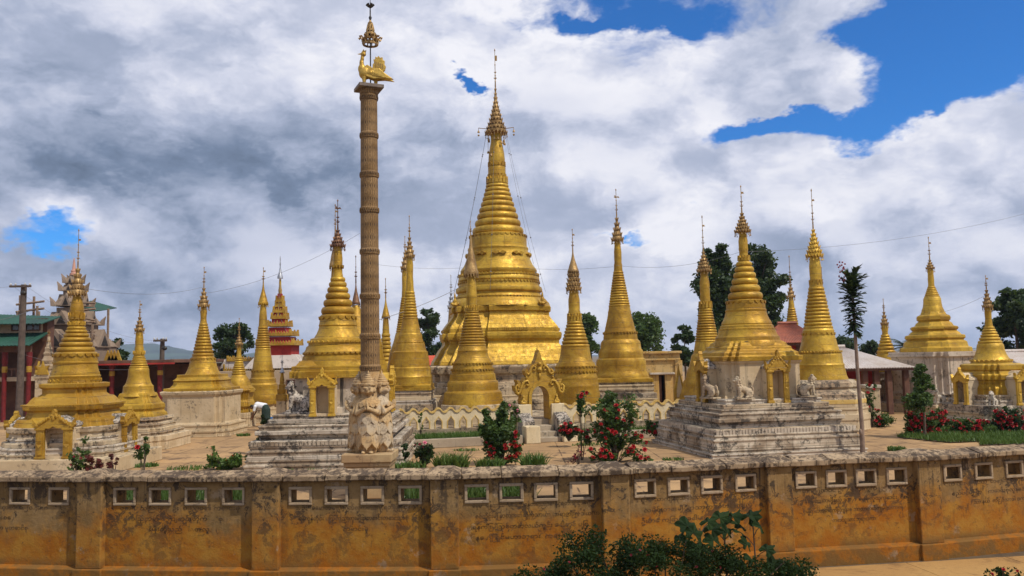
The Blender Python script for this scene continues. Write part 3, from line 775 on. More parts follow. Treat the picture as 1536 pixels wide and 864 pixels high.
# S2
S = Stupa('low_stupa', 'small gold stupa with square terraces just behind the niche stupa', 207, 620, 30.3)
S.tiers([(674, 656, 76), (656, 650, 66), (650, 644, 60), (644, 638, 54)], ['cream', 'steps_cream'], 'redent1', zfloor=0)
S.loft('base_moulding', 'steps_cream', [(638, 50), (633, 47), (632, 51), (628, 50), (627, 45)], 'redent1')
S.loft('terrace', G, [(629, 43), (622, 40), (618, 36), (614, 38), (608, 37), (605, 33), (597, 28), (593, 27), (590, 25)], 'redent1')
S.round('bell', G, [(594, 26), (590, 23), (586, 21.5), (579, 21), (577, 19), (574, 17.5), (571, 16.5), (565, 15), (558, 14.6), (554, 14.4), (552, 13.4)])
S.rings('spire_rings', G, 534, 7.5, 553, 13, 6, .05, 1.1)
S.round('lotus_neck', G, [(535, 7.6), (531, 7.3), (526, 6.4), (521, 6.2), (519, 5.4), (512, 5.9), (506, 5.4), (500, 4.8), (494, 4.2)])
S.petals('gold', 532, 7.4, 12, 6, True)
S.crown(474, 496, 6.4, 451, 'layered', 'crown_gold', 'flag', 4, 8)

# S3
G = 'gold'
S = Stupa('block_stupa', 'gold bell stupa raised on a plain square cream block', 304, 590, 35.3)
S.tiers([(656, 646, 66), (646, 637, 63)], 'cream', 'redent1', zfloor=0)
S.loft('plinth_block', 'cream', [(638, 57), (634, 55), (596, 55), (592, 58), (588, 59), (587, 55)], 'redent1', bevel=.02)
S.loft('terrace', G, [(588, 54), (583, 54), (582, 46), (577, 41), (572, 40), (571, 42), (568, 38), (566, 36), (562, 36)], 'redent1')
S.dentils('gold', 587, 54.5, 'redent1', 22, 2.6)
S.round('bell', G, [(567, 28), (562, 26), (560, 24.5), (556, 22.4), (549, 20), (542, 18.4), (537, 16.8), (535, 15.8), (534, 14)])
S.petals('gold', 537, 17.2, 16, 4, False)
S.rings('spire_rings', G, 485, 5.3, 535, 15, 11, .03, 1.03)
S.round('lotus_neck', G, [(486, 5.2), (480, 4.4), (476, 4.3), (468, 5.0), (462, 4.2), (456, 3.6)])
S.crown(430, 460, 8.0, 400, 'layered', 'crown_gold', 'flag', 5, 10)

# S4, S5 and the pair by the sweeper
G = 'gold_dull'
S = Stupa('slender_stupa', 'small gold stupa with a wide round foot beside the stooping person', 358, 590, 38.8)
S.tiers([(628, 620, 26)], 'cream', 'redent1', zfloor=0)
S.loft('terrace', 'gold_ochre', [(622, 22), (614, 21), (610, 24), (604, 23), (600, 21), (590, 22), (586, 25), (583, 22)], 'redent1')
S.round('bell', G, [(588, 23), (582, 22), (578, 17.5), (572, 16), (566, 12.5), (562, 10)])
S.rings('spire_rings', G, 535, 4, 562, 10, 8, .03)
S.round('lotus_neck', G, [(536, 4), (530, 3.1), (522, 3.4), (514, 3)])
S.crown(500, 517, 5.2, 477, 'layered', 'crown_gold', None, 4, 6)

G = 'gold'
S = Stupa('ribbed_stupa', 'tall ribbed gold stupa with a smooth bell-shaped umbrella behind the stooping person', 394, 590, 41.5)
S.tiers([(634, 622, 25), (622, 612, 23), (612, 604, 22)], 'cream', 'oct', zfloor=0)
S.round('lower_drum', G, [(606, 24), (600, 24.5), (592, 23.5), (588, 22), (580, 22.4), (577, 22), (574, 19.5), (568, 19), (566, 17), (560, 16.5), (556, 16)])
S.petals('gold', 555, 16.2, 22, 3, False)
S.round('bell', G, [(558, 15.8), (552, 14.8), (546, 14), (534, 12.2), (524, 11)])
S.rings('spire_rings', G, 490, 6.6, 526, 11, 10, .03)
S.round('lotus_neck', G, [(491, 6.6), (484, 6), (478, 5.8), (470, 5.3), (462, 4.4), (454, 3.4)])
S.crown(424, 456, 7.2, 401, 'cone', 'gold', 'flag', bells=8)

S = Stupa('tiny_stupa', 'tiny gold tiered spire on a cream post beside the grey stone lion', 423, 600, 36.0)
S.loft('post', 'cream', [(628, 8.5), (600, 8)], 'plain', ground=True)
S.loft('terrace', 'gold_ochre', [(601, 9.5), (592, 9), (591, 6.5), (584, 7), (583, 5), (577, 5.2), (576, 3.6), (570, 3.4)], 'redent1')
S.round('bell', G, [(572, 3.6), (564, 2.4), (556, 1.8)])
S.crown(548, 559, 3.6, 533, 'cone', 'crown_silver', None, bells=0, rod='crown_silver')

S = Stupa('white_spire', 'small cream tiered spire with gold cap on a tall cream post beyond the niche stupa', 71, 590, 31.0)
S.loft('post', 'cream', [(625, 17), (570, 16.5), (567, 18.5), (562, 18.5)], 'plain', ground=True)
S.loft('terrace', 'steps_cream', [(563, 14), (556, 11), (553, 12), (548, 11), (546, 8), (541, 9), (538, 7.5), (534, 6), (530, 7), (527, 5), (522, 5.2), (520, 3.6)], 'redent1')
S.round('bell', 'steps_cream', [(522, 4.2), (516, 3), (511, 2.4), (505, 2)])
S.crown(502, 512, 2.6, 494, 'cone', 'crown_gold', None, bells=0)
for k in range(4):
    q = MB(); q.prism([(-.22, 0), (.22, 0), (.16, .18), (.24, .34), (.06, .28), (0, .5), (-.06, .28), (-.24, .34), (-.16, .18)], -.04, .04, S.localM(k, .34, 0, S.sq(562, 18.5, 'plain')[1]))
    q.build('acroterion', 'gold_ochre', S.E)

# S7: big stupa behind the carved column on grey stepped base
S = Stupa('stepped_base_stupa', 'gold stupa with dark iron umbrella rising behind the tall carved column', 507, 560, 25.1, rot=2, seg=48)
S7 = S
tp = S.tiers([(712, 696, 126), (696, 689, 124), (689, 683, 122), (683, 675, 122), (675, 668, 119), (668, 660, 118), (660, 655, 105), (655, 651, 108), (651, 645, 112), (645, 637, 108), (637, 634, 99), (634, 628, 96), (628, 621, 90)], ['steps_grey', 'steps_grey', 'white_lime'], 'plain', zfloor=0)
S.dentils('steps_grey', 661, 118.3, 'plain', 36, 6)
z7 = tp[-1][2]
S.loft('plinth_block', 'cream_streaked', [(622, 64), (612, 63), (611, 61), (568, 61), (566, 64)], 'redent1', bevel=.02)
S.loft('lower_terrace', G, [(567, 69), (557, 69), (556, 66), (549, 66), (548, 60), (543, 56), (540, 52)], 'redent1')
S.dentils('gold', 557, 67.5, 'redent1', 26, 3.2)
S.round('upper_terrace', G, [(548, 58), (541, 56), (540, 52), (534, 51), (533, 49), (528, 49.5), (524, 47), (520, 46), (518, 43), (513, 43), (512, 41), (508, 40), (507, 37)])
S.petals('gold', 528, 50, 40, 3.4, False); S.petals('gold', 514, 43.5, 36, 3.4, True)
S.round('bell', G, [(509, 36), (505, 34), (501, 31.5), (494, 28.6), (490, 27.6), (488, 28.4), (486, 27.4), (478, 26.6), (474, 26), (472, 24)])
S.petals('gold', 475, 26.6, 16, 5, False)
S.rings('spire_rings', G, 416, 9, 473, 24, 6, .05, 1.12)
S.round('lotus_neck', G, [(417, 8), (413, 7.6), (410, 6.8), (402, 6.6), (400, 7.4), (398, 6.8), (388, 7), (380, 6.3), (372, 5.6), (366, 5)])
S.petals('gold', 398, 7.4, 12, 5, False)
S.crown(343, 370, 10.8, 299, 'layered', 'crown_dark', 'bird', 5, 14, rod='crown_dark', fat=1.2)
pm = mpp(S.X, S.Y - 2.0)
niche(S, S.localM(0, 1.62, -.16, z7 - .06), 19 * pm, 44 * pm, .55, mat_arch='gold_clean', mat_body='cream', mat_roof='gold_clean')
niche(S, S.localM(1, 1.62, 0, z7 - .06), 19 * pm, 44 * pm, .55, mat_arch='gold_clean', mat_body='cream', mat_roof='gold_clean')
p = atY(447, 620, 23.9)
lion('mould-blackened stone lion seated on the stepped base left of the gold niche', p.x, 23.9, z7 + .055, .90, R(-8))

# stupas half hidden behind it
G = 'gold_dull'
S = Stupa('hidden_stupa', 'gold stupa with pale bell-shaped umbrella peeping from behind the iron-crowned stupa', 503, 470, 34)
S.round('body', G, [(600, 44), (560, 40), (545, 30), (520, 22), (500, 18), (478, 13), (440, 9), (430, 7), (420, 6.6), (410, 5.8), (398, 5.2)], ground=True)
S.crown(345, 400, 8.4, 306, 'cone', 'crown_gold', 'flag', bells=10)
S = Stupa('hidden_stupa', 'gold stupa mostly covered by the carved column, thin dark finial showing', 534, 480, 36)
S.round('body', G, [(610, 50), (560, 47), (545, 44), (530, 40), (520, 40), (505, 36), (498, 30), (485, 17), (470, 9), (458, 5)], ground=True)
S.crown(424, 456, 6, 383, 'cone', 'crown_dark', None, bells=6, rod='crown_dark')
S = Stupa('spire_stupa', 'small ribbed gold stupa with a smooth gold umbrella right of the column', 579, 520, 46)
S.loft('terrace', 'gold_ochre', [(612, 20), (575, 18), (565, 15), (545, 12)], 'redent1', ground=True)
S.rings('spire_rings', G, 500, 5.5, 560, 10, 10, .03)
S.round('lotus_neck', G, [(502, 5.4), (490, 4.8), (476, 3.8)])
S.crown(446, 476, 6, 417, 'cone', 'gold', None, bells=6)

# S8 pair
G = 'gold'
S = Stupa('ribbed_stupa', 'slim ribbed gold stupa in the row, second from the gate on its column side', 616, 560, 33.2, zg=.5)
S.tiers([(630, 607, 40), (607, 601, 39), (601, 595, 35.5), (595, 589, 36), (589, 583, 35)], ['steps_cream', 'white_lime', 'cream'], 'plain', zfloor=0)
S.loft('gold_lip', G, [(583, 35.5), (578, 35.5), (577, 33)], 'plain'); S.dentils('gold', 583, 35.6, 'plain', 24, 3)
S.round('lower_drum', G, [(578, 33.5), (574, 33.5), (568, 32.5), (565, 33), (562, 31), (552, 30.5), (550, 28.6), (543, 28), (536, 27), (531, 26.4), (528, 26.4), (526, 24), (519, 22), (516, 21.5), (513, 19.5), (506, 17.6), (503, 17.6), (500, 16)])
S.petals('gold', 513, 19.8, 26, 3.4, False)
S.round('bell', G, [(501, 15.8), (494, 14.4), (486, 12.6), (478, 11.2)])
S.rings('spire_rings', G, 437, 6.3, 480, 11.2, 10, .03)
S.round('lotus_neck', G, [(438, 6.2), (430, 5.6), (423, 5.4), (416, 4.8), (408, 5), (398, 5.2), (390, 4.6), (384, 4.2)])
S.crown(354, 386, 7.2, 323, 'layered', 'crown_gold', None, 5, 10)
S = Stupa('ribbed_stupa', 'ribbed gold stupa half hidden behind its slim twin near the column', 609, 560, 37.2, zg=.5)
S.round('lower_drum', G, [(600, 32), (560, 29), (530, 24), (512, 18), (500, 15)], ground=True)
S.rings('spire_rings', G, 446, 5.6, 502, 14.5, 16, .03)
S.round('lotus_neck', G, [(448, 5.6), (430, 4.8), (416, 5), (402, 4.2)])
S.crown(376, 404, 6, 354, 'layered', 'crown_gold', None, 4, 8)

# S9 main stupa
G = 'gold_bright'
S = Stupa('great_stupa', 'towering main gold stupa with broad stepped terraces and belled umbrella', 750, 520, 43.0, rot=9, zg=.5, seg=72)
SM = S
S.tiers([(640, 600, 120), (600, 592, 117), (592, 580, 114)], ['steps_cream', 'cream'], 'bulge', zfloor=0)
S.loft('base_moulding', 'steps_cream', [(581, 110), (574, 109), (572, 104), (562, 104), (559, 109), (551, 112), (549, 112), (547, 108)], 'bulge')
S.loft('lower_terrace', G, [(549, 106), (546, 106), (541, 104.5), (532, 99), (524, 95), (518, 90), (515, 88), (511, 88), (507, 91), (503, 92), (498, 92), (497, 89)], 'bulge')
S.dentils('gold', 549, 107, 'bulge', 24, 7)
S.loft('middle_terrace', G, [(498, 88), (491, 88), (488, 86.5), (482, 82), (476, 77), (472, 74.5), (467, 74), (465, 76.5), (458, 77), (457, 74)], 'bulge')
S.dentils('gold', 491, 88.6, 'bulge', 22, 4)
S.round('upper_terrace', G, [(462, 76), (456, 74), (454, 72), (450, 69), (449, 66), (445, 64.5), (443, 62), (441, 62), (439, 64.5), (436, 65), (433, 64), (431, 61), (427, 60.6), (424, 60)])
S.petals('gold', 447, 66.5, 84, 3.5, False)
S.round('lotus_moulding', G, [(425, 59), (422, 61), (418, 60.5), (415, 58.5), (413, 56)])
S.petals('gold', 424, 61, 64, 3.2, False); S.petals('gold', 416, 60, 64, 3.6, True)
S.round('bell', G, [(414, 55), (411, 57), (407, 57.2), (404, 55.5), (402, 53.5), (398, 51), (392, 48.5), (386, 46.6), (380, 45.3), (377, 44.8), (375, 45.6), (373, 45.2), (372, 43.4), (366, 43), (358, 42.9), (355, 42.4), (353, 39.5)])
S.petals('gold', 354.5, 43, 36, 3.2, False)
# flower bosses round the bell
z = S.z(384)
for i in range(10):
    a = 2 * math.pi * (i + .5) / 10 - math.pi / 2 + .36
    b = MB(); M = rotz(a + math.pi / 2) @ Matrix.Translation((0, -S.r(46.8, 384), z)); q = mpp(S.X, S.Y)
    b.ball(M @ Vector((0, 0, 0)), (3 * q, .12, 2.4 * q), 8, 6, rotz(a + math.pi / 2))
    for sg in (-1, 1): b.prism([(0, 0), (sg * 5 * q, 2.6 * q), (sg * 10.5 * q, 0), (sg * 5 * q, -2.8 * q)][::sg], -.09, .10, M)
    b.build('flower_boss', 'gold', S.E, fix=True)
S.rings('spire_rings', G, 277, 15.5, 354, 38, 9, .035, 1.10, curve=1.12)
S.round('lotus_neck', G, [(278, 15.6), (274, 15.2), (269, 14.6), (264, 13.6), (262, 13.4), (260, 13.2), (252, 13.2), (249, 12), (246, 12), (240, 12.4), (230, 11.5), (222, 10), (214, 8.3), (206, 7.4), (199, 7), (192, 6.6)])
S.petals('gold', 276, 15.6, 18, 11, True); S.petals('gold', 262, 13.4, 18, 10, False); S.petals('gold', 250, 12.6, 16, 7, True)
cr = S.crown(130, 200, 16.6, 73, 'layered', 'crown_gold', 'plate', 11, 22, fat=1.0, pw=1.8, spike=.45)
q = mpp(S.X, S.Y)
for sg in (-1, 1):
    a = MB(); z = S.z(193)
    a.tube([(sg * 14 * q, 0, z), (sg * 27 * q, 0, z + 1.5 * q)], .02, 5)
    a.tube([(sg * 27 * q, 0, z + 1.5 * q), (sg * 27 * q, 0, z - 2.5 * q)], .012, 4)
    a.lathe([(1.9 * q, z - 6 * q), (1.5 * q, z - 4 * q), (.5 * q, z - 2 * q)], 8, (sg * 27 * q, 0))
    a.ball((sg * 27 * q, 0, z - 10 * q), 1.6 * q, 6, 5)
    a.build('bell_arm', 'crown_gold', cr, 40)
for i in range(14):
    a = MB(); an = 2 * math.pi * i / 14; rr = S.r(12.5, 205); zz = S.z(204 + rnd.choice((4, 10, 16, 22, 28))); x, y = rr * math.cos(an), rr * math.sin(an)
    a.tube([(x, y, S.z(199)), (x, y, zz)], .01, 4)
    a.lathe([(1.9 * q, zz - 4 * q), (1.6 * q, zz - 2 * q), (.5 * q, zz)], 8, (x, y))
    a.build('bell', 'crown_gold', cr, 40)
# guy wires with little bells
top = S.z(200)
for i, an in enumerate((R(-100), R(-80 + 150), R(-30), R(200), R(180 - 8), R(-8))):
    rr = S.r(70 if i > 1 else 66, 440); zz = S.z(440); w = MB()
    r0 = S.r(15, 200)
    A = Vector((r0 * math.cos(an), r0 * math.sin(an), top)); B = Vector((rr * math.cos(an), rr * math.sin(an), zz))
    pts = [A.lerp(B, t) - Vector((0, 0, .35 * math.sin(math.pi * t))) for t in np.linspace(0, 1, 9)]
    w.tube(pts, .006, 4)
    for t in pts[1:-1:2]: w.ball(t, .04, 5, 4)
    w.build('guy_wire', 'wire', S.E)
# seated figures on the terrace corners
for kx, (an, lab) in enumerate(((R(-90 - 52), 'l'), (R(-90 + 52), 'r'))):
    rr = S.r(80, 455); zz = S.sq(457, 76, 'bulge')[1]; f = MB(); C = Vector((rr * math.cos(an), rr * math.sin(an), zz))
    u = 4.8 * q
    f.ball(C + Vector((0, 0, .5 * u)), (u * 1.1, u * .9, u * .5)); f.ball(C + Vector((0, 0, 1.5 * u)), (u * .62, u * .5, u * 1.1)); f.ball(C + Vector((0, 0, 2.9 * u)), (u * .38, u * .38, u * .5))
    f.lathe([(u * .35, C.z + 3.2 * u), (u * .25, C.z + 3.7 * u), (u * .05, C.z + 4.5 * u)], 8, (C.x, C.y))
    for sg in (-1, 1): f.ball(C + Vector((sg * u * .9, -.2 * u, .9 * u)), (u * .5, u * .4, u * .35))
    obj('seated_figure', remesh(f, 'seated_figure', 'gold_ochre', .09 * u * 1.6, 1), S.E)

# small spire behind its left shoulder
S = Stupa('far_spire', 'tiny pale umbrella spire showing behind the left shoulder of the main stupa', 677, 470, 52, zg=.5)
S.round('body', 'crown_gold', [(560, 14), (500, 9), (480, 5), (460, 3.4)], ground=True)
S.crown(437, 462, 5.2, 412, 'layered', 'crown_silver', None, 4, 6, rod='crown_silver')

# S9 row stupa left of gate
G = 'gold_dull'
S = Stupa('ribbed_stupa', 'round ribbed gold stupa behind the scalloped fence left of the gateway', 709.5, 590, 32.2, zg=.5)
S.tiers([(622, 608, 47)], 'cream', 'oct', zfloor=0)
S.round('lower_drum', G, [(609, 46.5), (605, 46.5), (597, 44), (592, 43.6), (588, 42.5), (585, 38.6), (581, 38.2), (575, 38.4), (572, 37.2), (570, 35), (566, 34.6), (561, 33.6), (560, 32), (555, 31.6), (551, 30), (546, 29.8), (542, 28)])
S.petals('gold', 553, 31.8, 40, 3.2, False); S.petals('gold', 544, 30, 40, 3, False)
S.round('bell', G, [(543, 28), (541, 27.4), (537, 24.8), (533, 23.4), (528, 22.4), (526, 22.8), (524, 21.8), (518, 20)])
S.rings('spire_rings', G, 466, 9, 520, 20, 13, .03)
S.round('lotus_neck', G, [(467, 9), (464, 8.6), (456, 7.8), (448, 7.8), (446, 8.4), (443, 8), (436, 7.6), (424, 6.6), (414, 5.4), (408, 5)])
S.petals('gold', 466, 9, 16, 8, True)
S.crown(352, 412, 10.6, 331, 'cone', 'crown_gold', None, bells=14)

# S11 row stupa right of gate
G = 'gold'
S = Stupa('ribbed_stupa', 'round ribbed gold stupa with a drum-shaped umbrella right of the gateway', 864.5, 590, 32.9, zg=.5)
S.tiers([(622, 607, 37)], 'cream', 'oct', zfloor=0)
S.round('lower_drum', G, [(608, 36.5), (600, 36.5), (594, 35), (590, 35.4), (586, 34), (580, 34.2), (577, 34), (574, 32.6), (568, 32.6), (565, 32.4), (562, 31), (556, 30.8), (551, 30.6), (547, 29), (544, 28)])
S.petals('gold', 556, 31.2, 36, 3.2, False); S.petals('gold', 549, 30.6, 36, 3, False)
S.round('bell', G, [(546, 27.6), (540, 24.5), (534, 23), (527, 22), (520, 21)])
S.rings('spire_rings', G, 482, 10.4, 522, 21, 8, .035, 1.04)
S.round('lotus_neck', G, [(483, 10.2), (478, 9.4), (468, 9.2), (465, 8.4), (458, 8.6), (450, 8.6), (442, 7.2), (434, 6.4)])
S.petals('gold', 482, 10, 14, 12, True)
S.crown(408, 435, 11, 404, 'basket', 'crown_gold', None, 4, 14)
S.crown(376, 408, 8.2, 343, 'cone', 'crown_gold', 'flag', bells=8)

# S12
S = Stupa('ribbed_stupa', 'tall ribbed gold stupa on a square stone base between gateway and ochre building', 932, 560, 36.5, zg=.5)
S.tiers([(625, 604, 54), (604, 598, 51), (598, 590, 50), (590, 584, 46.5), (584, 577, 47), (577, 572, 45)], ['steps_cream', 'cream', 'steps_grey'], 'plain', zfloor=0)
S.loft('gold_lip', G, [(573, 45), (568, 45), (567, 41)], 'plain'); S.dentils('gold', 571, 45.2, 'plain', 26, 2.6)
S.round('lower_drum', G, [(570, 41), (564, 41), (560, 39.5), (556, 37.6), (548, 37.2), (542, 37), (539, 36), (537, 33.5), (530, 33.2), (526, 32.6), (523, 30.4), (515, 29.6), (512, 28.6), (509, 25.5), (503, 25), (499, 24.6), (495, 22.6), (490, 22)])
S.petals('gold', 498, 25, 34, 3.4, False)
S.round('bell', G, [(492, 21.8), (486, 20.8), (478, 18.8), (471, 17.4), (468, 17.4), (465, 16.4), (459, 15.6)])
S.rings('spire_rings', G, 407, 6.8, 461, 15.6, 14, .03)
S.round('lotus_neck', G, [(408, 6.8), (402, 6.2), (398, 6.2), (394, 5.4), (388, 5.6), (378, 5.6), (368, 4.6), (360, 4.1)])
S.crown(324, 361, 8.6, 283, 'layered', 'crown_gold', 'bird', 5, 12)

# S13
S = Stupa('ribbed_stupa', 'ribbed gold stupa with layered umbrella left of the lion-guarded stupa', 1062, 560, 33.0, zg=.3)
S.tiers([(640, 612, 50)], 'cream', 'plain', zfloor=0)
S.round('lower_drum', G, [(613, 46), (604, 45), (592, 43), (588, 41), (578, 38), (572, 37), (568, 34), (556, 31), (550, 28), (540, 25), (534, 24), (530, 21)])
S.round('bell', G, [(531, 21), (524, 19.4), (516, 17.8), (512, 17)])
S.rings('spire_rings', G, 463, 9, 514, 17, 13, .03)
S.round('lotus_neck', G, [(464, 9), (458, 7.8), (446, 7.2), (438, 7.2), (424, 7.2), (414, 5.6), (406, 4.5)])
S.petals('gold', 462, 9, 12, 10, True)
S.crown(376, 407, 10.6, 323, 'layered', 'crown_gold', 'flag', 6, 12)

# S10 the lion-guarded stupa on the broad stepped base
S = Stupa('stepped_base_stupa', 'gold stupa on a broad grey stepped base guarded by pale stone lions', 1123, 560, 26.6, rot=11, seg=52)
S10 = S
tp = S.tiers([(694, 677, 154), (677, 671, 149), (671, 664, 146), (664, 656, 146.5), (656, 649, 143), (649, 641, 139), (641, 635, 122), (635, 631, 124), (631, 625, 127.5), (625, 618, 124), (618, 612, 115), (612, 605, 108), (605, 598, 99)],
             ['white_lime', 'steps_grey', 'steps_grey', 'steps_grey', 'steps_grey', 'steps_cream'], 'plain', zfloor=0)
S.dentils('white_lime', 642, 139.4, 'plain', 44, 6.5)
z10 = tp[-1][2]
S.loft('plinth_block', 'cream', [(599, 75), (594, 73.5), (593, 72), (546, 72), (543, 75), (540, 76)], 'redent1', bevel=.02)
S.loft('lower_terrace', G, [(541, 77), (534, 77.5), (533, 72), (528, 71), (524, 63), (520, 62), (518, 57), (514, 55), (511, 49)], 'redent1')
S.round('upper_terrace', G, [(520, 50), (513, 48.6), (511, 47), (506, 46.5), (504, 44), (500, 42.4), (497, 41.6), (494, 41), (492, 39), (489, 38.6), (487, 36)])
S.petals('gold', 493, 39.8, 36, 3, False)
S.round('bell', G, [(489, 35.5), (486, 36.6), (483, 35.6), (480, 33.6), (474, 31), (468, 29.6), (467, 30), (465, 29.8), (464, 28.6), (456, 28.2), (452, 27.4), (450, 25)])
S.petals('gold', 451.5, 27.8, 18, 5, False)
S.rings('spire_rings', G, 393, 9.6, 451, 24.6, 6, .05, 1.10)
S.round('lotus_neck', G, [(394, 8.6), (390, 7.8), (384, 6.6), (378, 6.2), (374, 7), (371, 6.6), (362, 6.8), (354, 5.6), (346, 5)])
S.petals('gold', 391, 7.9, 12, 8, True)
S.crown(318, 348, 11.6, 278, 'layered', 'crown_gold', 'flag', 6, 14, fat=1.15)
pm = mpp(S.X, S.Y - 2.0)
nz = S.sq(605, 99, 'plain')[1]
niche(S, S.localM(0, 1.62, .12, tp[-2][2]), 18 * pm, 48 * pm, .7, mat_arch='gold_ochre')
niche(S, S.localM(3, 1.62, 0, tp[-2][2]), 18 * pm, 48 * pm, .7, mat_arch='gold_ochre')
def on10(a, b):
    v = rotz(S10.rot) @ Vector((a, b, 0)); return S10.X + v.x, S10.Y + v.y
zl = z10 + .05
x, y = on10(-1.05, -1.62); lion('cream stone lion facing left at the left corner of the broad stepped base', x, y, zl, .66, R(8), mat='steps_cream')
x, y = on10(1.20, -1.45); lion('cream stone lion facing right at the right corner of the broad stepped base', x, y, zl, .66, R(188), mat='steps_cream')
x, y = on10(-1.66, -.62); lion('cream stone lion seen end-on beside the side niche of the broad stepped base', x, y, zl, .70, R(-60), mat='steps_cream')

# S14
G = 'gold_bright'
S = Stupa('ribbed_stupa', 'stout ribbed gold stupa with a tall cone umbrella right of the lion-guarded stupa', 1230.5, 560, 32.5, zg=0, seg=48)
S.tiers([(650, 622, 66), (622, 612, 64), (612, 604, 61)], ['cream'], 'oct', zfloor=0)
S.loft('base_moulding', 'steps_cream', [(605, 60), (600, 61), (597, 60), (592, 60), (588, 54), (584, 49), (581, 52), (575, 51), (570, 46)], 'oct')
S.loft('gold_band', 'trim_ochre', [(606.5, 61.5), (600, 61.5)], 'oct')
S.round('lower_drum', G, [(571, 39), (568, 39), (563, 37), (557, 36), (550, 34.6), (547, 34.8), (544, 33), (537, 32.6), (533, 32), (530, 31.4), (527, 29)])
S.petals('gold', 529, 31.4, 40, 3, True)
S.round('bell', G, [(528, 29), (524, 28), (516, 25.8), (506, 23.6), (499, 22.4), (496, 22.6), (493, 20.8)])
S.petals('gold', 499, 23, 20, 3.6, False)
S.rings('spire_rings', G, 431, 10.2, 494, 20.4, 12, .03)
S.round('lotus_neck', G, [(432, 10.4), (428, 9.6), (422, 9), (418, 8.2), (412, 8.4), (400, 8.6), (392, 7.6), (384, 6.2)])
S.petals('gold', 420, 8.8, 12, 8, False)
S.crown(342, 385, 12.2, 283, 'layered', 'gold_clean', 'flag', 7, 16, fat=1.1)

# far ones right
S = Stupa('far_stupa', 'small far gold spire above the rusty red roof', 1189, 500, 56)
S.round('body', G, [(560, 16), (510, 12), (490, 9), (485, 8.5)], ground=True)
S.rings('spire_rings', G, 462, 4.8, 487, 8.5, 7, .04); S.round('lotus_neck', G, [(464, 4.8), (455, 4), (444, 3)])
S.crown(424, 446, 6, 383, 'layered', 'crown_gold', None, 4, 6)
S = Stupa('far_stupa', 'gold stupa half hidden behind the stout cone-crowned stupa', 1237, 500, 44)
S.round('body', G, [(600, 34), (560, 26), (530, 18)], ground=True)
S.rings('spire_rings', G, 470, 5, 532, 16, 14, .03); S.round('lotus_neck', G, [(472, 5), (460, 4.4), (452, 3.6)])
S.crown(432, 454, 5.6, 400, 'layered', 'crown_gold', None, 5, 6)

# S17
S = Stupa('bulbous_stupa', 'small gold stupa with round bell on brown stone between slim palm and white block', 1331, 560, 43)
S.tiers([(618, 604, 24), (604, 592, 22), (592, 580, 20), (580, 568, 19), (568, 558, 17)], ['steps_cream', 'steps_grey'], 'redent1', zfloor=0)
S.round('bell', G, [(560, 15), (553, 15), (550, 17), (546, 16.6), (543, 15.6), (538, 14), (533, 13.4), (530, 12.4)])
S.rings('spire_rings', G, 502, 5, 531, 12.6, 6, .05, 1.1)
S.round('lotus_neck', G, [(504, 4.6), (498, 4), (494, 4.8), (488, 4.4), (484, 3)])
S.crown(466, 487, 5.2, 448, 'layered', 'crown_gold', None, 4, 8)

# S18
S = Stupa('octagon_stupa', 'gold eight-sided stepped stupa on a tall white square block', 1405, 560, 40.5, rot=24)
S.tiers([(624, 606, 82), (606, 600, 72), (600, 595, 69), (595, 590, 67)], ['cream', 'steps_grey'], 'redent1', zfloor=0)
S.loft('plinth_block', 'cream_streaked', [(591, 63), (586, 61), (536, 61), (533, 64), (527, 65)], 'redent1', bevel=.02)
S.dentils('cream_streaked', 531, 65.4, 'redent1', 30, 2.6)
S.loft('lower_terrace', G, [(527, 49), (521, 48.5), (519, 44), (512, 42.5), (509, 38), (506, 41), (502, 40.5), (501, 36)], 'oct')
S.loft('middle_terrace', G, [(502, 36), (498, 33.5), (495, 29.5), (493, 32), (489, 31.5), (488, 27)], 'oct')
S.loft('upper_terrace', G, [(489, 27), (484, 24.5), (481, 20.5), (479, 23), (473, 22.5), (471, 18), (467, 16)], 'oct')
S.dentils('gold', 490, 31.9, 'oct', 12, 2); S.dentils('gold', 475, 22.6, 'oct', 10, 2)
S.round('bell', G, [(469, 15.6), (466, 15.4), (461, 13.4), (455, 12.4), (448, 12), (446, 10.8)])
S.rings('spire_rings', G, 430, 4.8, 447, 10.6, 6, .05, 1.06)
S.round('lotus_neck', G, [(431, 4.8), (426, 4.2), (420, 4.4), (412, 4), (402, 3.5)])
S.crown(389, 403, 5.8, 355, 'layered', 'crown_gold', 'flag', 4, 8)

# S19
S = Stupa('corner_niche_stupa', 'gold stupa with two yellow niches and a white lion above the red rose bed', 1488, 560, 33.5, rot=14, seg=44)
S19 = S
tp = S.tiers([(640, 628, 78), (628, 618, 76), (618, 608, 74), (608, 600, 60), (600, 592, 56)], ['white_lime', 'steps_cream', 'steps_grey'], 'redent1', zfloor=0)
S.loft('lower_terrace', G, [(593, 47), (582, 46), (577, 43), (571, 43), (569, 46), (562, 47), (560, 43)], 'redent')
S.loft('upper_terrace', G, [(562, 42), (556, 40), (554, 42), (547, 42), (545, 36)], 'redent')
S.round('bell', G, [(549, 30), (546, 28), (541, 27), (539, 25), (536, 22.8), (531, 20.6), (525, 18.6), (521, 18.2), (517, 17.6), (515, 16)])
S.petals('gold', 542, 27.4, 26, 3, True)
S.rings('spire_rings', G, 490, 6, 516, 16, 6, .05, 1.08)
S.round('lotus_neck', G, [(492, 6), (486, 5), (478, 4.4), (470, 4.7), (462, 4.2), (456, 3.6)])
S.crown(433, 461, 6.8, 413, 'layered', 'crown_gold', 'flag', 5, 10)
pm = mpp(S.X, S.Y - 1.4)
niche(S, S.localM(3, 1.55, 0, tp[2][2]), 14 * pm, 34 * pm, .7, mat_arch='gold_clean', mat_roof='cream')
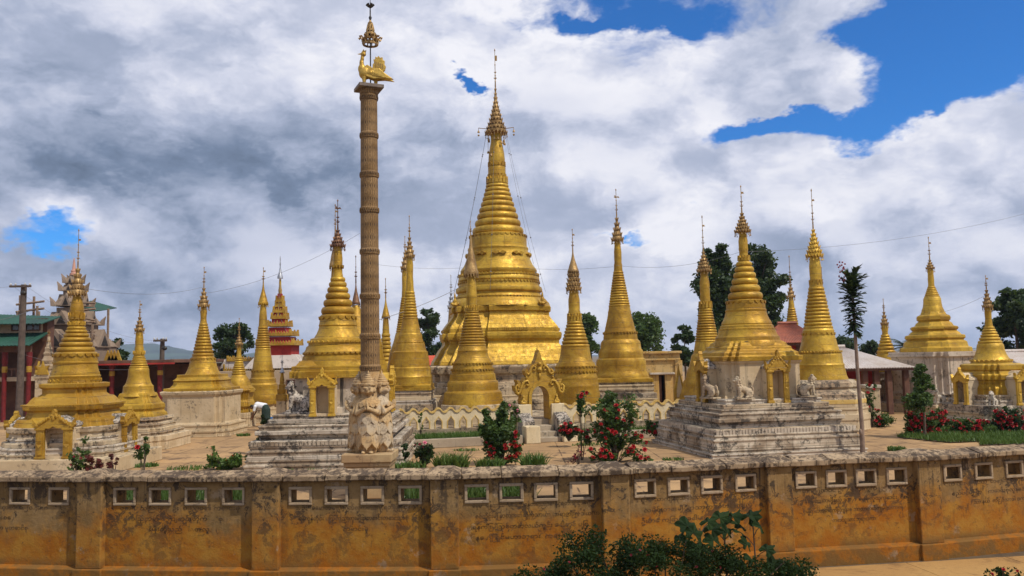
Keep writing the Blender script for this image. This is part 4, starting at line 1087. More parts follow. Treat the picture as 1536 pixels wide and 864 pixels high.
niche(S, S.localM(0, 1.55, 0, tp[2][2]), 16 * pm, 36 * pm, .7, mat_arch='gold_clean', mat_roof='cream')
v = rotz(S.rot) @ Vector((-1.32, -1.32, 0))
lion('small white lion between the two yellow niches above the rose bed', S.X + v.x, S.Y + v.y, tp[2][2] + .03, .56, R(40), mat='white_lime')
v = rotz(S.rot) @ Vector((-1.62, 1.1, 0))
lion('small white lion with gold head beside the left yellow niche', S.X + v.x, S.Y + v.y, tp[2][2] + .03, .56, R(10), mat='white_lime')

# ------------------------------------------------------------------ ground
g = MB(); g.add([(-900, -60, -.16), (900, -60, -.16), (900, 3200, -.16), (-900, 3200, -.16)], [(0, 1, 2, 3)])
tag(g.build('ground', 'earth'), kind='structure')

# perimeter wall line: front edge of its coping
WPX = [(-140, 716), (130, 717), (395, 716), (665, 713), (925, 706), (1172, 694), (1397, 685), (1620, 672)]
ZC = 1.38
WP = [atZ(x, y, ZC) for x, y in WPX]
WP = [Vector((p.x, p.y)) for p in WP]
THK = .26
# courtyard floor behind the wall
c = MB()
back = [(95, 140), (-95, 140)]
front = [(-95, WP[0].y + .25)] + [(p.x, p.y + .25) for p in WP] + [(95, WP[-1].y + 25)]
poly = front + back
n = len(poly)
c.add([(x, y, 0) for x, y in poly] + [(x, y, -.4) for x, y in poly], [tuple(range(n))] + [(j, n + j, n + (j + 1) % n, (j + 1) % n) for j in range(n)])
tag(c.build('courtyard_floor', 'court_paving', fix=True), kind='structure')

# concrete path outside: slabs one by one
pth = MB(); pth.add([(-14, 4, -.150), (22, 4, -.150), (22, 15.5, -.150), (-14, 15.5, -.150)], [(0, 1, 2, 3)])
PE = tag(pth.build('path', 'soil'), kind='structure')
d = (WP[6] - WP[5]).normalized(); nn = Vector((d.y, -d.x))
o = WP[4] + nn * (-.1)
for i in range(8):
    for j in range(3):
        a = i * 1.62 + (.4 if j % 2 else 0) - .5; b = .02 + j * 1.25
        q = MB(); dz = rnd.uniform(-.004, .004)
        pts = [o + d * (a + .008) + nn * (b + .008), o + d * (a + 1.612) + nn * (b + .008), o + d * (a + 1.612) + nn * (b + 1.242), o + d * (a + .008) + nn * (b + 1.242)]
        q.add([(p.x, p.y, -.19) for p in pts] + [(p.x, p.y, -.135 + dz) for p in pts], [(0, 3, 2, 1), (4, 5, 6, 7), (0, 1, 5, 4), (1, 2, 6, 5), (2, 3, 7, 6), (3, 0, 4, 7)])
        q.build('paving_slab', 'path_concrete', PE, fix=True)

# ------------------------------------------------------------------ perimeter wall
WE = empty('perimeter_wall', (WP[3].x, WP[3].y, -.16), 'weathered ochre perimeter wall with square openings and incised writing', 'wall')
WO = Vector((WP[3].x, WP[3].y, -.16))
def local(M): return Matrix.Translation(-WO) @ M
ZP = .105                                    # ledge of the plinth
HOLEZ0, HOLEZ1 = .995, 1.185
FRAC = [.13, .37, .61, .86]
PILW = .195
TEXTS = {
 0: ['လေး၊ ဒေါ်ခင်လှသိန်း၏တတိယ.၂၀.၄.၈၈', 'ငွေတုံရွှေ  တေးပုံး ငြိမ်းစေ', 'ပေးသောစာ မူတောင်စု'],
 1: ['ဇော ..  သည်ဝေ ..  ဦး  ဝိသုဒ္ဓ၏ ကောင်းမှု', 'နေပြည်တော် ..  ကျောင်းတိုက်  ..  စု', 'ပန်းတို့သည်   ..  အလှူ'],
 2: ['၁. ဦး   ခေမာစာရ. ပုဂ္ဂိုလ်လှကောင်းမှု ရတီ.၂၅.၄.၈၈.', 'ရန်ကုန်တိုင်း ပြည်လှည်းကူးမြို့အတောင်းတောင်သာစုံ  ကုသိုလ်', 'ကောင်းမှု'],
 3: ['ဓမ္မ   ရန္တာသ  မောကာရန်တောဘဒေါ် နှင့်ရတီ. ချို.၄.၈၈', 'စစ်ကိုင်းမြို့ ဓာတ်တော်တိုက်သာယာ (အရာကြီး၅) ဒါယကာ', 'ရန်ကြီးမြို့သစ်တောလယ်ကွင်း ခေါ်တွင် ပြုစု', 'နေ ဂြို ရှင်မဟာဘုရား  ကောင်းမှု'],
 4: ['ရွာ    သာကျန်စုအောင်တော   ညာ.ရတီ. ၂၅.၄.', 'လမိုင်းတေးမြို့  ရွာသာစာ သီတင်းကျွတ်', 'ဦးတေ ကြောင်း ခေါ်မာ     ကောင်းမှု'],
 5: ['မှာ မြို့ဂုဏ်ဝင် ဦး    ရှိထုံးကွက် ၂၅.၄.ကာ', 'လမိုင်းယာမြို့နယ် သာ     ရေစုလူထုကောင်း  စီစဉ်', 'ငမြို့တော်တောင်ကြီးကျွန်းစု ဘာသာတော်ကျမ်းစာတာဝန်', 'တောင်ငူသား ဘုရားဒကာ'],
 6: ['က ဝင်း     ဇင်ထံ  တောင်စု ရတီမေ၂၅', 'ဧည်ပင်မြို့ ရွာ    ကောင်းစုလူနေ', 'သာ နယ်  ကြီး ဝိသာခါ ဒကာမ'],
}
def text_mesh(body, size):
    cu = bpy.data.curves.new('t', 'FONT'); cu.body = body; cu.size = size; cu.extrude = .0025; cu.offset = -.0012; cu.resolution_u = 2
    ob = bpy.data.objects.new('t', cu); col.objects.link(ob)
    dg = bpy.context.evaluated_depsgraph_get()
    me = bpy.data.meshes.new_from_object(ob.evaluated_get(dg))
    bpy.data.objects.remove(ob); bpy.data.curves.remove(cu)
    return me
for i in range(len(WP) - 1):
    A, B = WP[i], WP[i + 1]; L = (B - A).length; ang = math.atan2(B.y - A.y, B.x - A.x)
    M = local(Matrix.Translation((A.x, A.y, 0)) @ rotz(ang))       # local x along, y inward
    f = .17                                                        # panel face set back from coping edge
    # panel with four openings
    p = MB(); x0, x1 = PILW - .02, L - PILW + .02
    jb = lambda: rnd.uniform(-.004, .004)
    hol = [(PILW + (L - 2 * PILW) * t - .135, PILW + (L - 2 * PILW) * t + .135) for t in FRAC]
    p.box(x0, x1, f, f + THK, ZP - .03, HOLEZ0, M)
    p.box(x0, x1, f, f + THK, HOLEZ1, 1.335, M)
    xs = [x0] + [v for h in hol for v in h] + [x1]
    for k in range(0, len(xs), 2): p.box(xs[k], xs[k + 1], f, f + THK, HOLEZ0, HOLEZ1, M)
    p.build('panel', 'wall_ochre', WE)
    for (h0, h1) in hol:
        fr = MB(); e = .034; y0, y1 = f - .022, f + .02
        t = [jb() for _ in range(4)]
        fr.box(h0 - e + t[0], h1 + e + t[1], y0, y1, HOLEZ1 - .004, HOLEZ1 + e + t[2], M); fr.box(h0 - e + t[0], h1 + e + t[1], y0, y1, HOLEZ0 - e + t[3], HOLEZ0 + .004, M)
        fr.box(h0 - e + t[0], h0 + .004, y0, y1, HOLEZ0 + .004, HOLEZ1 - .004, M); fr.box(h1 - .004, h1 + e + t[1], y0, y1, HOLEZ0 + .004, HOLEZ1 - .004, M)
        fr.build('opening_frame', 'hole_frame', WE, bevel=.009)
    # plinth with a sloping ledge
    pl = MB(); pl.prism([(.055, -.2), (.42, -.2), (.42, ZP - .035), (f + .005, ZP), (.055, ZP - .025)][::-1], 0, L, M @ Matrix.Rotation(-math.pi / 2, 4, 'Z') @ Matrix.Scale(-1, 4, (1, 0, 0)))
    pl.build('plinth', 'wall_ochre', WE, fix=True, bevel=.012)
    # coping: two slopes with a drip edge, cast in lengths
    nseg = 3
    for k in range(nseg):
        a, b = L * k / nseg + .004 + (PILW + .05 if k == 0 else 0), L * (k + 1) / nseg - .004 - (PILW + .05 if k == nseg - 1 else 0)
        cp = MB(); dz = rnd.uniform(-.006, .006)
        prof = [(.065, 1.31), (.56, 1.31), (.56, 1.385), (.31, 1.445), (.06, 1.385)]
        rings = []
        for t in np.linspace(a, b, 9):
            w = [rnd.uniform(-.0035, .0035) for _ in range(5)]
            rings.append([M @ Vector((t, y + w[q] * .7, z + dz + w[q])) for q, (y, z) in enumerate(prof)])
        cp.loft(rings); cp.build('coping', 'wall_cap', WE, fix=True, bevel=.012)
    # writing
    for k, line in enumerate(TEXTS.get(i, [])):
        me = text_mesh(line, .083)
        if not len(me.vertices): continue
        ex = [v.co.x for v in me.vertices]; wdt = max(ex) - min(ex); span = (L - 2 * PILW)
        full = {0: .80, 1: .86, 2: .80, 3: .80}.get(k, .8) if len(line) > 24 else .8 * len(line) / 44
        sc = min(1.25, full * span / max(wdt, .01))
        zz = .90 - k * .148
        xo = PILW + span * (.10 + .02 * (k % 2)) if len(line) > 24 else PILW + span * .5 - wdt * sc / 2
        me.transform(M @ Matrix.Translation((xo - min(ex) * sc, f - .0015, zz)) @ Matrix.Rotation(math.pi / 2, 4, 'X') @ Matrix.Diagonal((sc, .92, 1, 1)))
        me.materials.clear(); me.materials.append(MATS['incised_paint'])
        obj('inscription', me, WE)
# pilasters at the bends
for i, P in enumerate(WP):
    dv = (WP[min(i + 1, len(WP) - 1)] - WP[max(i - 1, 0)]).normalized(); ang = math.atan2(dv.y, dv.x)
    M = local(Matrix.Translation((P.x, P.y, 0)) @ rotz(ang))
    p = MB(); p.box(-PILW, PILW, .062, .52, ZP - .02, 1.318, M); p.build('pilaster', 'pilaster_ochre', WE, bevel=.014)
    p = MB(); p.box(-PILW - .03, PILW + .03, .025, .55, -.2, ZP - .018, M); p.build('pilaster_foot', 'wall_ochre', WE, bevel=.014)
    c = MB(); w = PILW + .045
    c.loft([[M @ Vector(v) for v in ((-w, .0, 1.316), (w, .0, 1.316), (w, .62, 1.316), (-w, .62, 1.316))],
            [M @ Vector(v) for v in ((-w, -.005, 1.392), (w, -.005, 1.392), (w, .62, 1.392), (-w, .62, 1.392))],
            [M @ Vector(v) for v in ((-w * .45, .22, 1.462), (w * .45, .22, 1.462), (w * .45, .40, 1.462), (-w * .45, .40, 1.462))]])
    c.build('pilaster_cap', 'wall_cap', WE, bevel=.014)

# ------------------------------------------------------------------ carved column
CY = 18.6
cx = atY(556, 690, CY).x
CE = empty('carved_column', (cx, CY, 0), 'tall brown carved column with ring bands on a square pedestal behind the wall', 'column')
def cz(y): return zat(cx, CY, y)
cq = mpp(cx, CY)
p = MB(); p.box(-.47, .47, -.47, .47, 0, cz(694) - .03); p.build('pedestal', 'pedestal', CE, bevel=.02)
p = MB(); p.box(-.505, .505, -.505, .505, cz(694) - .03, cz(690)); p.build('pedestal_moulding', 'pedestal', CE, bevel=.015)
zt = zat(cx, CY - .58, 682)
p = MB(); p.box(-.545, .545, -.545, .545, cz(690) + .002, zt); p.build('pedestal_slab', 'pedestal', CE, bevel=.02)
ybands = [551, 504, 444, 377, 315, 262, 203, 146]
r0, r1 = 14.2 * cq, 12.6 * cq
def rcol(y): return r1 + (r0 - r1) * (y - 130) / (560 - 130)
sh = MB(); sh.lathe([(r0 * 1.0, zt), (r0 * 1.0, cz(560)), (r0 * .99, cz(553))], 32); sh.build('column_foot', 'statue_stone', CE, 40)
for a, b in zip(ybands[:-1], ybands[1:]):
    s_ = MB(); s_.lathe([(rcol(a), cz(a)), (rcol((a + b) / 2) * 1.005, cz((a + b) / 2)), (rcol(b), cz(b))], 32); s_.build('shaft_section', 'carved_column', CE, 40)
for y in ybands:
    t = MB(); q = rcol(y)
    t.lathe([(q * 1.0, cz(y + 5)), (q * 1.10, cz(y + 4.4)), (q * 1.10, cz(y + 2.6)), (q * 1.03, cz(y + 2)), (q * 1.03, cz(y + .6)), (q * 1.12, cz(y)), (q * 1.12, cz(y - 2.2)), (q * 1.04, cz(y - 3)), (q * 1.0, cz(y - 4.5))], 32)
    rb = t.build('ring_band', 'carved_column', CE, 35)
    t = MB()
    for i in range(26):
        M = rotz(2 * math.pi * i / 26) @ Matrix.Translation((0, -q * 1.03, cz(y + 1.3))); t.box(-q * .07, q * .07, -.02, .01, -.022, .022, M)
    stuff(t.build('carved_beads', 'carved_column', rb))
t = MB(); q = rcol(138); t.lathe([(q * 1.0, cz(144)), (q * 1.12, cz(142)), (q * 1.12, cz(138.5)), (q * 1.2, cz(138)), (q * 1.2, cz(135.5))], 32); t.build('capital', 'carved_column', CE, 35)
t = MB(); zc = cz(135.4); t.box(-19 * cq, 19 * cq, -19 * cq, 19 * cq, zc, zc + .085, rotz(R(24))); t.build('abacus', 'dark_stone', CE, bevel=.012)
ZTOP = zc + .085
# bird
BE = empty('bird_statue', (cx + .02, CY, ZTOP), 'gold bird statue with raised tail on top of the carved column', 'bird statue')
u = 1.12 * cq   # a little over one photo pixel
b = MB()
for (x, y, z, rx, ry, rz) in ((-6, 0, 19, 9, 6.5, 9), (1, 0, 18, 9, 6.5, 6.5), (8, 0, 18.5, 8, 5, 4.5), (-10.5, 0, 25, 5.6, 5, 7.5), (-11, 0, 33, 3.2, 3, 7), (-10, 0, 40, 2.6, 2.5, 5), (-8.5, 0, 46, 4, 3.2, 3.4)):
    b.ball((x * u, y * u, z * u), (rx * u, ry * u, rz * u), 14, 10)
obj('body', remesh(b, 'body', 'bird_gold', .9 * u, 2), BE)
t = MB(); t.loft([[(-11 * u, -1.2 * u, 45.5 * u), (-11 * u, 1.2 * u, 45.5 * u), (-11 * u, 0, 48 * u)], [(-16.5 * u, -.2 * u, 46 * u), (-16.5 * u, .2 * u, 46 * u), (-16.5 * u, 0, 46.5 * u)]]); t.build('beak', 'bird_gold', BE)
t = MB(); t.prism([(-11 * u, 48.5 * u), (-5.5 * u, 48.5 * u), (-4.5 * u, 51.5 * u), (-7 * u, 50.5 * u), (-8 * u, 53 * u), (-9.5 * u, 50.5 * u)], -.02, .02); t.build('crest', 'bird_gold', BE)
for sg in (-1, 1):
    t = MB(); M = Matrix.Translation((0, sg * 6.4 * u, 0)) @ Matrix.Rotation(sg * R(10), 4, 'X')
    t.prism([(-9 * u, 26 * u), (-4 * u, 13 * u), (6 * u, 9 * u), (20 * u, 9.5 * u), (34 * u, 7.5 * u), (22 * u, 17 * u), (14 * u, 25 * u), (4 * u, 26 * u), (-3 * u, 31 * u)], -.03, .03, M)
    w = t.build('wing', 'bird_gold', BE, bevel=.015)
    for i in range(4):
        t = MB(); t.prism([(-4 * u + i * 3 * u, (22 - i * 2.6) * u), (6 * u + i * 5 * u, (13.5 - i * 1.2) * u), (9 * u + i * 5 * u, (13 - i * 1.0) * u), (0 + i * 4 * u, (23 - i * 2) * u)], -.045, .045, M); t.build('feather', 'bird_gold', w)
t = MB()
t.prism([(4 * u, 20 * u), (14 * u, 18 * u), (21 * u, 22 * u), (22.5 * u, 28 * u), (20.5 * u, 31 * u), (21 * u, 36 * u), (18.5 * u, 36.5 * u), (18 * u, 41 * u), (15 * u, 40 * u), (12.5 * u, 43 * u), (11 * u, 40.5 * u), (8 * u, 42 * u), (8 * u, 38 * u), (5.5 * u, 38 * u), (6.5 * u, 33 * u), (4.5 * u, 31 * u)], -2.2 * u, 2.2 * u)
tl = t.build('tail', 'bird_gold', BE, bevel=.01)
for i in range(5):
    t = MB(); t.prism([((8 + i * 2.6) * u, 24 * u), ((9 + i * 2.6) * u, 24 * u), ((8.6 + i * 2.4) * u, (35 - i) * u), ((7.8 + i * 2.4) * u, (35 - i) * u)], -2.5 * u, 2.5 * u); t.build('tail_feather', 'crown_gold', tl)
for sg, xx in ((-1, -7), (1, 8)):
    t = MB(); t.tube([(xx * u, sg * 3 * u, 13 * u), (xx * u, sg * 3 * u, 6 * u), (xx * u, sg * 3 * u, 1 * u)], [3.4 * u, 2.4 * u, 2.0 * u], 8)
    for k in (-1, 0, 1): t.tube([(xx * u, sg * 3 * u, 1 * u), ((xx - 5) * u, (sg * 3 + k * 2) * u, .6 * u)], [1.3 * u, .5 * u], 6)
    t.build('leg', 'bird_gold', BE, 60)
# umbrella finial on a rod behind the bird
u = 1.05 * cq
UE = empty('umbrella_finial', (cx + 1.5 * u, CY + .1, ZTOP), 'openwork iron umbrella on a thin rod above the gold bird', 'finial')
zz = lambda y: cz(y) - ZTOP
t = MB(); t.tube([(0, 0, .0), (0, 0, zz(64)), (0, 0, zz(-4))], [1.0 * u, .9 * u, .5 * u], 8); t.build('rod', 'iron', UE, 50)
t = MB()
for (y, r) in ((64, 11.5), (57, 11.8), (56, 8.0), (49, 8.4), (48, 5.2), (43, 5.6), (41.5, 3.6), (33, 3.2)):
    t.lathe([(r * u - .03, zz(y) - .022), (r * u, zz(y) - .022), (r * u, zz(y) + .022), (r * u - .03, zz(y) + .022), (r * u - .03, zz(y) - .022)], 20, cap=False)
for (ya, yb, ra, rb, n_) in ((64, 57, 11.5, 11.8, 12), (57, 56, 11.8, 8, 12), (56, 49, 8, 8.4, 10), (49, 48, 8.4, 5.2, 10), (48, 43, 5.2, 5.6, 8), (43, 33, 5.6, 3.2, 8)):
    for i in range(n_):
        a = 2 * math.pi * i / n_
        t.tube([(ra * u * math.cos(a), ra * u * math.sin(a), zz(ya)), (rb * u * math.cos(a), rb * u * math.sin(a), zz(yb))], .014, 4)
for i in range(10):
    a = 2 * math.pi * i / 10; t.tube([(11.8 * u * math.cos(a), 11.8 * u * math.sin(a), zz(57)), (14.5 * u * math.cos(a), 14.5 * u * math.sin(a), zz(54)), (17 * u * math.cos(a), 17 * u * math.sin(a), zz(56))], [.02, .02, .035], 4)
t.lathe([(3.6 * u, zz(41)), (3.4 * u, zz(33)), (3.8 * u, zz(32)), (2 * u, zz(30)), (1 * u, zz(27))], 12)
t.build('umbrella', 'crown_gold', UE, 40)
t = MB()
t.lathe([(1.2 * u, zz(28)), (2.4 * u, zz(24)), (1.0 * u, zz(21)), (1.0 * u, zz(14)), (.7 * u, zz(8))], 10)
for i in range(6):
    a = 2 * math.pi * i / 6; t.tube([(0, 0, zz(8)), (3.5 * u * math.cos(a), 3.5 * u * math.sin(a), zz(6)), (5.5 * u * math.cos(a), 5.5 * u * math.sin(a), zz(4))], [.03, .025, .03], 5)
t.build('tip_ornament', 'iron', UE, 50)

# four guardian figures round the foot of the column
def guardian(label, ang):
    H = zat(cx, CY - .3, 556) - zt                # to the top of the headdress
    E = empty('guardian_statue', (cx + .235 * math.sin(ang), CY - .235 * math.cos(ang), zt), label, 'statue', rz=ang)
    b = MB(); s = H
    def cap(a, c, ra, rb, n=8, fl=1.0):
        a, c = Vector(a), Vector(c)
        for i in range(n):
            t = i / (n - 1); r = ra + (rb - ra) * t; b.ball(a.lerp(c, t) * s, Vector((r, r * fl, r)) * s, 12, 8)
    cap((0, 0, .06), (0, 0, .40), .108, .100, 10, .9)          # robe
    cap((0, 0, .40), (0, 0, .58), .095, .105, 8, .85)           # torso
    cap((-.075, 0, .625), (.075, 0, .625), .050, .050, 7)      # shoulders
    cap((0, 0, .63), (0, -.01, .72), .045, .045, 5)
    b.ball(Vector((0, -.02, .775)) * s, Vector((.072, .078, .085)) * s, 16, 12)      # head
    b.ball(Vector((0, -.03, .735)) * s, Vector((.055, .06, .042)) * s, 12, 8)
    b.ball(Vector((0, -.100, .768)) * s, Vector((.015, .024, .026)) * s, 8, 6)         # nose
    for sg in (-1, 1):
        b.ball(Vector((sg * .030, -.094, .798)) * s, Vector((.026, .014, .009)) * s, 8, 6)   # brow
        b.ball(Vector((sg * .029, -.088, .778)) * s, Vector((.019, .014, .009)) * s, 8, 6)   # lids
        b.ball(Vector((sg * .080, -.005, .765)) * s, Vector((.018, .022, .05)) * s, 8, 6)    # ears
        b.ball(Vector((sg * .046, -.075, .752)) * s, Vector((.025, .025, .025)) * s, 8, 6)   # cheeks
        cap((sg * .110, .0, .61), (sg * .128, -.05, .485), .040, .036)                     # upper arm
        cap((sg * .128, -.05, .485), (sg * .018, -.145, .545), .034, .024)                 # forearm
        b.ball(Vector((sg * .045, -.105, .015)) * s, Vector((.032, .06, .022)) * s, 8, 6)    # feet
    b.ball(Vector((0, -.096, .742)) * s, Vector((.028, .014, .008)) * s, 8, 6)
    b.ball(Vector((0, -.094, .731)) * s, Vector((.022, .014, .008)) * s, 8, 6)
    obj('body', remesh(b, 'body', 'statue_stone', .0085 * s, 1), E)
    h = MB()                                                    # pressed palms with fingers
    for sg in (-1, 1):
        h.ball(Vector((sg * .013, -.158, .555)) * s, Vector((.014, .026, .034)) * s, 8, 6)
        for k in range(4):
            yy = -.142 - k * .012; L = (.055, .070, .068, .050)[k]
            h.tube([Vector((sg * .012, yy, .572)) * s, Vector((sg * .010, yy - .004, .572 + L * .6)) * s, Vector((sg * .005, yy - .006, .572 + L)) * s], [.0085 * s, .008 * s, .005 * s], 6)
        h.tube([Vector((sg * .018, -.136, .552)) * s, Vector((sg * .020, -.130, .582)) * s, Vector((sg * .014, -.132, .604)) * s], [.009 * s, .0085 * s, .006 * s], 6)
    h.build('pressed_hands', 'statue_stone', E, 60)
    c = MB(); c.lathe([(.084 * s, .815 * s), (.094 * s, .822 * s), (.094 * s, .845 * s), (.078 * s, .850 * s), (.081 * s, .872 * s), (.064 * s, .880 * s), (.067 * s, .898 * s), (.048 * s, .906 * s), (.051 * s, .924 * s), (.033 * s, .932 * s), (.035 * s, .946 * s), (.016 * s, .958 * s), (.014 * s, .978 * s), (.003 * s, 1.0 * s)], 20, (0, -.008 * s)); c.build('headdress', 'statue_stone', E, 35)
    for sg in (-1, 1):
        c = MB(); c.prism([(sg * .078 * s, .77 * s), (sg * .104 * s, .79 * s), (sg * .120 * s, .845 * s), (sg * .088 * s, .845 * s)], -.02 * s, .02 * s); c.build('ear_wing', 'statue_stone', E, fix=True, bevel=.008)
    c = MB(); c.loft([[(r * s * math.cos(a), r * s * .85 * math.sin(a), z * s) for a in (2 * math.pi * j / 20 for j in range(20))] for r, z in ((.128, .59), (.132, .605), (.09, .655), (.058, .685))]); c.build('collar', 'statue_stone', E, 40)
    leaf = [(-1, 1), (-1.06, .2), (-.9, -.3), (-.5, -.62), (-.18, -.78), (0, -1), (.18, -.78), (.5, -.62), (.9, -.3), (1.06, .2), (1, 1)]
    for row, (z, rr, cnt, hh, w) in enumerate(((.405, .104, 5, .085, .060), (.285, .112, 5, .090, .062), (.150, .116, 5, .110, .064))):
        me = None
        for k in range(cnt):
            a = -math.pi / 2 + (k - (cnt - 1) / 2 + (.5 if row % 2 else 0)) * .84
            M = rotz(a + math.pi / 2) @ Matrix.Translation((0, -rr * s, z * s)) @ Matrix.Rotation(R(-8), 4, 'X')
            if me is None:
                q = MB(); q.prism([(x * w * s, zz_ * hh * s) for x, zz_ in leaf], -.024 * s, .05 * s); me = q.mesh('robe_leaf', 'statue_stone'); fix_normals(me)
            o = obj('robe_leaf', me, E, .01); o.matrix_local = M
    me2 = None
    for k in range(5):
        a = -math.pi / 2 + (k - 2) * .60
        M = rotz(a + math.pi / 2) @ Matrix.Translation((0, -.118 * s, .580 * s)) @ Matrix.Rotation(R(-16), 4, 'X')
        if me2 is None:
            q = MB(); q.prism([(x * .036 * s, zz_ * .034 * s) for x, zz_ in leaf], -.008 * s, .02 * s); me2 = q.mesh('collar_leaf', 'statue_stone'); fix_normals(me2)
        o = obj('collar_leaf', me2, E, .006); o.matrix_local = M
guardian('stone guardian facing the perimeter wall with palms pressed together', 0)
guardian('stone guardian in left profile against the column foot, dark stained headdress', -math.pi / 2)
guardian('stone guardian in right profile against the column foot', math.pi / 2)

# ------------------------------------------------------------------ inner platform, fence, gate
FA, FB = Vector((atY(585, 600, 29.3).x, 29.3)), Vector((atY(1026, 600, 32.2).x, 32.2))
fd = (FB - FA).normalized(); fn = Vector((fd.y, -fd.x))        # fn towards the camera
fang = math.atan2(fd.y, fd.x)
gx = atY(807, 600, 29.7).x; tg = (gx - FA.x) / fd.x            # gate centre along the fence line
m = MB(); a0 = FA - fd * 1.2 + fn * .16; b0 = FB + fd * .3 + fn * .16
pl = [a0, b0, Vector((b0.x + .5, 62)), Vector((a0.x - 2, 62))]
m.add([(p.x, p.y, .5) for p in pl] + [(p.x, p.y, 0) for p in pl], [(0, 1, 2, 3)] + [(j, 4 + j, 4 + (j + 1) % 4, (j + 1) % 4) for j in range(4)])
tag(m.build('platform_floor', 'steps_cream', fix=True), kind='structure')

def fence_run(label, t0, t1, n, wings=None):
    E = empty('scalloped_fence', (FA.x + fd.x * t0, FA.y + fd.y * t0, .5), label, 'fence', rz=fang)
    w = (t1 - t0) / n; h = .74; hw = w / 2; th = .07
    # one bay, shared by all: scalloped top, pointed opening
    top = [(-hw, h * .80), (-hw * .62, h * .84), (-hw * .3, h * .96), (0, h), (hw * .3, h * .96), (hw * .62, h * .84), (hw, h * .80)]
    ow, oh, oa = hw * .50, h * .34, h * .56
    outer_l = [(-hw, 0.0), (-ow, 0.0), (-ow, oh), (0, oa)] 
    left = [(-hw, .0), (-ow, .0), (-ow, oh), (0, oa), (0, h)] + [(-hw * .3, h * .96), (-hw * .62, h * .84), (-hw, h * .80)]
    right = [(hw, .0), (hw, h * .80), (hw * .62, h * .84), (hw * .3, h * .96), (0, h), (0, oa), (ow, oh), (ow, .0)]
    b = MB(); b.prism(left, -th, th); b.prism(right, -th, th); bay = b.mesh('fence_bay', 'fence_cream'); fix_normals(bay)
    t = MB()
    k = .045
    for (x0, z0), (x1, z1) in zip(top[:-1], top[1:]): t.prism([(x0, z0 - k), (x1, z1 - k), (x1, z1 + .02), (x0, z0 + .02)], -th - .035, th + .03)
    trim = t.mesh('fence_trim', 'trim_ochre'); fix_normals(trim)
    a = MB(); q = .03
    for sg in (-1, 1):
        a.prism([(sg * ow, .01), (sg * (ow + q), .01), (sg * (ow + q), oh + q * .5), (sg * ow, oh)], -th - .02, -th + .03)
        a.prism([(sg * ow, oh), (sg * (ow + q), oh + q * .5), (0, oa + q * 1.3), (0, oa)], -th - .02, -th + .03)
    arch = a.mesh('opening_trim', 'trim_ochre'); fix_normals(arch)
    for i in range(n):
        x = w * (i + .5)
        o = obj('fence_bay', bay, E); o.location.x = x
        o2 = obj('fence_trim', trim, o); o3 = obj('opening_trim', arch, o)
    c = MB(); c.box(0, t1 - t0, -.16, .10, -.14, -.002); c.build('fence_footing', 'fence_cream', E, bevel=.015)
    return E
fence_run('cream scalloped fence with pointed openings between carved column and gateway', 0.15, tg - .80, 10)
fence_run('cream scalloped fence with pointed openings between gateway and lion-guarded stupa', tg + .80, (FB - FA).length, 11)

# planters along the fence: kerb, soil
for (lab, t0, t1) in (('low grey kerbed planter of grass before the left fence', .6, tg - 1.05), ('low grey kerbed planter with red roses before the right fence', tg + 1.0, (FB - FA).length - .2)):
    E = empty('planter', (FA.x + fd.x * t0 + fn.x * 1.25, FA.y + fd.y * t0 + fn.y * 1.25, 0), lab, 'planter', rz=fang)
    L = t1 - t0
    k = MB(); k.box(0, L, -.45, -.25, 0, .30); k.build('kerb', 'kerb', E, bevel=.02)
    k = MB(); k.box(0, L, -.248, 1.07, 0, .22); k.build('soil_bed', 'soil', E)

# gateway
GP = FA + fd * tg
GE = empty('gateway', (GP.x, GP.y, 0), 'ornate gold arched gateway with steps in the scalloped fence', 'gateway', rz=fang)
gq = mpp(GP.x, GP.y)
for sg in (-1, 1):
    x0, x1 = sorted((sg * 15.5 * gq, sg * 35 * gq)); xs0, xs1 = sorted((sg * 18 * gq, sg * 37 * gq))
    b = MB(); b.box(x0, x1, -.55, .35, .0, 1.27); b.build('gate_pier', 'fence_cream', GE, bevel=.02)
    b = MB(); b.prism([(-1.15, 0), (-.553, 0), (-.553, .98), (-1.15, .72)], xs0, xs1, rotz(math.pi / 2) @ Matrix.Scale(-1, 4, (0, 1, 0))); b.build('stair_wall', 'mould_white', GE, fix=True, bevel=.02)
    b = MB(); b.box(xs0 - .02, xs1 + .02, -1.75, -1.155, 0, .58); b.build('newel_block', 'fence_cream', GE, bevel=.02)
for k, (ya, yb, z) in enumerate(((-1.55, -1.15, .17), (-1.15, -.75, .34), (-.75, -.2, .52), (-.2, .45, .70))):
    b = MB(); b.box(-15.4 * gq, 15.4 * gq, ya, .45 if k == 3 else yb + .02, 0, z); b.build('step', 'kerb', GE, bevel=.02)
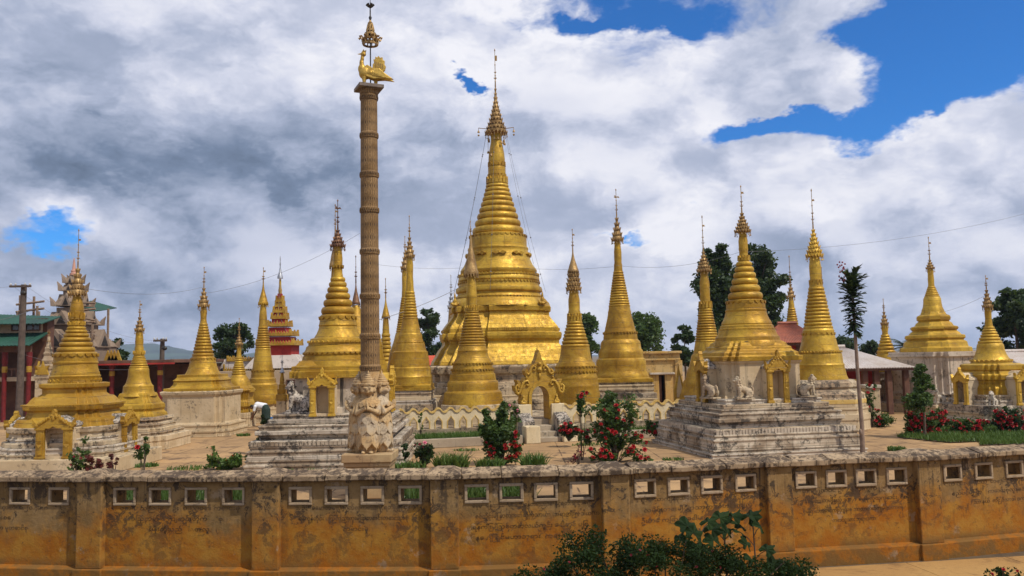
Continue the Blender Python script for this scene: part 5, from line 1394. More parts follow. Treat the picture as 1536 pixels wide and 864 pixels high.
# arch ring and pediment
def arch_prof(hw, z0, zs, rise, n=10):
    return [(hw, z0), (hw, zs)] + [(hw * math.cos(math.pi / 2 * i / n), zs + rise * math.sin(math.pi / 2 * i / n)) for i in range(1, n)]
hi = 13.2 * gq; zi = 1.27
inner = arch_prof(hi, .72, 1.52, .40); 
for sg in (-1, 1):
    pass
inn = [(x, z) for x, z in inner] + [(0, 1.92)] + [(-x, z) for x, z in reversed(inner)]
outr = arch_prof(hi * 1.32, .72, 1.55, .50); out = [(x, z) for x, z in outr] + [(0, 2.06)] + [(-x, z) for x, z in reversed(outr)]
b = MB(); rng_ = []
for (xi, zi_), (xo, zo) in zip(inn, out):
    rng_.append([(xi, -.42, zi_), (xo, -.42, zo), (xo, .30, zo), (xi, .30, zi_)])
b.loft(rng_); b.build('arch_ring', 'gold_ochre', GE, 40, fix=True)
half = [(30.5, 1.27), (32, 1.40), (30, 1.50), (30, 1.62), (36, 1.66), (40, 1.78), (41, 1.95), (37, 1.90), (35.5, 2.02), (38, 2.16), (33, 2.12), (30, 2.00), (27.5, 1.95), (27, 2.10), (24, 2.22), (20, 2.27), (17.5, 2.22), (22, 2.34), (23.5, 2.48), (20.5, 2.56), (17.5, 2.46), (15.5, 2.60), (11.5, 2.72), (8, 2.70), (6.5, 2.82), (5, 2.86), (3.4, 2.98), (2.6, 3.08), (0, 3.22)]
half = [(x * gq * .93, z) for x, z in half]
poly = half + [(-x, z) for x, z in reversed(half[:-1])] + [(-x, z) for x, z in outr[:1]] 
und = [(x, max(z, 1.272)) for x, z in outr if z > 1.25]
poly = half + [(-x, z) for x, z in reversed(half[:-1])] + [(-hi * 1.30, 1.27)] + [(-x, z - .02) for x, z in und] + [(0, 2.03)] + [(x, z - .02) for x, z in reversed(und)] + [(hi * 1.30, 1.27)]
b = MB(); b.prism(poly, -.36, .10); ped = b.build('pediment', 'gold_ochre', GE, fix=True)
# scrolls, bosses and finial in relief
for sg in (-1, 1):
    def curl(pts, r):
        c = MB(); c.tube([(sg * x * gq, -.38, z) for x, z in pts], [r * gq * (1 - .5 * i / (len(pts) - 1)) for i in range(len(pts))], 8); c.build('scroll', 'gold_ochre', ped, 60)
    curl([(37, 1.72), (34, 1.64), (30, 1.72), (28, 1.90), (24, 2.08), (19, 2.12), (16, 2.02), (18, 1.94), (21, 1.98)], 2.9)
    curl([(21, 2.40), (18, 2.34), (15, 2.40), (13, 2.56), (9, 2.66), (6, 2.58), (7, 2.48), (10, 2.50)], 2.5)
    curl([(36, 1.74), (37, 1.90), (34, 1.98), (33, 1.88)], 2.3)
    curl([(20, 2.30), (21.5, 2.44), (18.5, 2.50)], 2.0)
    for i in range(5):
        c = MB(); c.ball((sg * (33 - i * 6.4) * gq, -.38, 1.80 + i * .22), (1.7 * gq, .05, 2.1 * gq), 8, 6); c.build('boss', 'gold_ochre', ped, 60)
    # little seated figure on each pier
    f = MB(); u = 4.0 * gq; C = Vector((sg * 25.5 * gq, -.40, 1.27))
    f.ball(C + Vector((0, 0, .45 * u)), (u * 1.35, u * .9, u * .5)); f.ball(C + Vector((0, 0, 1.4 * u)), (u * .7, u * .55, u * 1.0)); f.ball(C + Vector((0, 0, 2.7 * u)), (u * .45, u * .42, u * .55)); f.ball(C + Vector((0, 0, 3.3 * u)), (u * .2, u * .2, u * .4))
    for s2 in (-1, 1): f.ball(C + Vector((s2 * u * .8, -.3 * u, .8 * u)), (u * .4, u * .4, u * .6))
    obj('seated_figure', remesh(f, 'seated_figure', 'gold_ochre', .16 * u, 1), GE)
c = MB(); c.ball((0, -.39, 2.50), (4.2 * gq, .07, 4.2 * gq), 12, 8); c.ball((0, -.42, 2.50), (2.4 * gq, .07, 2.4 * gq), 10, 8); c.ball((0, -.38, 2.72), (3 * gq, .10, 3 * gq), 10, 8); c.ball((0, -.38, 2.28), (2.4 * gq, .05, 5 * gq), 10, 8)
c.build('rosette', 'gold_ochre', ped, 60)
c = MB(); c.lathe([(2.2 * gq, 3.0), (3.2 * gq, 3.06), (2 * gq, 3.12), (2.4 * gq, 3.18), (1.0 * gq, 3.28), (.2 * gq, 3.42)], 10, (0, -.13)); c.build('gate_finial', 'gold_ochre', ped, 50)

# ------------------------------------------------------------------ buildings
def B(name, label, px0, px1, ybase, Y, cat='building', zb=0):
    X0, X1 = atY(px0, ybase, Y).x, atY(px1, ybase, Y).x
    E = empty(name, ((X0 + X1) / 2, Y, zb), label, cat); E['w'] = (X1 - X0) / 2
    return E, (X1 - X0) / 2, (lambda y, E=E, Y=Y: zat(E.location.x, Y, y) - zb), (lambda px, y=560, E=E, Y=Y: atY(px, y, Y).x - E.location.x)
def corr_roof(name, mat, E, pts, ribs=24, amp=.03):
    """corrugated sheet over four corners (eave l, eave r, ridge r, ridge l)"""
    A, Bp, Cp, D = [Vector(p) for p in pts]; m = MB(); n = ribs * 2
    nrm = (Bp - A).cross(D - A).normalized()
    top, bot = [], []
    for i in range(n + 1):
        t = i / n; o = nrm * (amp if i % 2 else 0)
        top.append(A.lerp(Bp, t) + o); bot.append(D.lerp(Cp, t) + o)
    dn = nrm * -.04
    vs = top + bot + [v + dn for v in top] + [v + dn for v in bot]; k = n + 1; fs = []
    for i in range(n):
        fs += [(i, i + 1, k + i + 1, k + i), (2 * k + i + 1, 2 * k + i, 3 * k + i, 3 * k + i + 1), (i, 2 * k + i, 2 * k + i + 1, i + 1), (k + i, k + i + 1, 3 * k + i + 1, 3 * k + i)]
    m.add(vs, fs); return m.build(name, mat, E, fix=True)
def window(E, x, z, w, h, y, mat='glass_dark', frame='brown_wood'):
    f = MB(); e = .06
    f.box(x - w, x + w, y - .05, y + .03, z + h - e, z + h); f.box(x - w, x + w, y - .05, y + .03, z, z + e); f.box(x - w, x - w + e, y - .05, y + .03, z + e, z + h - e); f.box(x + w - e, x + w, y - .05, y + .03, z + e, z + h - e); f.box(x - .02, x + .02, y - .04, y + .03, z + e, z + h - e)
    o = f.build('window', frame, E); g = MB(); g.box(x - w + e, x + w - e, y - .01, y + .02, z + e, z + h - e); g.build('pane', mat, o)

# green-roofed monastery, two storeys, left edge
E, w, Z, XX = B('monastery', 'two-storey brown monastery with green metal roofs and red columns at left', -170, 58, 600, 46)
b = MB(); b.box(-w, w - .3, 1.2, 1.9, 0, Z(478)); b.build('wall', 'brown_wood', E)
b = MB(); b.box(-w + .3, w - .55, .9, 1.8, Z(500), Z(482)); b.build('upper_wall', 'tan_wall', E)
for px in (-30, 12, 34): window(E, XX(px), Z(497), .42, Z(485) - Z(497), .88)
corr_roof('upper_roof', 'green_roof', E, [(-w - .5, -.2, Z(486)), (w + .15, -.2, Z(488)), (w - .1, 2.2, Z(474)), (-w - .5, 2.2, Z(462))], 44)
corr_roof('lower_roof', 'green_roof', E, [(-w - .5, -1.6, Z(520)), (w + .3, -1.6, Z(521)), (w - .1, 1.0, Z(500)), (-w - .5, 1.0, Z(498))], 44)
b = MB(); b.box(-w, w, -.9, -.75, Z(530), Z(521)); b.build('fascia', 'brown_wood', E)
for px in (-110, -45, 20, 56):
    x = XX(px); b = MB(); b.lathe([(.12, 0), (.12, Z(548)), (.15, Z(546)), (.15, Z(530))], 14, (x, -.8)); b.build('column', 'red_paint', E, 40)
    b = MB(); b.lathe([(.13, Z(560)), (.14, Z(559)), (.14, Z(552)), (.13, Z(551))], 14, (x, -.8)); b.build('column_band', 'gold_ochre', E, 40)
b = MB(); b.box(-w, w, -.78, 1.19, Z(573), Z(567)); b.build('balcony_floor', 'tan_wall', E)
for i in range(34):
    x = -w + 2 * w * (i + .5) / 34; b = MB(); b.box(x - .03, x + .03, -.72, -.67, Z(567), Z(556)); b.build('baluster', 'brown_wood', E)
b = MB(); b.box(-w, w, -.76, -.64, Z(556), Z(554)); b.build('handrail', 'brown_wood', E)

# tiered shrine in scaffolding
E, w, Z, XX = B('tiered_shrine', 'unpainted concrete tiered shrine tower wrapped in bamboo scaffolding', 50, 164, 560, 54)
q = mpp(E.location.x, 54)
b = MB(); b.box(-46 * q, 46 * q, -46 * q, 46 * q, 0, Z(520)); b.build('body', 'scaffold_concrete', E)
def tier(yb, yt, hwb, hwt, spikes=True):
    b = MB(); P = [(1, 1), (-1, 1), (-1, -1), (1, -1)]
    lv = [(hwb * 1.0, Z(yb)), (hwb * 1.02, Z(yb - 1.5)), (hwb * .78, Z(yb + (yt - yb) * .45)), (hwt, Z(yt + (yb - yt) * .3)), (hwt, Z(yt))]
    b.loft([[(h * q * x, h * q * y, z) for x, y in P] for h, z in lv])
    r = b.build('roof_tier', 'scaffold_concrete', E, fix=True)
    for k in range(4):
        M = rotz(k * math.pi / 2) @ Matrix.Translation((0, -hwb * q * .98, Z(yb)))
        g = MB(); gw, gh = hwb * .42 * q, (yb - yt) * .80 * q
        g.prism([(-gw, 0), (gw, 0), (gw * .9, gh * .14), (0, gh), (-gw * .9, gh * .14)], -.12, hwb * .4 * q, M)
        go = g.build('gable', 'scaffold_concrete', r, fix=True)
        g = MB(); g.prism([(-gw * .5, gh * .1), (gw * .5, gh * .1), (0, gh * .66)], -.15, -.11, M); g.build('gable_recess', 'dark_void', go, fix=True)
    if spikes:
        for k in range(4):
            sx, sy = P[k]; g = MB(); x, y = sx * hwb * q * .96, sy * hwb * q * .96
            g.loft([[(x - .16, y - .16, Z(yb)), (x + .16, y - .16, Z(yb)), (x + .16, y + .16, Z(yb)), (x - .16, y + .16, Z(yb))], [(x + sx * .12 - .1, y - .1, Z(yb - 8)), (x + sx * .12 + .1, y - .1, Z(yb - 8)), (x + sx * .12 + .1, y + .1, Z(yb - 8)), (x + sx * .12 - .1, y + .1, Z(yb - 8))], [(x + sx * .3 - .02, y - .02, Z(yb - 14)), (x + sx * .3 + .02, y - .02, Z(yb - 14)), (x + sx * .3 + .02, y + .02, Z(yb - 14)), (x + sx * .3 - .02, y + .02, Z(yb - 14))]])
            g.build('corner_spike', 'scaffold_concrete', r, fix=True)
for a in ((522, 488, 47, 26), (488, 462, 30, 16), (460, 436, 19, 10), (437, 424, 12, 7), (425, 412, 8, 4.5)): tier(*a)
b = MB(); b.lathe([(5.5 * q, Z(413)), (5.5 * q, Z(410)), (3.6 * q, Z(409)), (4.2 * q, Z(406)), (2.6 * q, Z(405)), (1.8 * q, Z(396)), (.5 * q, Z(387))], 12); b.build('spire', 'pink_concrete', E, 35)
SE = empty('scaffolding', (E.location.x, 54, 0), 'bamboo pole scaffolding around the concrete shrine tower', 'scaffolding')
for i, px in enumerate((60, 66, 74, 79, 86, 143, 148, 154, 158, 164, 92, 70, 137, 168)):
    yt = (446, 470, 452, 448, 462, 452, 470, 480, 462, 500, 470, 458, 462, 490)[i]
    p = MB(); p.tube([(XX(px), -2.3 - (i % 3) * .3, 0), (XX(px + rnd.uniform(-2, 2)), -2.3 - (i % 3) * .3, Z(yt))], .085, 6); p.build('pole', 'bamboo', SE)
for i in range(20):
    yy = 458 + (i // 2) * 11; a, b_ = (56, 96) if i % 2 else (134, 170)
    p = MB(); p.tube([(XX(a), -2.5, Z(yy + rnd.uniform(-4, 4))), (XX(b_), -2.5, Z(yy + rnd.uniform(-5, 5)))], .075, 6); p.build('ledger_pole', 'bamboo', SE)
for (xa, ya, xb, yb) in ((140, 560, 172, 505), (158, 505, 176, 565), (60, 470, 84, 510), (64, 540, 92, 490), (145, 470, 166, 520), (56, 600, 84, 560), (60, 470, 66, 520)):
    p = MB(); p.tube([(XX(xa), -2.7, Z(ya)), (XX(xb), -2.7, Z(yb))], .07, 6); p.build('brace_pole', 'bamboo', SE)
# green canopy corner behind the scaffolding
E2, w2, Z2, XX2 = B('green_canopy', 'curved green metal canopy corner right of the shrine tower', 126, 153, 560, 58, 'canopy')
corr_roof('canopy_roof', 'green_roof', E2, [(-w2 - 1.2, -.6, Z2(470)), (w2, -.6, Z2(467)), (w2 * .2, 3, Z2(458)), (-w2 - 1.2, 3, Z2(446))], 14)
for px in (128, 150):
    b = MB(); b.tube([(XX2(px), 1, 0), (XX2(px), 1, Z2(462))], .09, 6); b.build('post', 'bamboo', E2)

# red-columned hall
E, w, Z, XX = B('red_hall', 'low dark hall with red columns and gold eaves behind the left stupas', 58, 262, 600, 49)
b = MB(); b.box(-w, w, 3.5, 8, 0, Z(548)); b.build('back_wall', 'brown_wood', E)
b = MB(); b.box(-w - .3, w + .2, -.6, 8.2, Z(546), Z(541)); b.build('roof_slab', 'brown_wood', E, bevel=.03)
b = MB(); b.box(-w - .32, w + .22, -.66, -.605, Z(548), Z(545.5)); b.build('fascia', 'red_wood', E)
for i, px in enumerate((64, 100, 136, 168, 204, 240)):
    x = XX(px); b = MB(); b.lathe([(.14, 0), (.14, Z(553)), (.19, Z(550)), (.19, Z(546.2))], 14, (x, 0)); c = b.build('column', 'red_paint', E, 40)
    b = MB(); b.lathe([(.15, Z(564)), (.165, Z(563)), (.165, Z(558)), (.15, Z(557))], 14, (x, 0)); b.build('column_band', 'gold_ochre', c, 40)
for i in range(9):
    g = MB(); x = XX(140 + i * 5); g.prism([(-.22, 0), (.22, 0), (.12, .28), (0, .62), (-.12, .28)], -.05, .05, Matrix.Translation((x, -.3, Z(541)))); 
    if i > 4: g.build('roof_crest', 'gold_ochre', E)
b = MB(); b.box(-w, w, -.7, 3.4, 0, .35); b.build('hall_floor', 'kerb', E)

# gabled house
E, w, Z, XX = B('gabled_house', 'dark gabled house with gold wheel emblem in its red gable', 216, 300, 600, 55)
b = MB(); b.box(-w + .3, w - .3, .5, 8, 0, Z(560)); b.build('wall', 'tan_wall', E)
xr = XX(262)
b = MB(); b.prism([(-w + .3, Z(560)), (w - .3, Z(560)), (xr, Z(545))], .48, 7.9); b.build('gable_wall', 'red_wood', E, fix=True)
for (xa, ya) in ((-w - .3, 562), (w + .3, 560)):
    b = MB(); b.prism([(xa, Z(ya)), (xa, Z(ya - 2.4)), (xr, Z(538.5)), (xr, Z(541.5))], -.6, 8.4); b.build('roof_slope', 'dark_roof', E, fix=True)
b = MB(); b.box(xr - 2.0, xr + 1.6, .38, .44, Z(575), Z(553)); b.build('emblem_panel', 'red_wood', E)
q = mpp(E.location.x, 55); b = MB(); M = Matrix.Translation((XX(259), .36, Z(562))) @ Matrix.Rotation(math.pi / 2, 4, 'X')
b.loft([[M @ Vector((r * math.cos(a), r * math.sin(a), z)) for a in (2 * math.pi * j / 24 for j in range(24))] for r, z in ((8 * q, -.02), (8 * q, .05), (6.6 * q, .05), (6.4 * q, .01), (4 * q, .01), (3.6 * q, .06), (.4 * q, .07))]); b.build('wheel_emblem', 'gold_ochre', E, fix=True)
for px in (228, 240, 278): window(E, XX(px), Z(590), .34, Z(572) - Z(590), .5)
b = MB(); b.box(-w, w, -.3, .35, Z(599), Z(594)); b.build('fence_board', 'red_wood', E)
for i in range(7):
    b = MB(); x = -w + 2 * w * (i + .5) / 7; b.box(x - .1, x + .1, -.25, .1, 0, Z(580)); b.build('fence_post', 'pole_wood', E)

# hall with the red and gold tiered tower
E, w, Z, XX = B('pyatthat_hall', 'hall with red and gold seven-tiered tower roof and gold eaves', 318, 474, 600, 54)
xc = atY(420, 480, 57.2).x - E.location.x; q = mpp(E.location.x, 54)
b = MB(); b.box(-w, w, 0, 9, 0, Z(556)); b.build('wall', 'tan_wall', E)
b = MB(); P4 = [(1, 1), (-1, 1), (-1, -1), (1, -1)]
b.loft([[(xc + h * q * x, 3.2 + h * q * .8 * y, z) for x, y in P4] for h, z in ((46, Z(553)), (37, Z(541)), (30, Z(532)))]); b.build('lower_roof', 'roof_grey', E, fix=True)
b = MB(); b.loft([[(XX(338) + h * q * x, 3.2 + h * q * .5 * y, z) for x, y in P4] for h, z in ((30, Z(553)), (26, Z(541)), (22, Z(537)))]); b.build('side_roof', 'roof_grey', E, fix=True)
def eave(yb, yt, hw, xx, yd, n, name='gold_eave', dep=None):
    b = MB(); dep = dep or hw
    for k in range(4):
        hx = hw if k % 2 == 0 else dep; hy = dep if k % 2 == 0 else hw
        M = Matrix.Translation((xx, yd, 0)) @ rotz(k * math.pi / 2) @ Matrix.Translation((0, -hy * q, 0))
        b.box(-hx * q, hx * q, -.06, .06, Z(yb), Z(yb) + (Z(yt) - Z(yb)) * .45, M)
        for i in range(n):
            x = (-hx + 2 * hx * (i + .5) / n) * q; ww = hx * q / n * .95; up = 1.5 if i == n // 2 else (1.7 if i in (0, n - 1) else 1.0)
            zz0 = Z(yb) + (Z(yt) - Z(yb)) * .45; hh = (Z(yt) - Z(yb)) * .62 * up
            b.prism([(x - ww, zz0), (x + ww, zz0), (x + ww * .5, zz0 + hh * .5), (x, zz0 + hh), (x - ww * .5, zz0 + hh * .5)], -.05, .05, M)
    return b.build(name, 'gold_ochre', E, fix=True)
def tbox(y0, y1, hw, mat, name, hw2=None):
    b = MB(); h2 = hw2 or hw; b.loft([[(xc + h * q * x, 3.2 + h * q * y, z) for x, y in P4] for h, z in ((hw, Z(y0)), (h2, Z(y1)))]); return b.build(name, mat, E, fix=True)
tbox(533, 516, 24.5, 'red_wood', 'tower_wall')
prevy = 516
for (ye, hw, wall) in ((516, 29, 21), (501, 23.5, 14.5), (486, 15.5, 10.5), (474, 11, 8), (464, 8.6, 5.6), (455, 6, 4.4), (447, 5, 3.4)):
    tbox(ye, ye - 5, hw * .98, 'red_wood', 'tier_roof', wall)
    tbox(ye - 4.5, ye - 12, wall, 'red_wood', 'tier_wall', wall * .96)
    eave(ye + 1.5, ye - 5.5, hw, xc, 3.2, max(5, int(hw / 2.2) | 1))
b = MB(); b.lathe([(3.4 * q, Z(442)), (2.6 * q, Z(436)), (3 * q, Z(430)), (2 * q, Z(424)), (1.6 * q, Z(412))], 14, (xc, 3.2)); b.build('tower_neck', 'gold', E, 40)
b = MB(); b.lathe([(4.6 * q, Z(411)), (4.4 * q, Z(408)), (3 * q, Z(404)), (1.6 * q, Z(398)), (.7 * q, Z(392)), (1.2 * q, Z(388)), (.5 * q, Z(384)), (.9 * q, Z(380)), (.2 * q, Z(375))], 14, (xc, 3.2)); b.build('tower_umbrella', 'crown_silver', E, 40)
for sg in (-1, 1):
    for k in (-1, 1):
        b = MB(); A = Vector((xc, 3.2, Z(410))); Bq = Vector((xc + sg * 28 * q, 3.2 + k * 20 * q, Z(515))); b.tube([A.lerp(Bq, t) - Vector((sg * .5 * math.sin(math.pi * t), 0, .3 * math.sin(math.pi * t))) for t in np.linspace(0, 1, 7)], .012, 4); b.build('guy_wire', 'wire', E)
eave(562, 550, 52, XX(422), 4.0, 27, 'hall_eave', 40); eave(563, 551, 29, XX(345), 4.0, 17, 'side_eave', 38); eave(541, 535, 25, XX(345), 3.2, 13, 'side_crest', 14)
for px in (385, 398, 440, 452, 463): window(E, XX(px), Z(598), .45, Z(570) - Z(598), -.02, 'dark_void')

# orange roof behind
E, w, Z, XX = B('orange_roof_house', 'house with bright orange-red roof showing left of the main stupa', 624, 700, 560, 60)
b = MB(); b.box(-w + .2, w, 0, 6, 0, Z(545)); b.build('wall', 'brown_wood', E)
corr_roof('roof', 'orange_roof', E, [(-w - .3, -.6, Z(548)), (w, -.6, Z(548)), (w, 3, Z(533)), (-w + .2, 3, Z(533))], 26)

# ochre building right of centre
E, w, Z, XX = B('ochre_building', 'weathered ochre building with dark doorway and flat parapet behind the fence', 936, 1022, 605, 45, zb=.3)
dl, dr = XX(983), XX(1001)
b = MB(); b.box(-w, dl, 0, 7, 0, Z(531)); b.box(dr, w, 0, 7, 0, Z(531)); b.box(dl, dr, 0, 7, Z(563), Z(531)); b.build('wall', 'ochre_plaster', E)
b = MB(); b.box(dl, dr, 1.2, 1.3, 0, Z(563)); b.build('interior', 'dark_void', E)
b = MB(); b.box(-w - .1, w + .1, -.14, 7.1, Z(531) + .002, Z(527)); b.build('parapet', 'ochre_plaster', E, bevel=.03)
b = MB(); b.box(-w - .02, w + .02, -.10, .0, Z(541), Z(538)); b.build('string_course', 'ochre_plaster', E, bevel=.02)
for sg, xx in ((-1, dl), (1, dr)):
    b = MB(); b.box(xx - .16, xx + .16, -.13, .0, 0, Z(562)); b.build('door_jamb', 'ochre_plaster', E, bevel=.02)
b = MB(); b.box(dl - .35, dr + .35, -.28, .0, Z(562), Z(559)); b.build('door_hood', 'white_lime', E, bevel=.02)
b = MB(); b.box(dl + .02, (dl + dr) / 2, .06, .1, 0, Z(565)); b.build('door_leaf', 'brown_wood', E)
for px in (960, 1018):
    b = MB(); x = XX(px); b.box(x - .2, x + .2, -.09, -.001, 0, Z(541.3)); b.build('wall_pier', 'ochre_plaster', E, bevel=.015)
b = MB(); b.box(XX(962), XX(984), -.05, -.001, Z(590), Z(548)); b.build('wall_panel', 'ochre_plaster', E)

# ochre spear pinnacle beside the fence end
E, w, Z, XX = B('ochre_pinnacle', 'ochre pointed pinnacle pier at the end of the scalloped fence', 1012, 1028, 605, 33.5, 'pinnacle')
b = MB(); b.prism([(-w, 0), (w, 0), (w, Z(585)), (w * .55, Z(570)), (w * .16, Z(556)), (0, Z(545)), (-w * .16, Z(556)), (-w * .55, Z(570)), (-w, Z(585))], 0, .22); b.build('pier', 'gold_ochre', E, fix=True, bevel=.02)
b = MB(); b.prism([(-w * .55, Z(596)), (w * .55, Z(596)), (w * .5, Z(584)), (0, Z(562)), (-w * .5, Z(584))], -.03, .0); b.build('pier_panel', 'cream', E, fix=True)

# rusty hip roof pavilion behind lion stupa
def hip(name, label, px0, px1, ye, yr, Y, mat, dep, xr0, xr1, postmat='brown_wood', pxs=()):
    E, w, Z, XX = B(name, label, px0, px1, 590, Y, 'pavilion')
    a, b_ = XX(xr0), XX(xr1)
    corr_roof('front_slope', mat, E, [(-w, -dep, Z(ye)), (w, -dep, Z(ye)), (b_, 0, Z(yr)), (a, 0, Z(yr))], 30)
    corr_roof('right_slope', mat, E, [(w, -dep, Z(ye)), (w, dep, Z(ye)), (b_, .01, Z(yr)), (b_, 0, Z(yr))], 20)
    corr_roof('left_slope', mat, E, [(-w, dep, Z(ye)), (-w, -dep, Z(ye)), (a, 0, Z(yr)), (a, .01, Z(yr))], 20)
    corr_roof('back_slope', mat, E, [(w, dep, Z(ye)), (-w, dep, Z(ye)), (a, 0, Z(yr)), (b_, 0, Z(yr))], 30)
    m = MB(); m.box(-w * .97, w * .97, -dep * .97, -dep * .93, Z(ye + 4), Z(ye) - .02); m.build('eave_board', 'brown_wood', E)
    m = MB(); m.box(-w * .8, w * .8, dep * .3, dep * .34, 0, Z(ye + 2)); m.build('back_wall', 'red_wood', E)
    for px in pxs:
        m = MB(); x = XX(px); m.box(x - .12, x + .12, -dep * .9, -dep * .9 + .24, 0, Z(ye + 1)); m.build('post', postmat, E, bevel=.015)
    m = MB(); m.tube([(a - .1, 0, Z(yr) + .05), (b_ + .1, 0, Z(yr) + .05)], .09, 8); m.build('ridge_cap', mat, E)
    return E
hip('rust_roof_pavilion', 'pavilion with patchy rust-red metal roof behind the lion-guarded stupa', 1140, 1216, 515, 486, 48, 'rust_roof', 2.6, 1172, 1196, pxs=(1150, 1180, 1206))
hip('pale_roof_pavilion', 'open pavilion with pale metal hip roof and dark posts', 1222, 1338, 551, 521, 41, 'pale_metal', 2.6, 1245, 1266, pxs=(1268, 1284, 1302, 1326))
hip('grey_roof_pavilion', 'long rusty pale roof at the right edge before the big tree', 1496, 1640, 548, 527, 44, 'pale_metal', 2.6, 1500, 1620, pxs=(1510, 1545))

# gold flame post and cream post with climbing rose near the slim palm
E, w, Z, XX = B('flame_finial', 'bright gold flame finial on a cream block left of the slim palm', 1273, 1292, 600, 34, 'finial')
b = MB(); b.box(-w, w, -.25, .25, 0, Z(603)); b.build('block', 'cream', E, bevel=.02)
b = MB(); b.prism([(-w, Z(603)), (w, Z(603)), (w * 1.1, Z(590)), (w * .7, Z(582)), (w * .5, Z(574)), (w * .1, Z(568)), (-w * .1, Z(576)), (-w * .7, Z(584)), (-w * 1.0, Z(592))], -.15, .15); b.build('flame', 'gold_clean', E, fix=True, bevel=.05)
E, w, Z, XX = B('cream_post', 'short cream gate post with climbing roses right of the slim palm', 1296, 1318, 640, 33, 'post')
b = MB(); b.box(-w, w, -.3, .3, 0, Z(582)); b.build('shaft', 'cream', E, bevel=.02)
b = MB(); b.box(-w * 1.12, w * 1.12, -.36, .36, Z(582), Z(577)); b.build('cap', 'white_lime', E, bevel=.02)

# ------------------------------------------------------------------ poles and wires
def pole(label, px, yt, Y, arm):
    P = atY(px, 600, Y); E = empty('utility_pole', (P.x, Y, 0), label, 'utility pole'); Zp = lambda y: zat(P.x, Y, y); q = mpp(P.x, Y)
    b = MB(); b.tube([(0, 0, 0), (.03, 0, Zp((600 + yt) / 2)), (.06, 0, Zp(yt))], [.17, .15, .13], 10); b.build('post', 'pole_wood', E, 60)
    b = MB(); b.box(-arm * q, arm * q, -.26, -.14, Zp(yt + 4.5), Zp(yt + 1.5)); c = b.build('crossarm', 'pole_wood', E, bevel=.01)
    for t in (-.9, -.45, .45, .9):
        b = MB(); b.lathe([(.035, Zp(yt + 1.5)), (.06, Zp(yt + .5)), (.03, Zp(yt)), (.055, Zp(yt - .8)), (.02, Zp(yt - 1.6))], 8, (t * arm * q, -.2)); b.build('insulator', 'insulator', c, 40)
    b = MB(); b.tube([(.05, -.15, Zp(yt + 15)), (.35, -.6, Zp(yt + 12)), (.5, -.8, Zp(yt + 13))], .025, 6); b.ball((.55, -.85, Zp(yt + 15)), (.16, .12, .12), 8, 6); b.build('lamp_arm', 'iron', E, 60)
    return E
pole('tall dark utility pole with crossarm before the green-roofed monastery', 29, 427, 40, 16)
pole('dark utility pole with crossarm beside the gabled house', 241, 508, 50, 10)
def wire(label, a, b, Ya, Yb, sag, r=.0055):
    A, Bq = atY(*a, Ya), atY(*b, Yb); m = MB()
    m.tube([A.lerp(Bq, t) - Vector((0, 0, sag * 4 * t * (1 - t))) for t in np.linspace(0, 1, 15)], r, 4)
    o = m.build('overhead_wire', 'wire'); tag(o, label, 'wire')
wire('thin wire from the niche stupa crown to the block stupa crown', (124, 432), (306, 430), 25, 35, .25)
wire('thin wire from the block stupa crown up past the iron-crowned stupa', (308, 440), (540, 350), 35, 30, .35)
wire('dark cable climbing from the column toward the main stupa', (560, 482), (700, 425), 33, 43, .15, .012)
wire('level wire between the slim ribbed stupas and main stupa', (560, 396), (736, 398), 40, 43, .2)
wire('wire from main stupa to the tall ribbed stupa by the ochre building', (756, 399), (920, 400), 43, 36, .15)
wire('long wire rising from the layered-umbrella stupa to the right edge', (924, 398), (1110, 378), 36, 33, .3)
wire('long wire rising over the right stupas to the picture edge', (1110, 378), (1640, 290), 33, 40, .6)
wire('short wire from the octagon stupa to the right', (1405, 470), (1484, 440), 40, 33, .1)
wire('upper line from the tall utility pole to the left', (16, 430), (-60, 425), 40, 36, .1)
wire('line from tall utility pole crossarm toward the block stupa', (42, 431), (241, 512), 40, 50, .6)
wire('second line from tall utility pole crossarm toward the far pole', (22, 431), (236, 513), 40, 50, .9)
wire('sagging service cable before the green-roofed monastery', (55, 462), (-40, 485), 38, 38, .15, .012)
wire('low service cable across the red hall', (30, 530), (241, 548), 40, 50, .5)

# ------------------------------------------------------------------ plants
nr = np.random.default_rng(11)
def np_mesh(name, verts, quads, mat):
    me = bpy.data.meshes.new(name)
    nv, nf = len(verts), len(quads)
    me.vertices.add(nv); me.vertices.foreach_set('co', np.asarray(verts, np.float32).ravel())
    me.loops.add(nf * 4); me.loops.foreach_set('vertex_index', np.asarray(quads, np.int32).ravel())
    me.polygons.add(nf); me.polygons.foreach_set('loop_start', np.arange(0, nf * 4, 4, dtype=np.int32))
    me.update(calc_edges=True); me.validate()
    me.materials.append(MATS[mat]); return me
def leaf_quads(c, size, aspect=.5, up=.35, droop=.0, norm_out=None):
    """diamond leaves at points c (n,3); returns verts, quads"""
    n = len(c); c = np.asarray(c)
    a = nr.normal(size=(n, 3)); a[:, 2] = a[:, 2] * .6 + up - droop; a /= np.linalg.norm(a, axis=1)[:, None]
    b = nr.normal(size=(n, 3)); b -= a * (a * b).sum(1)[:, None]; b /= np.linalg.norm(b, axis=1)[:, None]
    nn = np.cross(a, b)
    s = size * (.6 + .8 * nr.random(n))[:, None]
    v = np.stack([c - a * s * .5, c + b * s * aspect * .5 + nn * s * .08, c + a * s * .5, c - b * s * aspect * .5 + nn * s * .08], 1).reshape(-1, 3)
    return v, np.arange(n * 4).reshape(n, 4)
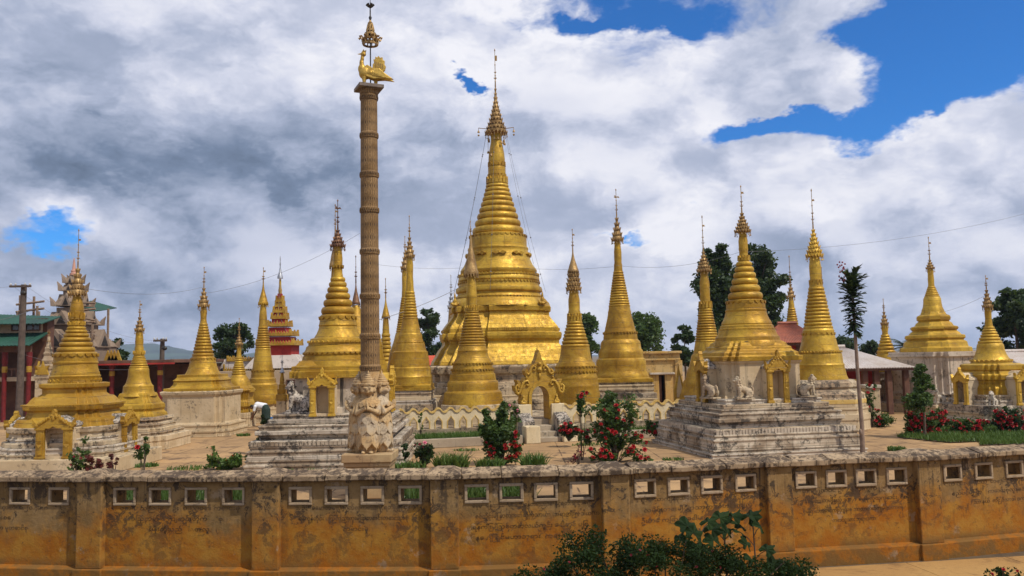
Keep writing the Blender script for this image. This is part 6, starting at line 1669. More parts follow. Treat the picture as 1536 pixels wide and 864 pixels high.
def crown_points(n, clumps, flat=1.0):
    """clumps: (center, radius) list; leaves sit mostly near the clump skins"""
    w = np.array([r ** 2 for _, r in clumps]); w /= w.sum(); idx = nr.choice(len(clumps), n, p=w)
    C = np.array([c for c, _ in clumps])[idx]; Rr = np.array([r for _, r in clumps])[idx]
    d = nr.normal(size=(n, 3)); d /= np.linalg.norm(d, axis=1)[:, None]
    rad = Rr * (nr.random(n) ** .45) * (1 + .25 * nr.normal(size=n) * .5)
    p = C + d * rad[:, None] * np.array([1, 1, flat]); return p
def make_tree(name, label, px, yt, yb, hw, Y, leafmat='leaf_dark', n=4200, leaf=.28, shape='round', ground_y=None, trunk_r=None, group=None, clump_n=26, trunk_show=.0):
    P = atY(px, yb, Y); X = P.x; q = mpp(X, Y); zt = zat(X, Y, yt); zb = zat(X, Y, yb); W = hw * q
    E = empty(name, (X, Y, 0), label, 'tree', group)
    H = zt - zb; cz_ = (zt + zb) / 2
    cl = []
    for i in range(clump_n):
        t = nr.random(); z = zb + H * (.06 + .86 * t)
        if shape == 'round': ww = W * math.sqrt(max(.05, 1 - ((t - .45) / .62) ** 2))
        elif shape == 'cone': ww = W * (1.0 - .72 * t) * (.75 + .5 * nr.random())
        elif shape == 'tall': ww = W * (1 - abs(t - .42) ** 1.8 * 1.5) * (.75 + .45 * nr.random())
        else: ww = W * .8
        a = nr.random() * 6.283; rr = ww * (.35 + .55 * nr.random())
        cl.append(((rr * math.cos(a) * .95, rr * math.sin(a), z), max(.12 * W, (ww - rr * .75) * (.55 + .35 * nr.random()))))
    p = crown_points(int(n * 1.5), cl, .8)
    v, f = leaf_quads(p, leaf, .55)
    cr = stuff(obj('crown', np_mesh('crown', v, f, leafmat), E))
    tr = MB(); r0 = trunk_r or max(.10, W * .09)
    tr.tube([(0, 0, -.05), (.1 * W * .2, 0, zb * .6), (0, 0, zb + H * .35), (.03 * W, 0, zb + H * .72)], [r0, r0 * .8, r0 * .55, r0 * .2], 9)
    to = tr.build('trunk', 'bark', E, 60)
    for (c, r) in cl[:10]:
        lb = MB(); z0 = min(max(zb + H * .08, c[2] - H * .3), zb + H * .6); lb.tube([(0, 0, z0), (c[0] * .5, c[1] * .5, (z0 + c[2]) / 2 + .05), c], [r0 * .4, r0 * .25, r0 * .08], 5); lb.build('limb', 'bark', to, 60)
    return E
make_tree('broadleaf_tree', 'dark round tree behind the orange roof left of the main stupa', 643, 458, 540, 24, 74, n=3800)
make_tree('broadleaf_tree', 'pale green tree beyond the drum-crowned ribbed stupa', 886, 467, 532, 26, 76, 'leaf_mid', 3400)
make_tree('broadleaf_tree', 'broad leafy tree behind the ochre building', 965, 469, 532, 40, 70, 'leaf_mid', 5200)
make_tree('tall_tree', 'tall ragged dark tree between layered-umbrella stupa and lion-guarded stupa', 1080, 358, 545, 40, 60, n=13000, shape='tall', clump_n=70, leaf=.30)
make_tree('tall_tree', 'tall feathery dark tree right of the lion-guarded stupa spire', 1140, 355, 530, 44, 62, n=13000, shape='tall', clump_n=70, leaf=.30)
make_tree('broadleaf_tree', 'dark low tree left of the tall ragged trees', 1028, 486, 555, 20, 58, n=2800)
make_tree('broadleaf_tree', 'dark tree beside the red tiered tower', 350, 479, 540, 30, 68, n=3400)
make_tree('broadleaf_tree', 'dark tree beside the scaffolded shrine', 172, 505, 560, 18, 62, n=2200)
make_tree('broadleaf_tree', 'large dark tree at the right edge behind the grey roof', 1528, 428, 548, 44, 56, n=7500, leaf=.32)
make_tree('broadleaf_tree', 'dark distant tree above the pale-roofed pavilion ridge', 1268, 502, 545, 20, 78, n=2000)
make_tree('broadleaf_tree', 'rounded distant tree left of the bulbous stupa', 1308, 510, 548, 18, 80, n=2000)
make_tree('broadleaf_tree', 'distant dark tree right of the stout cone-crowned stupa', 1250, 508, 545, 14, 84, n=1500)
make_tree('broadleaf_tree', 'distant dark tree behind the tall utility pole', 60, 500, 560, 20, 75, n=1500)
make_tree('broadleaf_tree', 'small dark tree showing between gabled house and block stupa', 330, 515, 550, 16, 75, n=1500)
make_tree('small_tree', 'young tree with loose crown rising from the rose bed', 1385, 541, 612, 25, 28.3, 'leaf_mid', 2600, leaf=.12, shape='cone', trunk_r=.05, clump_n=44)

def palm_fronds(E, top, n, L, width, mat, lift=.5, seed=1, name='frond', seg=7):
    rr = random.Random(seed)
    for i in range(n):
        a = 2 * math.pi * i / n + rr.uniform(-.2, .2); el = lift + rr.uniform(-.5, .5)
        pts = []; p = Vector(top); d = Vector((math.cos(a) * math.cos(el), math.sin(a) * math.cos(el), math.sin(el)))
        for k in range(seg): pts.append(p.copy()); p = p + d * (L / seg); d.z -= .16; d.normalize()
        m = MB(); m.tube(pts, [.02 * (1 - .1 * k) for k in range(seg)], 4)
        for k in range(1, seg):
            t = (pts[k] - pts[k - 1]).normalized(); sd = t.cross(Vector((0, 0, 1))).normalized()
            for sg in (-1, 1):
                for h in (0, .5):
                    b = pts[k].lerp(pts[k - 1], h); ln = width * (1 - abs(k / seg - .4) * .8)
                    tip = b + sd * sg * ln + t * ln * .6 - Vector((0, 0, ln * .35)); wv = t * .045
                    m.add([b - wv, tip, b + wv], [(0, 1, 2)])
        m.build(name, mat, E)
P = atY(1360, 560, 60); E = empty('palm_tree', (P.x, 60, 0), 'shaggy distant palm left of the white block stupa', 'palm')
b = MB(); b.tube([(0, 0, 0), (.1, 0, zat(P.x, 60, 523))], [.22, .16], 8); b.build('trunk', 'bark', E, 60)
palm_fronds(E, (.1, 0, zat(P.x, 60, 521)), 16, 1.5, .5, 'leaf_palm', .5, 3)

# slim pole palm: bare thin stem with a narrow upright plume
PY = 24.0; P = atZ(1294, 681, 0); PY = P.y; E = empty('slim_palm', (P.x, PY, 0), 'slim bare-stemmed palm with narrow dark plume standing behind the wall', 'palm'); Zs = lambda y: zat(P.x, PY, y); q = mpp(P.x, PY)
b = MB(); b.tube([(0, 0, 0), (.02, 0, Zs(640)), (-.02, 0, Zs(560)), (-.03, 0, Zs(490)), (-.06, 0, Zs(420))], [.075, .062, .052, .045, .03], 10); b.build('stem', 'bark_pale', E, 60)
b = MB()
b.ball((-.04, -.03, Zs(648)), (.05, .05, .10)); b.build('stem_burl', 'bark_pale', E, 60)
rr = random.Random(5)
for i in range(150):
    t = i / 149; z = Zs(498 - 78 * t); a = i * 2.399 + rr.uniform(-.5, .5); L = (13 + 11 * t) * q * rr.uniform(.75, 1.2)
    el = (-.45 + 1.35 * t) + rr.uniform(-.35, .35)
    m = MB(); d = Vector((math.cos(a) * math.cos(el), math.sin(a) * math.cos(el), math.sin(el))); p0 = Vector((-.05 + .02 * math.sin(i), 0, z)); pts = []; p = p0.copy()
    for k in range(5): pts.append(p.copy()); p = p + d * (L / 5); d.z -= rr.uniform(.02, .18); d.normalize()
    m.tube(pts, .006, 3)
    for k in range(1, 5):
        tt = (pts[k] - pts[k - 1]).normalized(); sd = tt.cross(Vector((0, 0, 1))); sd = sd.normalized() if sd.length > .01 else Vector((1, 0, 0))
        for sg in (-1, 1):
            for h in (0, .5):
                bb = pts[k].lerp(pts[k - 1], h); ln = L * .36 * rr.uniform(.7, 1.2); tip = bb + sd * sg * ln * .7 + tt * ln * .7 + Vector((0, 0, ln * rr.uniform(-.4, .25))); wv = tt * .045
                m.add([bb - wv, bb + sd * sg * ln * .45 + tt * ln * .15, tip, bb + wv], [(0, 1, 2, 3)])
    m.build('frond', 'leaf_palm', E)
m = MB()
for i in range(24): m.ball((-.05 + rr.uniform(-20, -10) * q, rr.uniform(-.1, .1), Zs(rr.uniform(392, 425))), .028, 6, 4)
stuff(m.build('fruit_cluster', 'petal_dark', E, 60))

# flowering shrubs -------------------------------------------------------------
def flower_mesh(name, mat, r):
    m = MB()
    for ring, (n, el, L) in enumerate(((6, .15, 1.0), (6, .65, .85), (4, 1.15, .6))):
        for i in range(n):
            a = 2 * math.pi * (i + .5 * ring) / n; d = Vector((math.cos(a) * math.cos(el), math.sin(a) * math.cos(el), math.sin(el))) * r * L; s = Vector((-math.sin(a), math.cos(a), 0)) * r * .45
            m.add([(0, 0, 0), tuple(d * .6 + s), tuple(d * 1.05), tuple(d * .6 - s)], [(0, 1, 2, 3)])
    return m.mesh(name, mat)
FL = {'red': flower_mesh('flower', 'petal_red', .085), 'pink': flower_mesh('flower', 'petal_pink', .07), 'dark': flower_mesh('flower', 'petal_dark', .05), 'small': flower_mesh('flower', 'petal_red', .03)}
def shrub(label, px, yb, yt, hw, Y=None, z0=0, leafmat='leaf_mid', n=900, leaf=.11, stems=9, flowers=(), name='rose_bush', spread=1.0, dens=.6, cat='bush', group=None, bare=.0):
    """flowers: (kind, count, box in photo px x0,x1,y0,y1)"""
    P = atZ(px, yb, z0) if Y is None else atY(px, yb, Y); X, Yv = P.x, P.y; q = mpp(X, Yv); H = zat(X, Yv, yt) - z0; W = hw * q
    E = empty(name, (X, Yv, z0), label, cat, group)
    st = MB(); cl = []
    for i in range(stems):
        a = nr.random() * 6.283; rr = W * math.sqrt(nr.random()) * .85; hh = H * (.55 + .45 * nr.random()) * (1 - .25 * (rr / max(W, .01)) ** 2)
        if i == 0: hh = H
        tip = Vector((rr * math.cos(a), rr * math.sin(a) * .8, hh)); mid = Vector((tip.x * .35, tip.y * .35, hh * .5))
        st.tube([(tip.x * .08, tip.y * .08, -.03), mid, tip], [.016, .011, .005], 5)
        for k in range(7):
            t = (.35 + .62 * nr.random()) if bare == 0 else (bare + (1 - bare) * nr.random()); c = mid.lerp(tip, t) if t > .5 else Vector((0, 0, 0)).lerp(mid, t * 2)
            cl.append((tuple(c), W * (.09 + .19 * nr.random()) * spread))
    fl_pts = []
    for kind, cnt, (x0, x1, y0, y1) in flowers:
        for i in range(cnt):
            fx, fy = nr.uniform(x0, x1), nr.uniform(y0, y1); S_ = atY(fx, fy, Yv - W * .5 * (1 - ((fx - px) / (hw * 1.3)) ** 2) - .05)
            o = obj('flower', FL[kind], E); o.location = (S_.x - X, S_.y - Yv, S_.z - z0); s = nr.uniform(.55, 1.0); o.scale = (s, s, s); o.rotation_euler = (nr.uniform(.2, 1.3), nr.uniform(-.4, .4), nr.uniform(-.8, .8))
            lp = o.location; fl_pts.append(((lp.x, lp.y + .07, lp.z - .04), .11)); fl_pts.append(((lp.x * .9 + nr.normal() * .05, lp.y + .12, lp.z * .75), .12))
            if i % 2 == 0: st.tube([(lp.x * .2, lp.y * .2, 0), (lp.x * .7, lp.y * .7 + .06, lp.z * .6), (lp.x, lp.y + .02, lp.z)], [.011, .008, .004], 4)
    st.build('stems', 'bark', E)
    p = crown_points(int(n * 1.5), cl, .85)
    if fl_pts: p = np.concatenate([p, crown_points(16 * len(fl_pts), fl_pts, .9)])
    p[:, 2] = np.maximum(p[:, 2], .02)
    v, f = leaf_quads(p, leaf, .55); stuff(obj('foliage', np_mesh('foliage', v, f, leafmat), E))
    return E
def clump(label, px, yb, hpx, hw, n, z0=0, mat='leaf_grass', Y=None, name='grass_tuft', blade=.02, cat='grass'):
    P = atZ(px, yb, z0) if Y is None else atY(px, yb, Y); X, Yv = P.x, P.y; q = mpp(X, Yv)
    vs, fs = [], []
    for i in range(n):
        a = nr.random() * 6.283; r = hw * q * math.sqrt(nr.random()); b = np.array([r * math.cos(a), r * math.sin(a) * .6, 0]); h = hpx * q * nr.uniform(.5, 1.1)
        ln = np.array([nr.normal() * .35, nr.normal() * .35, 1.0]); ln /= np.linalg.norm(ln); s = np.array([math.cos(a * 3), math.sin(a * 3), 0]) * blade
        mid = b + ln * h * .6; tip = b + ln * h + np.array([ln[0], ln[1], -.25]) * h * .35
        k = len(vs); vs += [b - s, b + s, mid + s * .7, mid - s * .7, tip + s * .1, tip - s * .1]; fs += [(k, k + 1, k + 2, k + 3), (k + 3, k + 2, k + 4, k + 5)]
    o = obj(name, np_mesh(name, np.array(vs), np.array(fs), mat)); o.location = (X, Yv, z0); tag(o, label, cat, kind='stuff'); return o

shrub('dense rose bush with red blooms left of the gateway steps', 752, 697, 604, 36, None, 0, 'leaf_mid', 4200, .12, 24, (('red', 7, (728, 745, 660, 690)), ('red', 12, (755, 780, 660, 692)), ('red', 4, (768, 778, 648, 664))))
shrub('tall straggling rose bush heavy with red blooms right of the gateway', 922, 692, 586, 46, None, 0, 'leaf_mid', 2200, .11, 24, (('red', 34, (885, 975, 645, 690)), ('red', 9, (895, 960, 605, 650)), ('red', 2, (868, 880, 586, 596))), bare=.3)
shrub('tall leafy rose shoot beside the straggling rose bush', 872, 690, 588, 16, None, 0, 'leaf_mid', 420, .12, 3, (('red', 1, (872, 880, 588, 594)), ('red', 3, (868, 885, 645, 656))), bare=.6)
shrub('compact red rose at the planter right of the gateway', 853, 662, 634, 17, 27.6, .22, 'leaf_dark', 700, .10, 8, (('red', 14, (840, 868, 634, 650)),), spread=1.3)
shrub('red roses at the planter end near the lion-guarded stupa', 985, 656, 632, 22, 28.6, .22, 'leaf_mid', 800, .10, 9, (('red', 12, (962, 1000, 634, 650)), ('red', 3, (996, 1008, 628, 640))), spread=1.2)
shrub('dark leafy bush with one pink bloom right of the column pedestal', 637, 701, 666, 17, None, 0, 'leaf_dark', 900, .10, 10, (('pink', 1, (633, 638, 662, 666)), ('dark', 3, (622, 650, 665, 676))), spread=1.3)
shrub('dark leafy bush close beside the column pedestal', 601, 701, 668, 13, None, 0, 'leaf_dark', 700, .10, 8, (), name='leafy_bush', spread=1.3)
shrub('spindly green plant left of the column pedestal', 512, 701, 676, 9, None, 0, 'leaf_mid', 260, .09, 6, (), name='leafy_bush', bare=.3)
shrub('bushy red roses round the young tree', 1388, 652, 614, 30, None, 0, 'leaf_mid', 1500, .10, 16, (('red', 75, (1362, 1420, 616, 650)),), spread=1.1)
shrub('straggling red roses in the middle of the rose bed', 1450, 651, 628, 30, None, 0, 'leaf_mid', 1000, .10, 14, (('red', 42, (1420, 1490, 628, 652)),))
shrub('red roses at the right end of the rose bed', 1516, 650, 610, 26, None, 0, 'leaf_dark', 1300, .10, 14, (('red', 52, (1490, 1545, 612, 648)),))
shrub('rounded green bush at the foot of the stout stupa', 1270, 642, 623, 18, None, 0, 'leaf_mid', 1200, .10, 12, (), name='leafy_bush', spread=1.5)
shrub('low green bush with two red blooms right of the slim palm', 1322, 640, 622, 24, None, 0, 'leaf_mid', 1100, .10, 12, (('red', 6, (1312, 1328, 624, 637)),), spread=1.3)
shrub('climbing rose on the cream post', 1308, 640, 572, 10, 32.4, 0, 'leaf_mid', 260, .10, 5, (('red', 7, (1298, 1318, 574, 615)),), bare=.3)
shrub('spindly rose with dark red leaves against the cream platform', 118, 706, 655, 18, 21.6, 0, 'leaf_mid', 200, .10, 7, (('dark', 3, (105, 130, 680, 700)),), bare=.35)
shrub('red-leaved rose in front of the cream platform', 140, 706, 678, 18, 21.6, 0, 'leaf_red', 170, .12, 8, (), bare=.5)
shrub('thin red-leaved rose shoot by the cream platform corner', 172, 706, 680, 12, 21.6, 0, 'leaf_red', 90, .10, 5, (), bare=.5)
shrub('thin rose with two red blooms at the cream platform corner', 215, 705, 657, 14, 21.6, 0, 'leaf_mid', 170, .10, 5, (('red', 2, (204, 218, 660, 672)),), bare=.5)
shrub('low leafy plant before the paved court at left', 340, 704, 685, 34, None, 0, 'leaf_grass', 900, .13, 12, (('small', 4, (310, 380, 672, 690)),), name='leafy_bush', spread=.9)
shrub('bright green leafy plant before the grey stepped base', 410, 704, 685, 24, None, 0, 'leaf_light', 900, .13, 12, (), name='leafy_bush', spread=1.2)
shrub('bare dark shoot with red buds by the grey stepped base', 384, 704, 655, 8, None, 0, 'leaf_mid', 50, .09, 4, (('small', 4, (370, 400, 665, 690)),), bare=.5)
shrub('leafless dark twig between the two rose bushes', 868, 700, 668, 9, None, 0, 'leaf_red', 40, .06, 5, (('dark', 3, (860, 880, 675, 690)),), name='bare_twig', cat='twig', bare=.6)
shrub('climbing rose beside the left gateway pier', 771, 668, 600, 9, 27.9, 0, 'leaf_mid', 340, .11, 6, (('pink', 3, (764, 778, 604, 622)),), name='rose_bush', bare=.3)
shrub('dark potted plant beside the blue bucket', 398, 646, 622, 8, None, 0, 'leaf_dark', 300, .10, 6, (), name='leafy_bush', spread=1.3)
shrub('green weed hanging on the slim ribbed stupa base', 631, 642, 618, 5, 28.9, .22, 'leaf_light', 120, .08, 3, (), name='weed', cat='weed', bare=.5)
clump('pale grass tuft beside the dense rose bush', 800, 700, 24, 18, 260)
clump('pale grass tuft between column bush and dense rose bush', 678, 702, 26, 24, 420)
clump('grass at the foot of the column pedestal', 612, 703, 14, 26, 300)
clump('small grass tuft on the path behind the wall', 1345, 676, 8, 13, 260)
clump('grass tuft at the foot of the dense rose bush', 735, 702, 18, 20, 260)
clump('green weeds by the cream platform corner', 215, 700, 7, 22, 260)
for kx, (wx, wy, ww, lab) in enumerate(((262, 662, 12, 'thin weeds at the foot of the small terraced stupa'), (388, 668, 16, 'thin weeds beside the grey stepped base'), (455, 706, 40, 'low weeds along the wall before the grey stepped base'), (880, 668, 22, 'thin weeds below the right planter kerb'), (1010, 690, 16, 'thin weeds at the corner of the broad stepped base'), (1120, 694, 30, 'low weeds along the broad stepped base'), (700, 676, 20, 'thin weeds below the left planter kerb'), (280, 704, 30, 'low weeds behind the wall left of the leafy plant'))):
    clump(lab, wx, wy, 5 if wy < 700 else 8, ww, 90)
clump('weeds at the corner of the block stupa', 366, 654, 5, 10, 160)
# planter grass and lawn
def turf(label_none, poly_fn, n, h, z0, name='turf', mat='leaf_grass', blade=.014):
    vs, fs = [], []
    for i in range(n):
        x, y = poly_fn(); a = nr.random() * 6.283; hh = h * nr.uniform(.5, 1.3); s = np.array([math.cos(a), math.sin(a), 0]) * blade; b = np.array([x, y, z0]); t = b + np.array([nr.normal() * .3 * hh, nr.normal() * .3 * hh, hh])
        k = len(vs); vs += [b - s, b + s, t + s * .2, t - s * .2]; fs.append((k, k + 1, k + 2, k + 3))
    o = obj(name, np_mesh(name, np.array(vs), np.array(fs), mat)); tag(o, label_none, 'grass', kind='stuff'); return o
def in_planter(t0, t1):
    def fn():
        t = nr.uniform(t0, t1); k = nr.uniform(.2, 1.46); return FA.x + fd.x * t + fn_.x * k, FA.y + fd.y * t + fn_.y * k
    fn_ = fn_cam; return fn
fn_cam = Vector((fd.y, -fd.x))
turf('long green grass in the left planter', in_planter(.65, tg - 1.1), 5200, .17, .22)
turf('long green grass in the right planter', in_planter(tg + 1.1, (FB - FA).length - .3), 1800, .12, .22)
LW = [atZ(x, y, 0) for x, y in ((1346, 657), (1425, 665), (1470, 663), (1470, 669), (1640, 664), (1640, 632), (1460, 640), (1380, 645))]
m = MB(); m.add([(p.x, p.y, .03) for p in LW], [tuple(range(len(LW)))]); tag(m.build('lawn', 'soil', fix=True), kind='structure')
def in_lawn():
    while True:
        x = nr.uniform(min(p.x for p in LW), max(p.x for p in LW)); y = nr.uniform(min(p.y for p in LW), max(p.y for p in LW)); c = False; j = len(LW) - 1
        for i in range(len(LW)):
            if ((LW[i].y > y) != (LW[j].y > y)) and (x < (LW[j].x - LW[i].x) * (y - LW[i].y) / (LW[j].y - LW[i].y) + LW[i].x): c = not c
            j = i
        if c: return x, y
turf('bright green lawn grass of the rose bed', in_lawn, 14000, .13, .03, 'lawn_grass', 'leaf_grass', .02)

def strip(px0, px1, y0=17.0, y1=19.2):
    def fn():
        Y = nr.uniform(y0, y1); px = nr.uniform(px0, px1); return atY(px, 720, Y).x, Y
    return fn
turf('weeds growing on the court just behind the left wall bays', strip(170, 365), 2600, .30, 0, 'weeds', 'leaf_mid', .03)
turf('weeds growing on the court behind the wall near the pedestal', strip(600, 800), 2400, .28, 0, 'weeds', 'leaf_mid', .03)

# foreground bush before the wall and castor plants ------------------------------
BY = 9.6
bx = atY(985, 850, BY).x
E = empty('flowering_bush', (bx, BY, -.15), 'dark dense bush with tiny red flowers in front of the wall', 'bush')
q = mpp(bx, BY); cl = []; st = MB()
prof = [(815, 852), (840, 830), (870, 814), (905, 804), (940, 810), (965, 816), (1000, 808), (1040, 815), (1075, 826), (1110, 838), (1140, 850), (1170, 846), (1195, 852)]
for (x, y) in prof:
    for k in range(6):
        yy = y + 8 + (k % 4) * 20 + nr.uniform(-4, 4); S_ = atY(x + nr.uniform(-24, 24), yy + nr.uniform(-6, 10), BY + nr.uniform(-.4, .5)); cl.append((tuple(S_ - Vector((bx, BY, -.15))), nr.uniform(.10, .21)))
        if k == 0: st.tube([(((S_.x - bx) * .4), 0, 0), (S_.x - bx, S_.y - BY, S_.z + .2)], [.014, .006], 5)
st.build('stems', 'bark', E)
p = crown_points(24000, cl, .9); p = p[p[:, 2] > .02]
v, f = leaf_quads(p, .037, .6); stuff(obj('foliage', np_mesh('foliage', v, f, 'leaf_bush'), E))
for i in range(30):
    c = cl[int(nr.integers(len(cl)))][0]; o = obj('flower', FL['dark'], E); d = nr.normal(size=3); d /= np.linalg.norm(d); d[1] = -abs(d[1]); o.location = (c[0] + d[0] * .15, c[1] + d[1] * .16, c[2] + d[2] * .14); s = nr.uniform(.25, .5); o.scale = (s, s, s); o.rotation_euler = (nr.uniform(.4, 1.4), 0, nr.uniform(-1, 1))
def lobed_leaf(L):
    out = []; lobes = 5
    for k in range(lobes):
        a = R(-125 + 250 * k / (lobes - 1)); r = L * (1.0 - .13 * abs(k - 2)); b = a + R(31)
        for da, f_ in ((-20, .80), (-9, .93), (0, 1.0), (9, .93), (20, .80)): out.append((r * f_ * math.sin(a + R(da)), r * f_ * math.cos(a + R(da))))
        if k < lobes - 1: out.append((L * .60 * math.sin(b), L * .60 * math.cos(b)))
    m = MB(); n = len(out)
    m.add([(0, 0, .012)] + [(x * .92, y, -.22 * (x * x + y * y) / L + .02 * math.sin(9 * x / L)) for x, y in out], [(0, 1 + (j + 1), 1 + j) for j in range(n - 1)])
    return m.mesh('leaf', 'leaf_bush')
LL = lobed_leaf(.15)
def castor(label, px, Y, tips):
    X = atY(px, 850, Y).x; E = empty('castor_plant', (X, Y, -.15), label, 'plant')
    zt_ = max(zat(X, Y, y) for _, y, *_ in tips); st = MB(); st.tube([(0, 0, 0), (.02, .02, (zt_ + .15) * .5), (.0, 0, (zt_ + .15) * .95)], [.014, .011, .006], 6)
    for (x, y, dy) in tips:
        S_ = atY(x, y, Y + dy) - Vector((X, Y, -.15)); z0 = max(.05, S_.z - .14); st.tube([(0, 0, z0), (S_.x * .5, S_.y * .5, (z0 + S_.z) / 2 + .02), S_], [.006, .005, .004], 5)
        o = obj('leaf', LL, E); o.location = S_; s = nr.uniform(.8, 1.25); o.scale = (s, s, s); o.rotation_euler = (nr.uniform(.5, 1.15), nr.uniform(-.4, .4), nr.uniform(-1.2, 1.2))
    st.build('stem', 'bark', E, 60)
castor('broad-leaved castor plant rising left over the dark bush', 1052, 9.7, [(1040, 800, -.1), (1020, 808, .05), (1062, 784, 0), (1030, 790, -.05), (1070, 812, -.1), (1048, 826, -.12)])
castor('tall castor plant with broad lobed leaves before the wall', 1088, 9.9, [(1080, 778, 0), (1100, 776, -.05), (1068, 795, -.1), (1112, 790, .05), (1090, 800, -.12), (1078, 835, -.1), (1102, 850, -.1), (1120, 818, .05)])
castor('castor plant with drooping leaves right of the dark bush', 1132, 9.8, [(1125, 775, 0), (1140, 790, -.1), (1112, 800, 0), (1150, 825, -.1), (1128, 842, -.12), (1160, 852, 0), (1180, 858, -.05)])
shrub('low leafy weed with red buds at the path corner', 1515, 876, 857, 24, 11.0, -.14, 'leaf_bush', 420, .05, 8, (('small', 3, (1480, 1530, 852, 862)),), name='weed', cat='weed')

# ------------------------------------------------------------------ stooping person, bucket
PP = atZ(397, 640, 0); PX, PYv = PP.x, PP.y
E = empty('person', (PX, PYv, 0), 'person in white shirt and dark green wrap skirt stooping toward a gold stupa', 'person')
def caps(m, a, b, ra, rb, n=7, fl=1.0):
    a, b = Vector(a), Vector(b)
    for i in range(n):
        t = i / (n - 1); r = ra + (rb - ra) * t; m.ball(a.lerp(b, t), (r, r * fl, r), 10, 8)
m = MB()
for sg in (-1, 1):
    caps(m, (.02, sg * .09, .86), (.04, sg * .10, .46), .085, .06); caps(m, (.04, sg * .10, .46), (.06, sg * .10, .07), .055, .038)
    m.ball((.0, sg * .10, .035), (.12, .042, .035), 10, 6)
    caps(m, (-.40, sg * .17, .93), (-.46, sg * .18, .67), .048, .040); caps(m, (-.46, sg * .18, .67), (-.56, sg * .10, .46), .038, .028)
    m.ball((-.58, sg * .09, .41), (.03, .022, .055), 8, 6)
    for k in range(4): caps(m, (-.575 - .010 * k + .015, sg * (.075 + .012 * k), .375), (-.60 - .008 * k, sg * (.07 + .012 * k), .315 + .012 * abs(k - 1)), .0095, .008, 4)
    caps(m, (-.555, sg * .07, .40), (-.585, sg * .045, .36), .010, .009, 4)
caps(m, (.0, 0, .90), (-.36, 0, .98), .145, .135, 8, 1.05); caps(m, (-.36, 0, .97), (-.44, 0, .96), .14, .08, 4, 1.1); caps(m, (-.44, 0, .96), (-.52, 0, .94), .055, .05, 4)
m.ball((-.60, 0, .905), (.10, .078, .10), 14, 10, Matrix.Rotation(R(30), 4, 'Y')); m.ball((-.665, 0, .85), (.02, .016, .018), 8, 6)
for sg in (-1, 1): m.ball((-.585, sg * .08, .90), (.02, .012, .03), 8, 6)
obj('body', remesh(m, 'body', 'skin', .012, 1), E)
m = MB(); caps(m, (-.0, 0, .915), (-.34, 0, .99), .165, .158, 8, 1.1); caps(m, (-.34, 0, .985), (-.43, 0, .965), .155, .10, 4, 1.2)
for sg in (-1, 1): caps(m, (-.40, sg * .18, .93), (-.44, sg * .185, .76), .072, .064)
obj('shirt', remesh(m, 'shirt', 'cloth_white', .016, 2), E)
m = MB(); caps(m, (.0, 0, .90), (.05, 0, .80), .175, .19, 5, 1.1)
m.loft([[(.05 + r * math.cos(a) * (1 + .05 * math.sin(5 * a)), r * 1.1 * math.sin(a) * (1 + .05 * math.sin(5 * a)), z) for a in (2 * math.pi * j / 24 for j in range(24))] for r, z in ((.20, .14), (.205, .3), (.20, .55), (.195, .82))])
obj('wrap_skirt', remesh(m, 'wrap_skirt', 'cloth_dark_green', .016, 2), E)
m = MB(); m.ball((-.585, 0, .93), (.105, .088, .095), 12, 8, Matrix.Rotation(R(30), 4, 'Y')); m.ball((-.50, 0, .99), (.05, .05, .045), 10, 8)
obj('hair', remesh(m, 'hair', 'hair', .012, 1), E)
b = atZ(404, 636, 0); E = empty('bucket', (b.x, b.y, 0), 'blue plastic bucket on the paving beside the stooping person', 'bucket')
m = MB(); m.lathe([(.13, .005), (.135, .0), (.17, .30), (.185, .30), (.185, .325), (.165, .325), (.13, .03)], 20); m.build('pail', 'blue_plastic', E, 40)
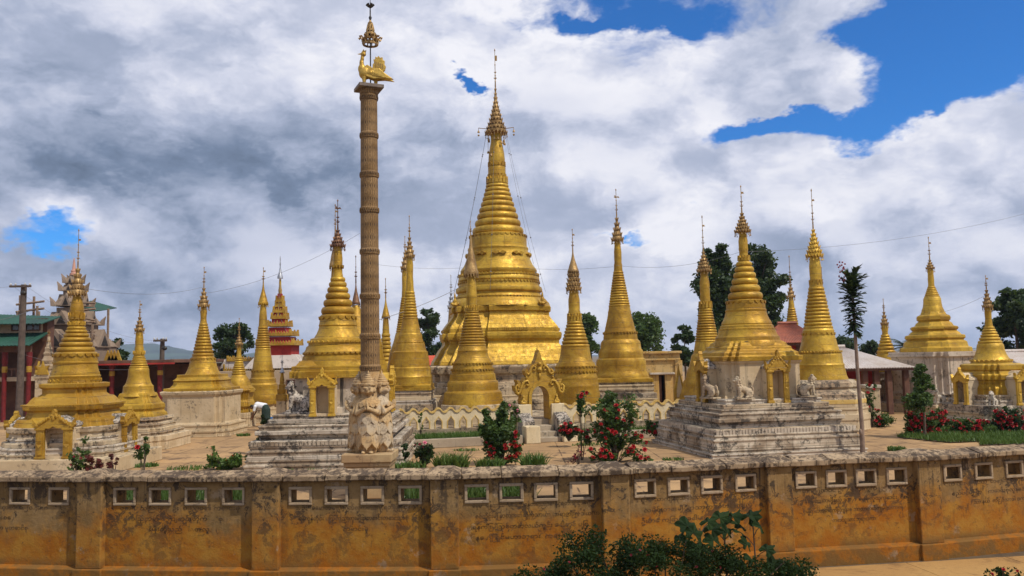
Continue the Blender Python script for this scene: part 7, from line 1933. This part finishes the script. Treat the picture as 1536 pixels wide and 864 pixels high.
m = MB(); m.tube([(.18 * math.cos(t), -.02, .31 + .17 * math.sin(t)) for t in np.linspace(0, math.pi, 11)], .007, 5); m.build('handle', 'iron', E, 60)

# ------------------------------------------------------------------ far hills and the air before them
hx = []
HY = 2600
m = MB(); nx, ny = 90, 10; vs = []
def hill_y(px):
    base = [(-200, 540), (60, 535), (150, 528), (185, 518), (225, 513.5), (250, 519), (290, 527), (330, 533), (420, 529), (520, 536), (700, 531), (900, 533), (1100, 528), (1300, 531), (1500, 526), (1740, 530)]
    for (a, ya), (b, yb) in zip(base[:-1], base[1:]):
        if a <= px <= b: return ya + (yb - ya) * (px - a) / (b - a)
    return 530
for j in range(ny + 1):
    t = j / ny
    for i in range(nx + 1):
        px = -200 + 1940 * i / nx; top = atY(px, hill_y(px), HY); h = max(3, top.z) * math.sin(math.pi * min(1, t * 1.0) * .5 + 0) if t <= .5 else max(3, top.z) * math.cos(math.pi * (t - .5) * .98)
        h = max(3, top.z) * (math.sin(math.pi * t)) ** .8
        rx = 1 + .10 * math.sin(px * .09 + j * 1.3) + .07 * math.sin(px * .23 + j * 2.1)
        vs.append((top.x * (.85 + .3 * t), HY * (.85 + .3 * t), -.3 + h * (rx if abs(t - .5) > .06 else 1)))
fs = [(j * (nx + 1) + i, j * (nx + 1) + i + 1, (j + 1) * (nx + 1) + i + 1, (j + 1) * (nx + 1) + i) for j in range(ny) for i in range(nx)]
m.add(vs, fs); tag(m.build('hills', 'hill_forest', smooth=80, fix=True), kind='structure')
hz = MB(); hz.box(-2600, 2600, -70, 3300, -1.3, 90)
ho = bpy.data.meshes.new('haze'); ho.from_pydata([tuple(v) for v in hz.v], [], hz.f)
hm = bpy.data.materials.new('haze_air'); hm.use_nodes = True; T = NT(hm.node_tree); T.n.clear()
vo = T.node('ShaderNodeVolumePrincipled', Color=(0.62, 0.76, 1.0, 1), Density=0.00020, Anisotropy=0.2)
oo = T.n.new('ShaderNodeOutputMaterial'); T.l.new(vo.outputs[0], oo.inputs['Volume']); ho.materials.append(hm)
tag(obj('haze', ho), kind='stuff')
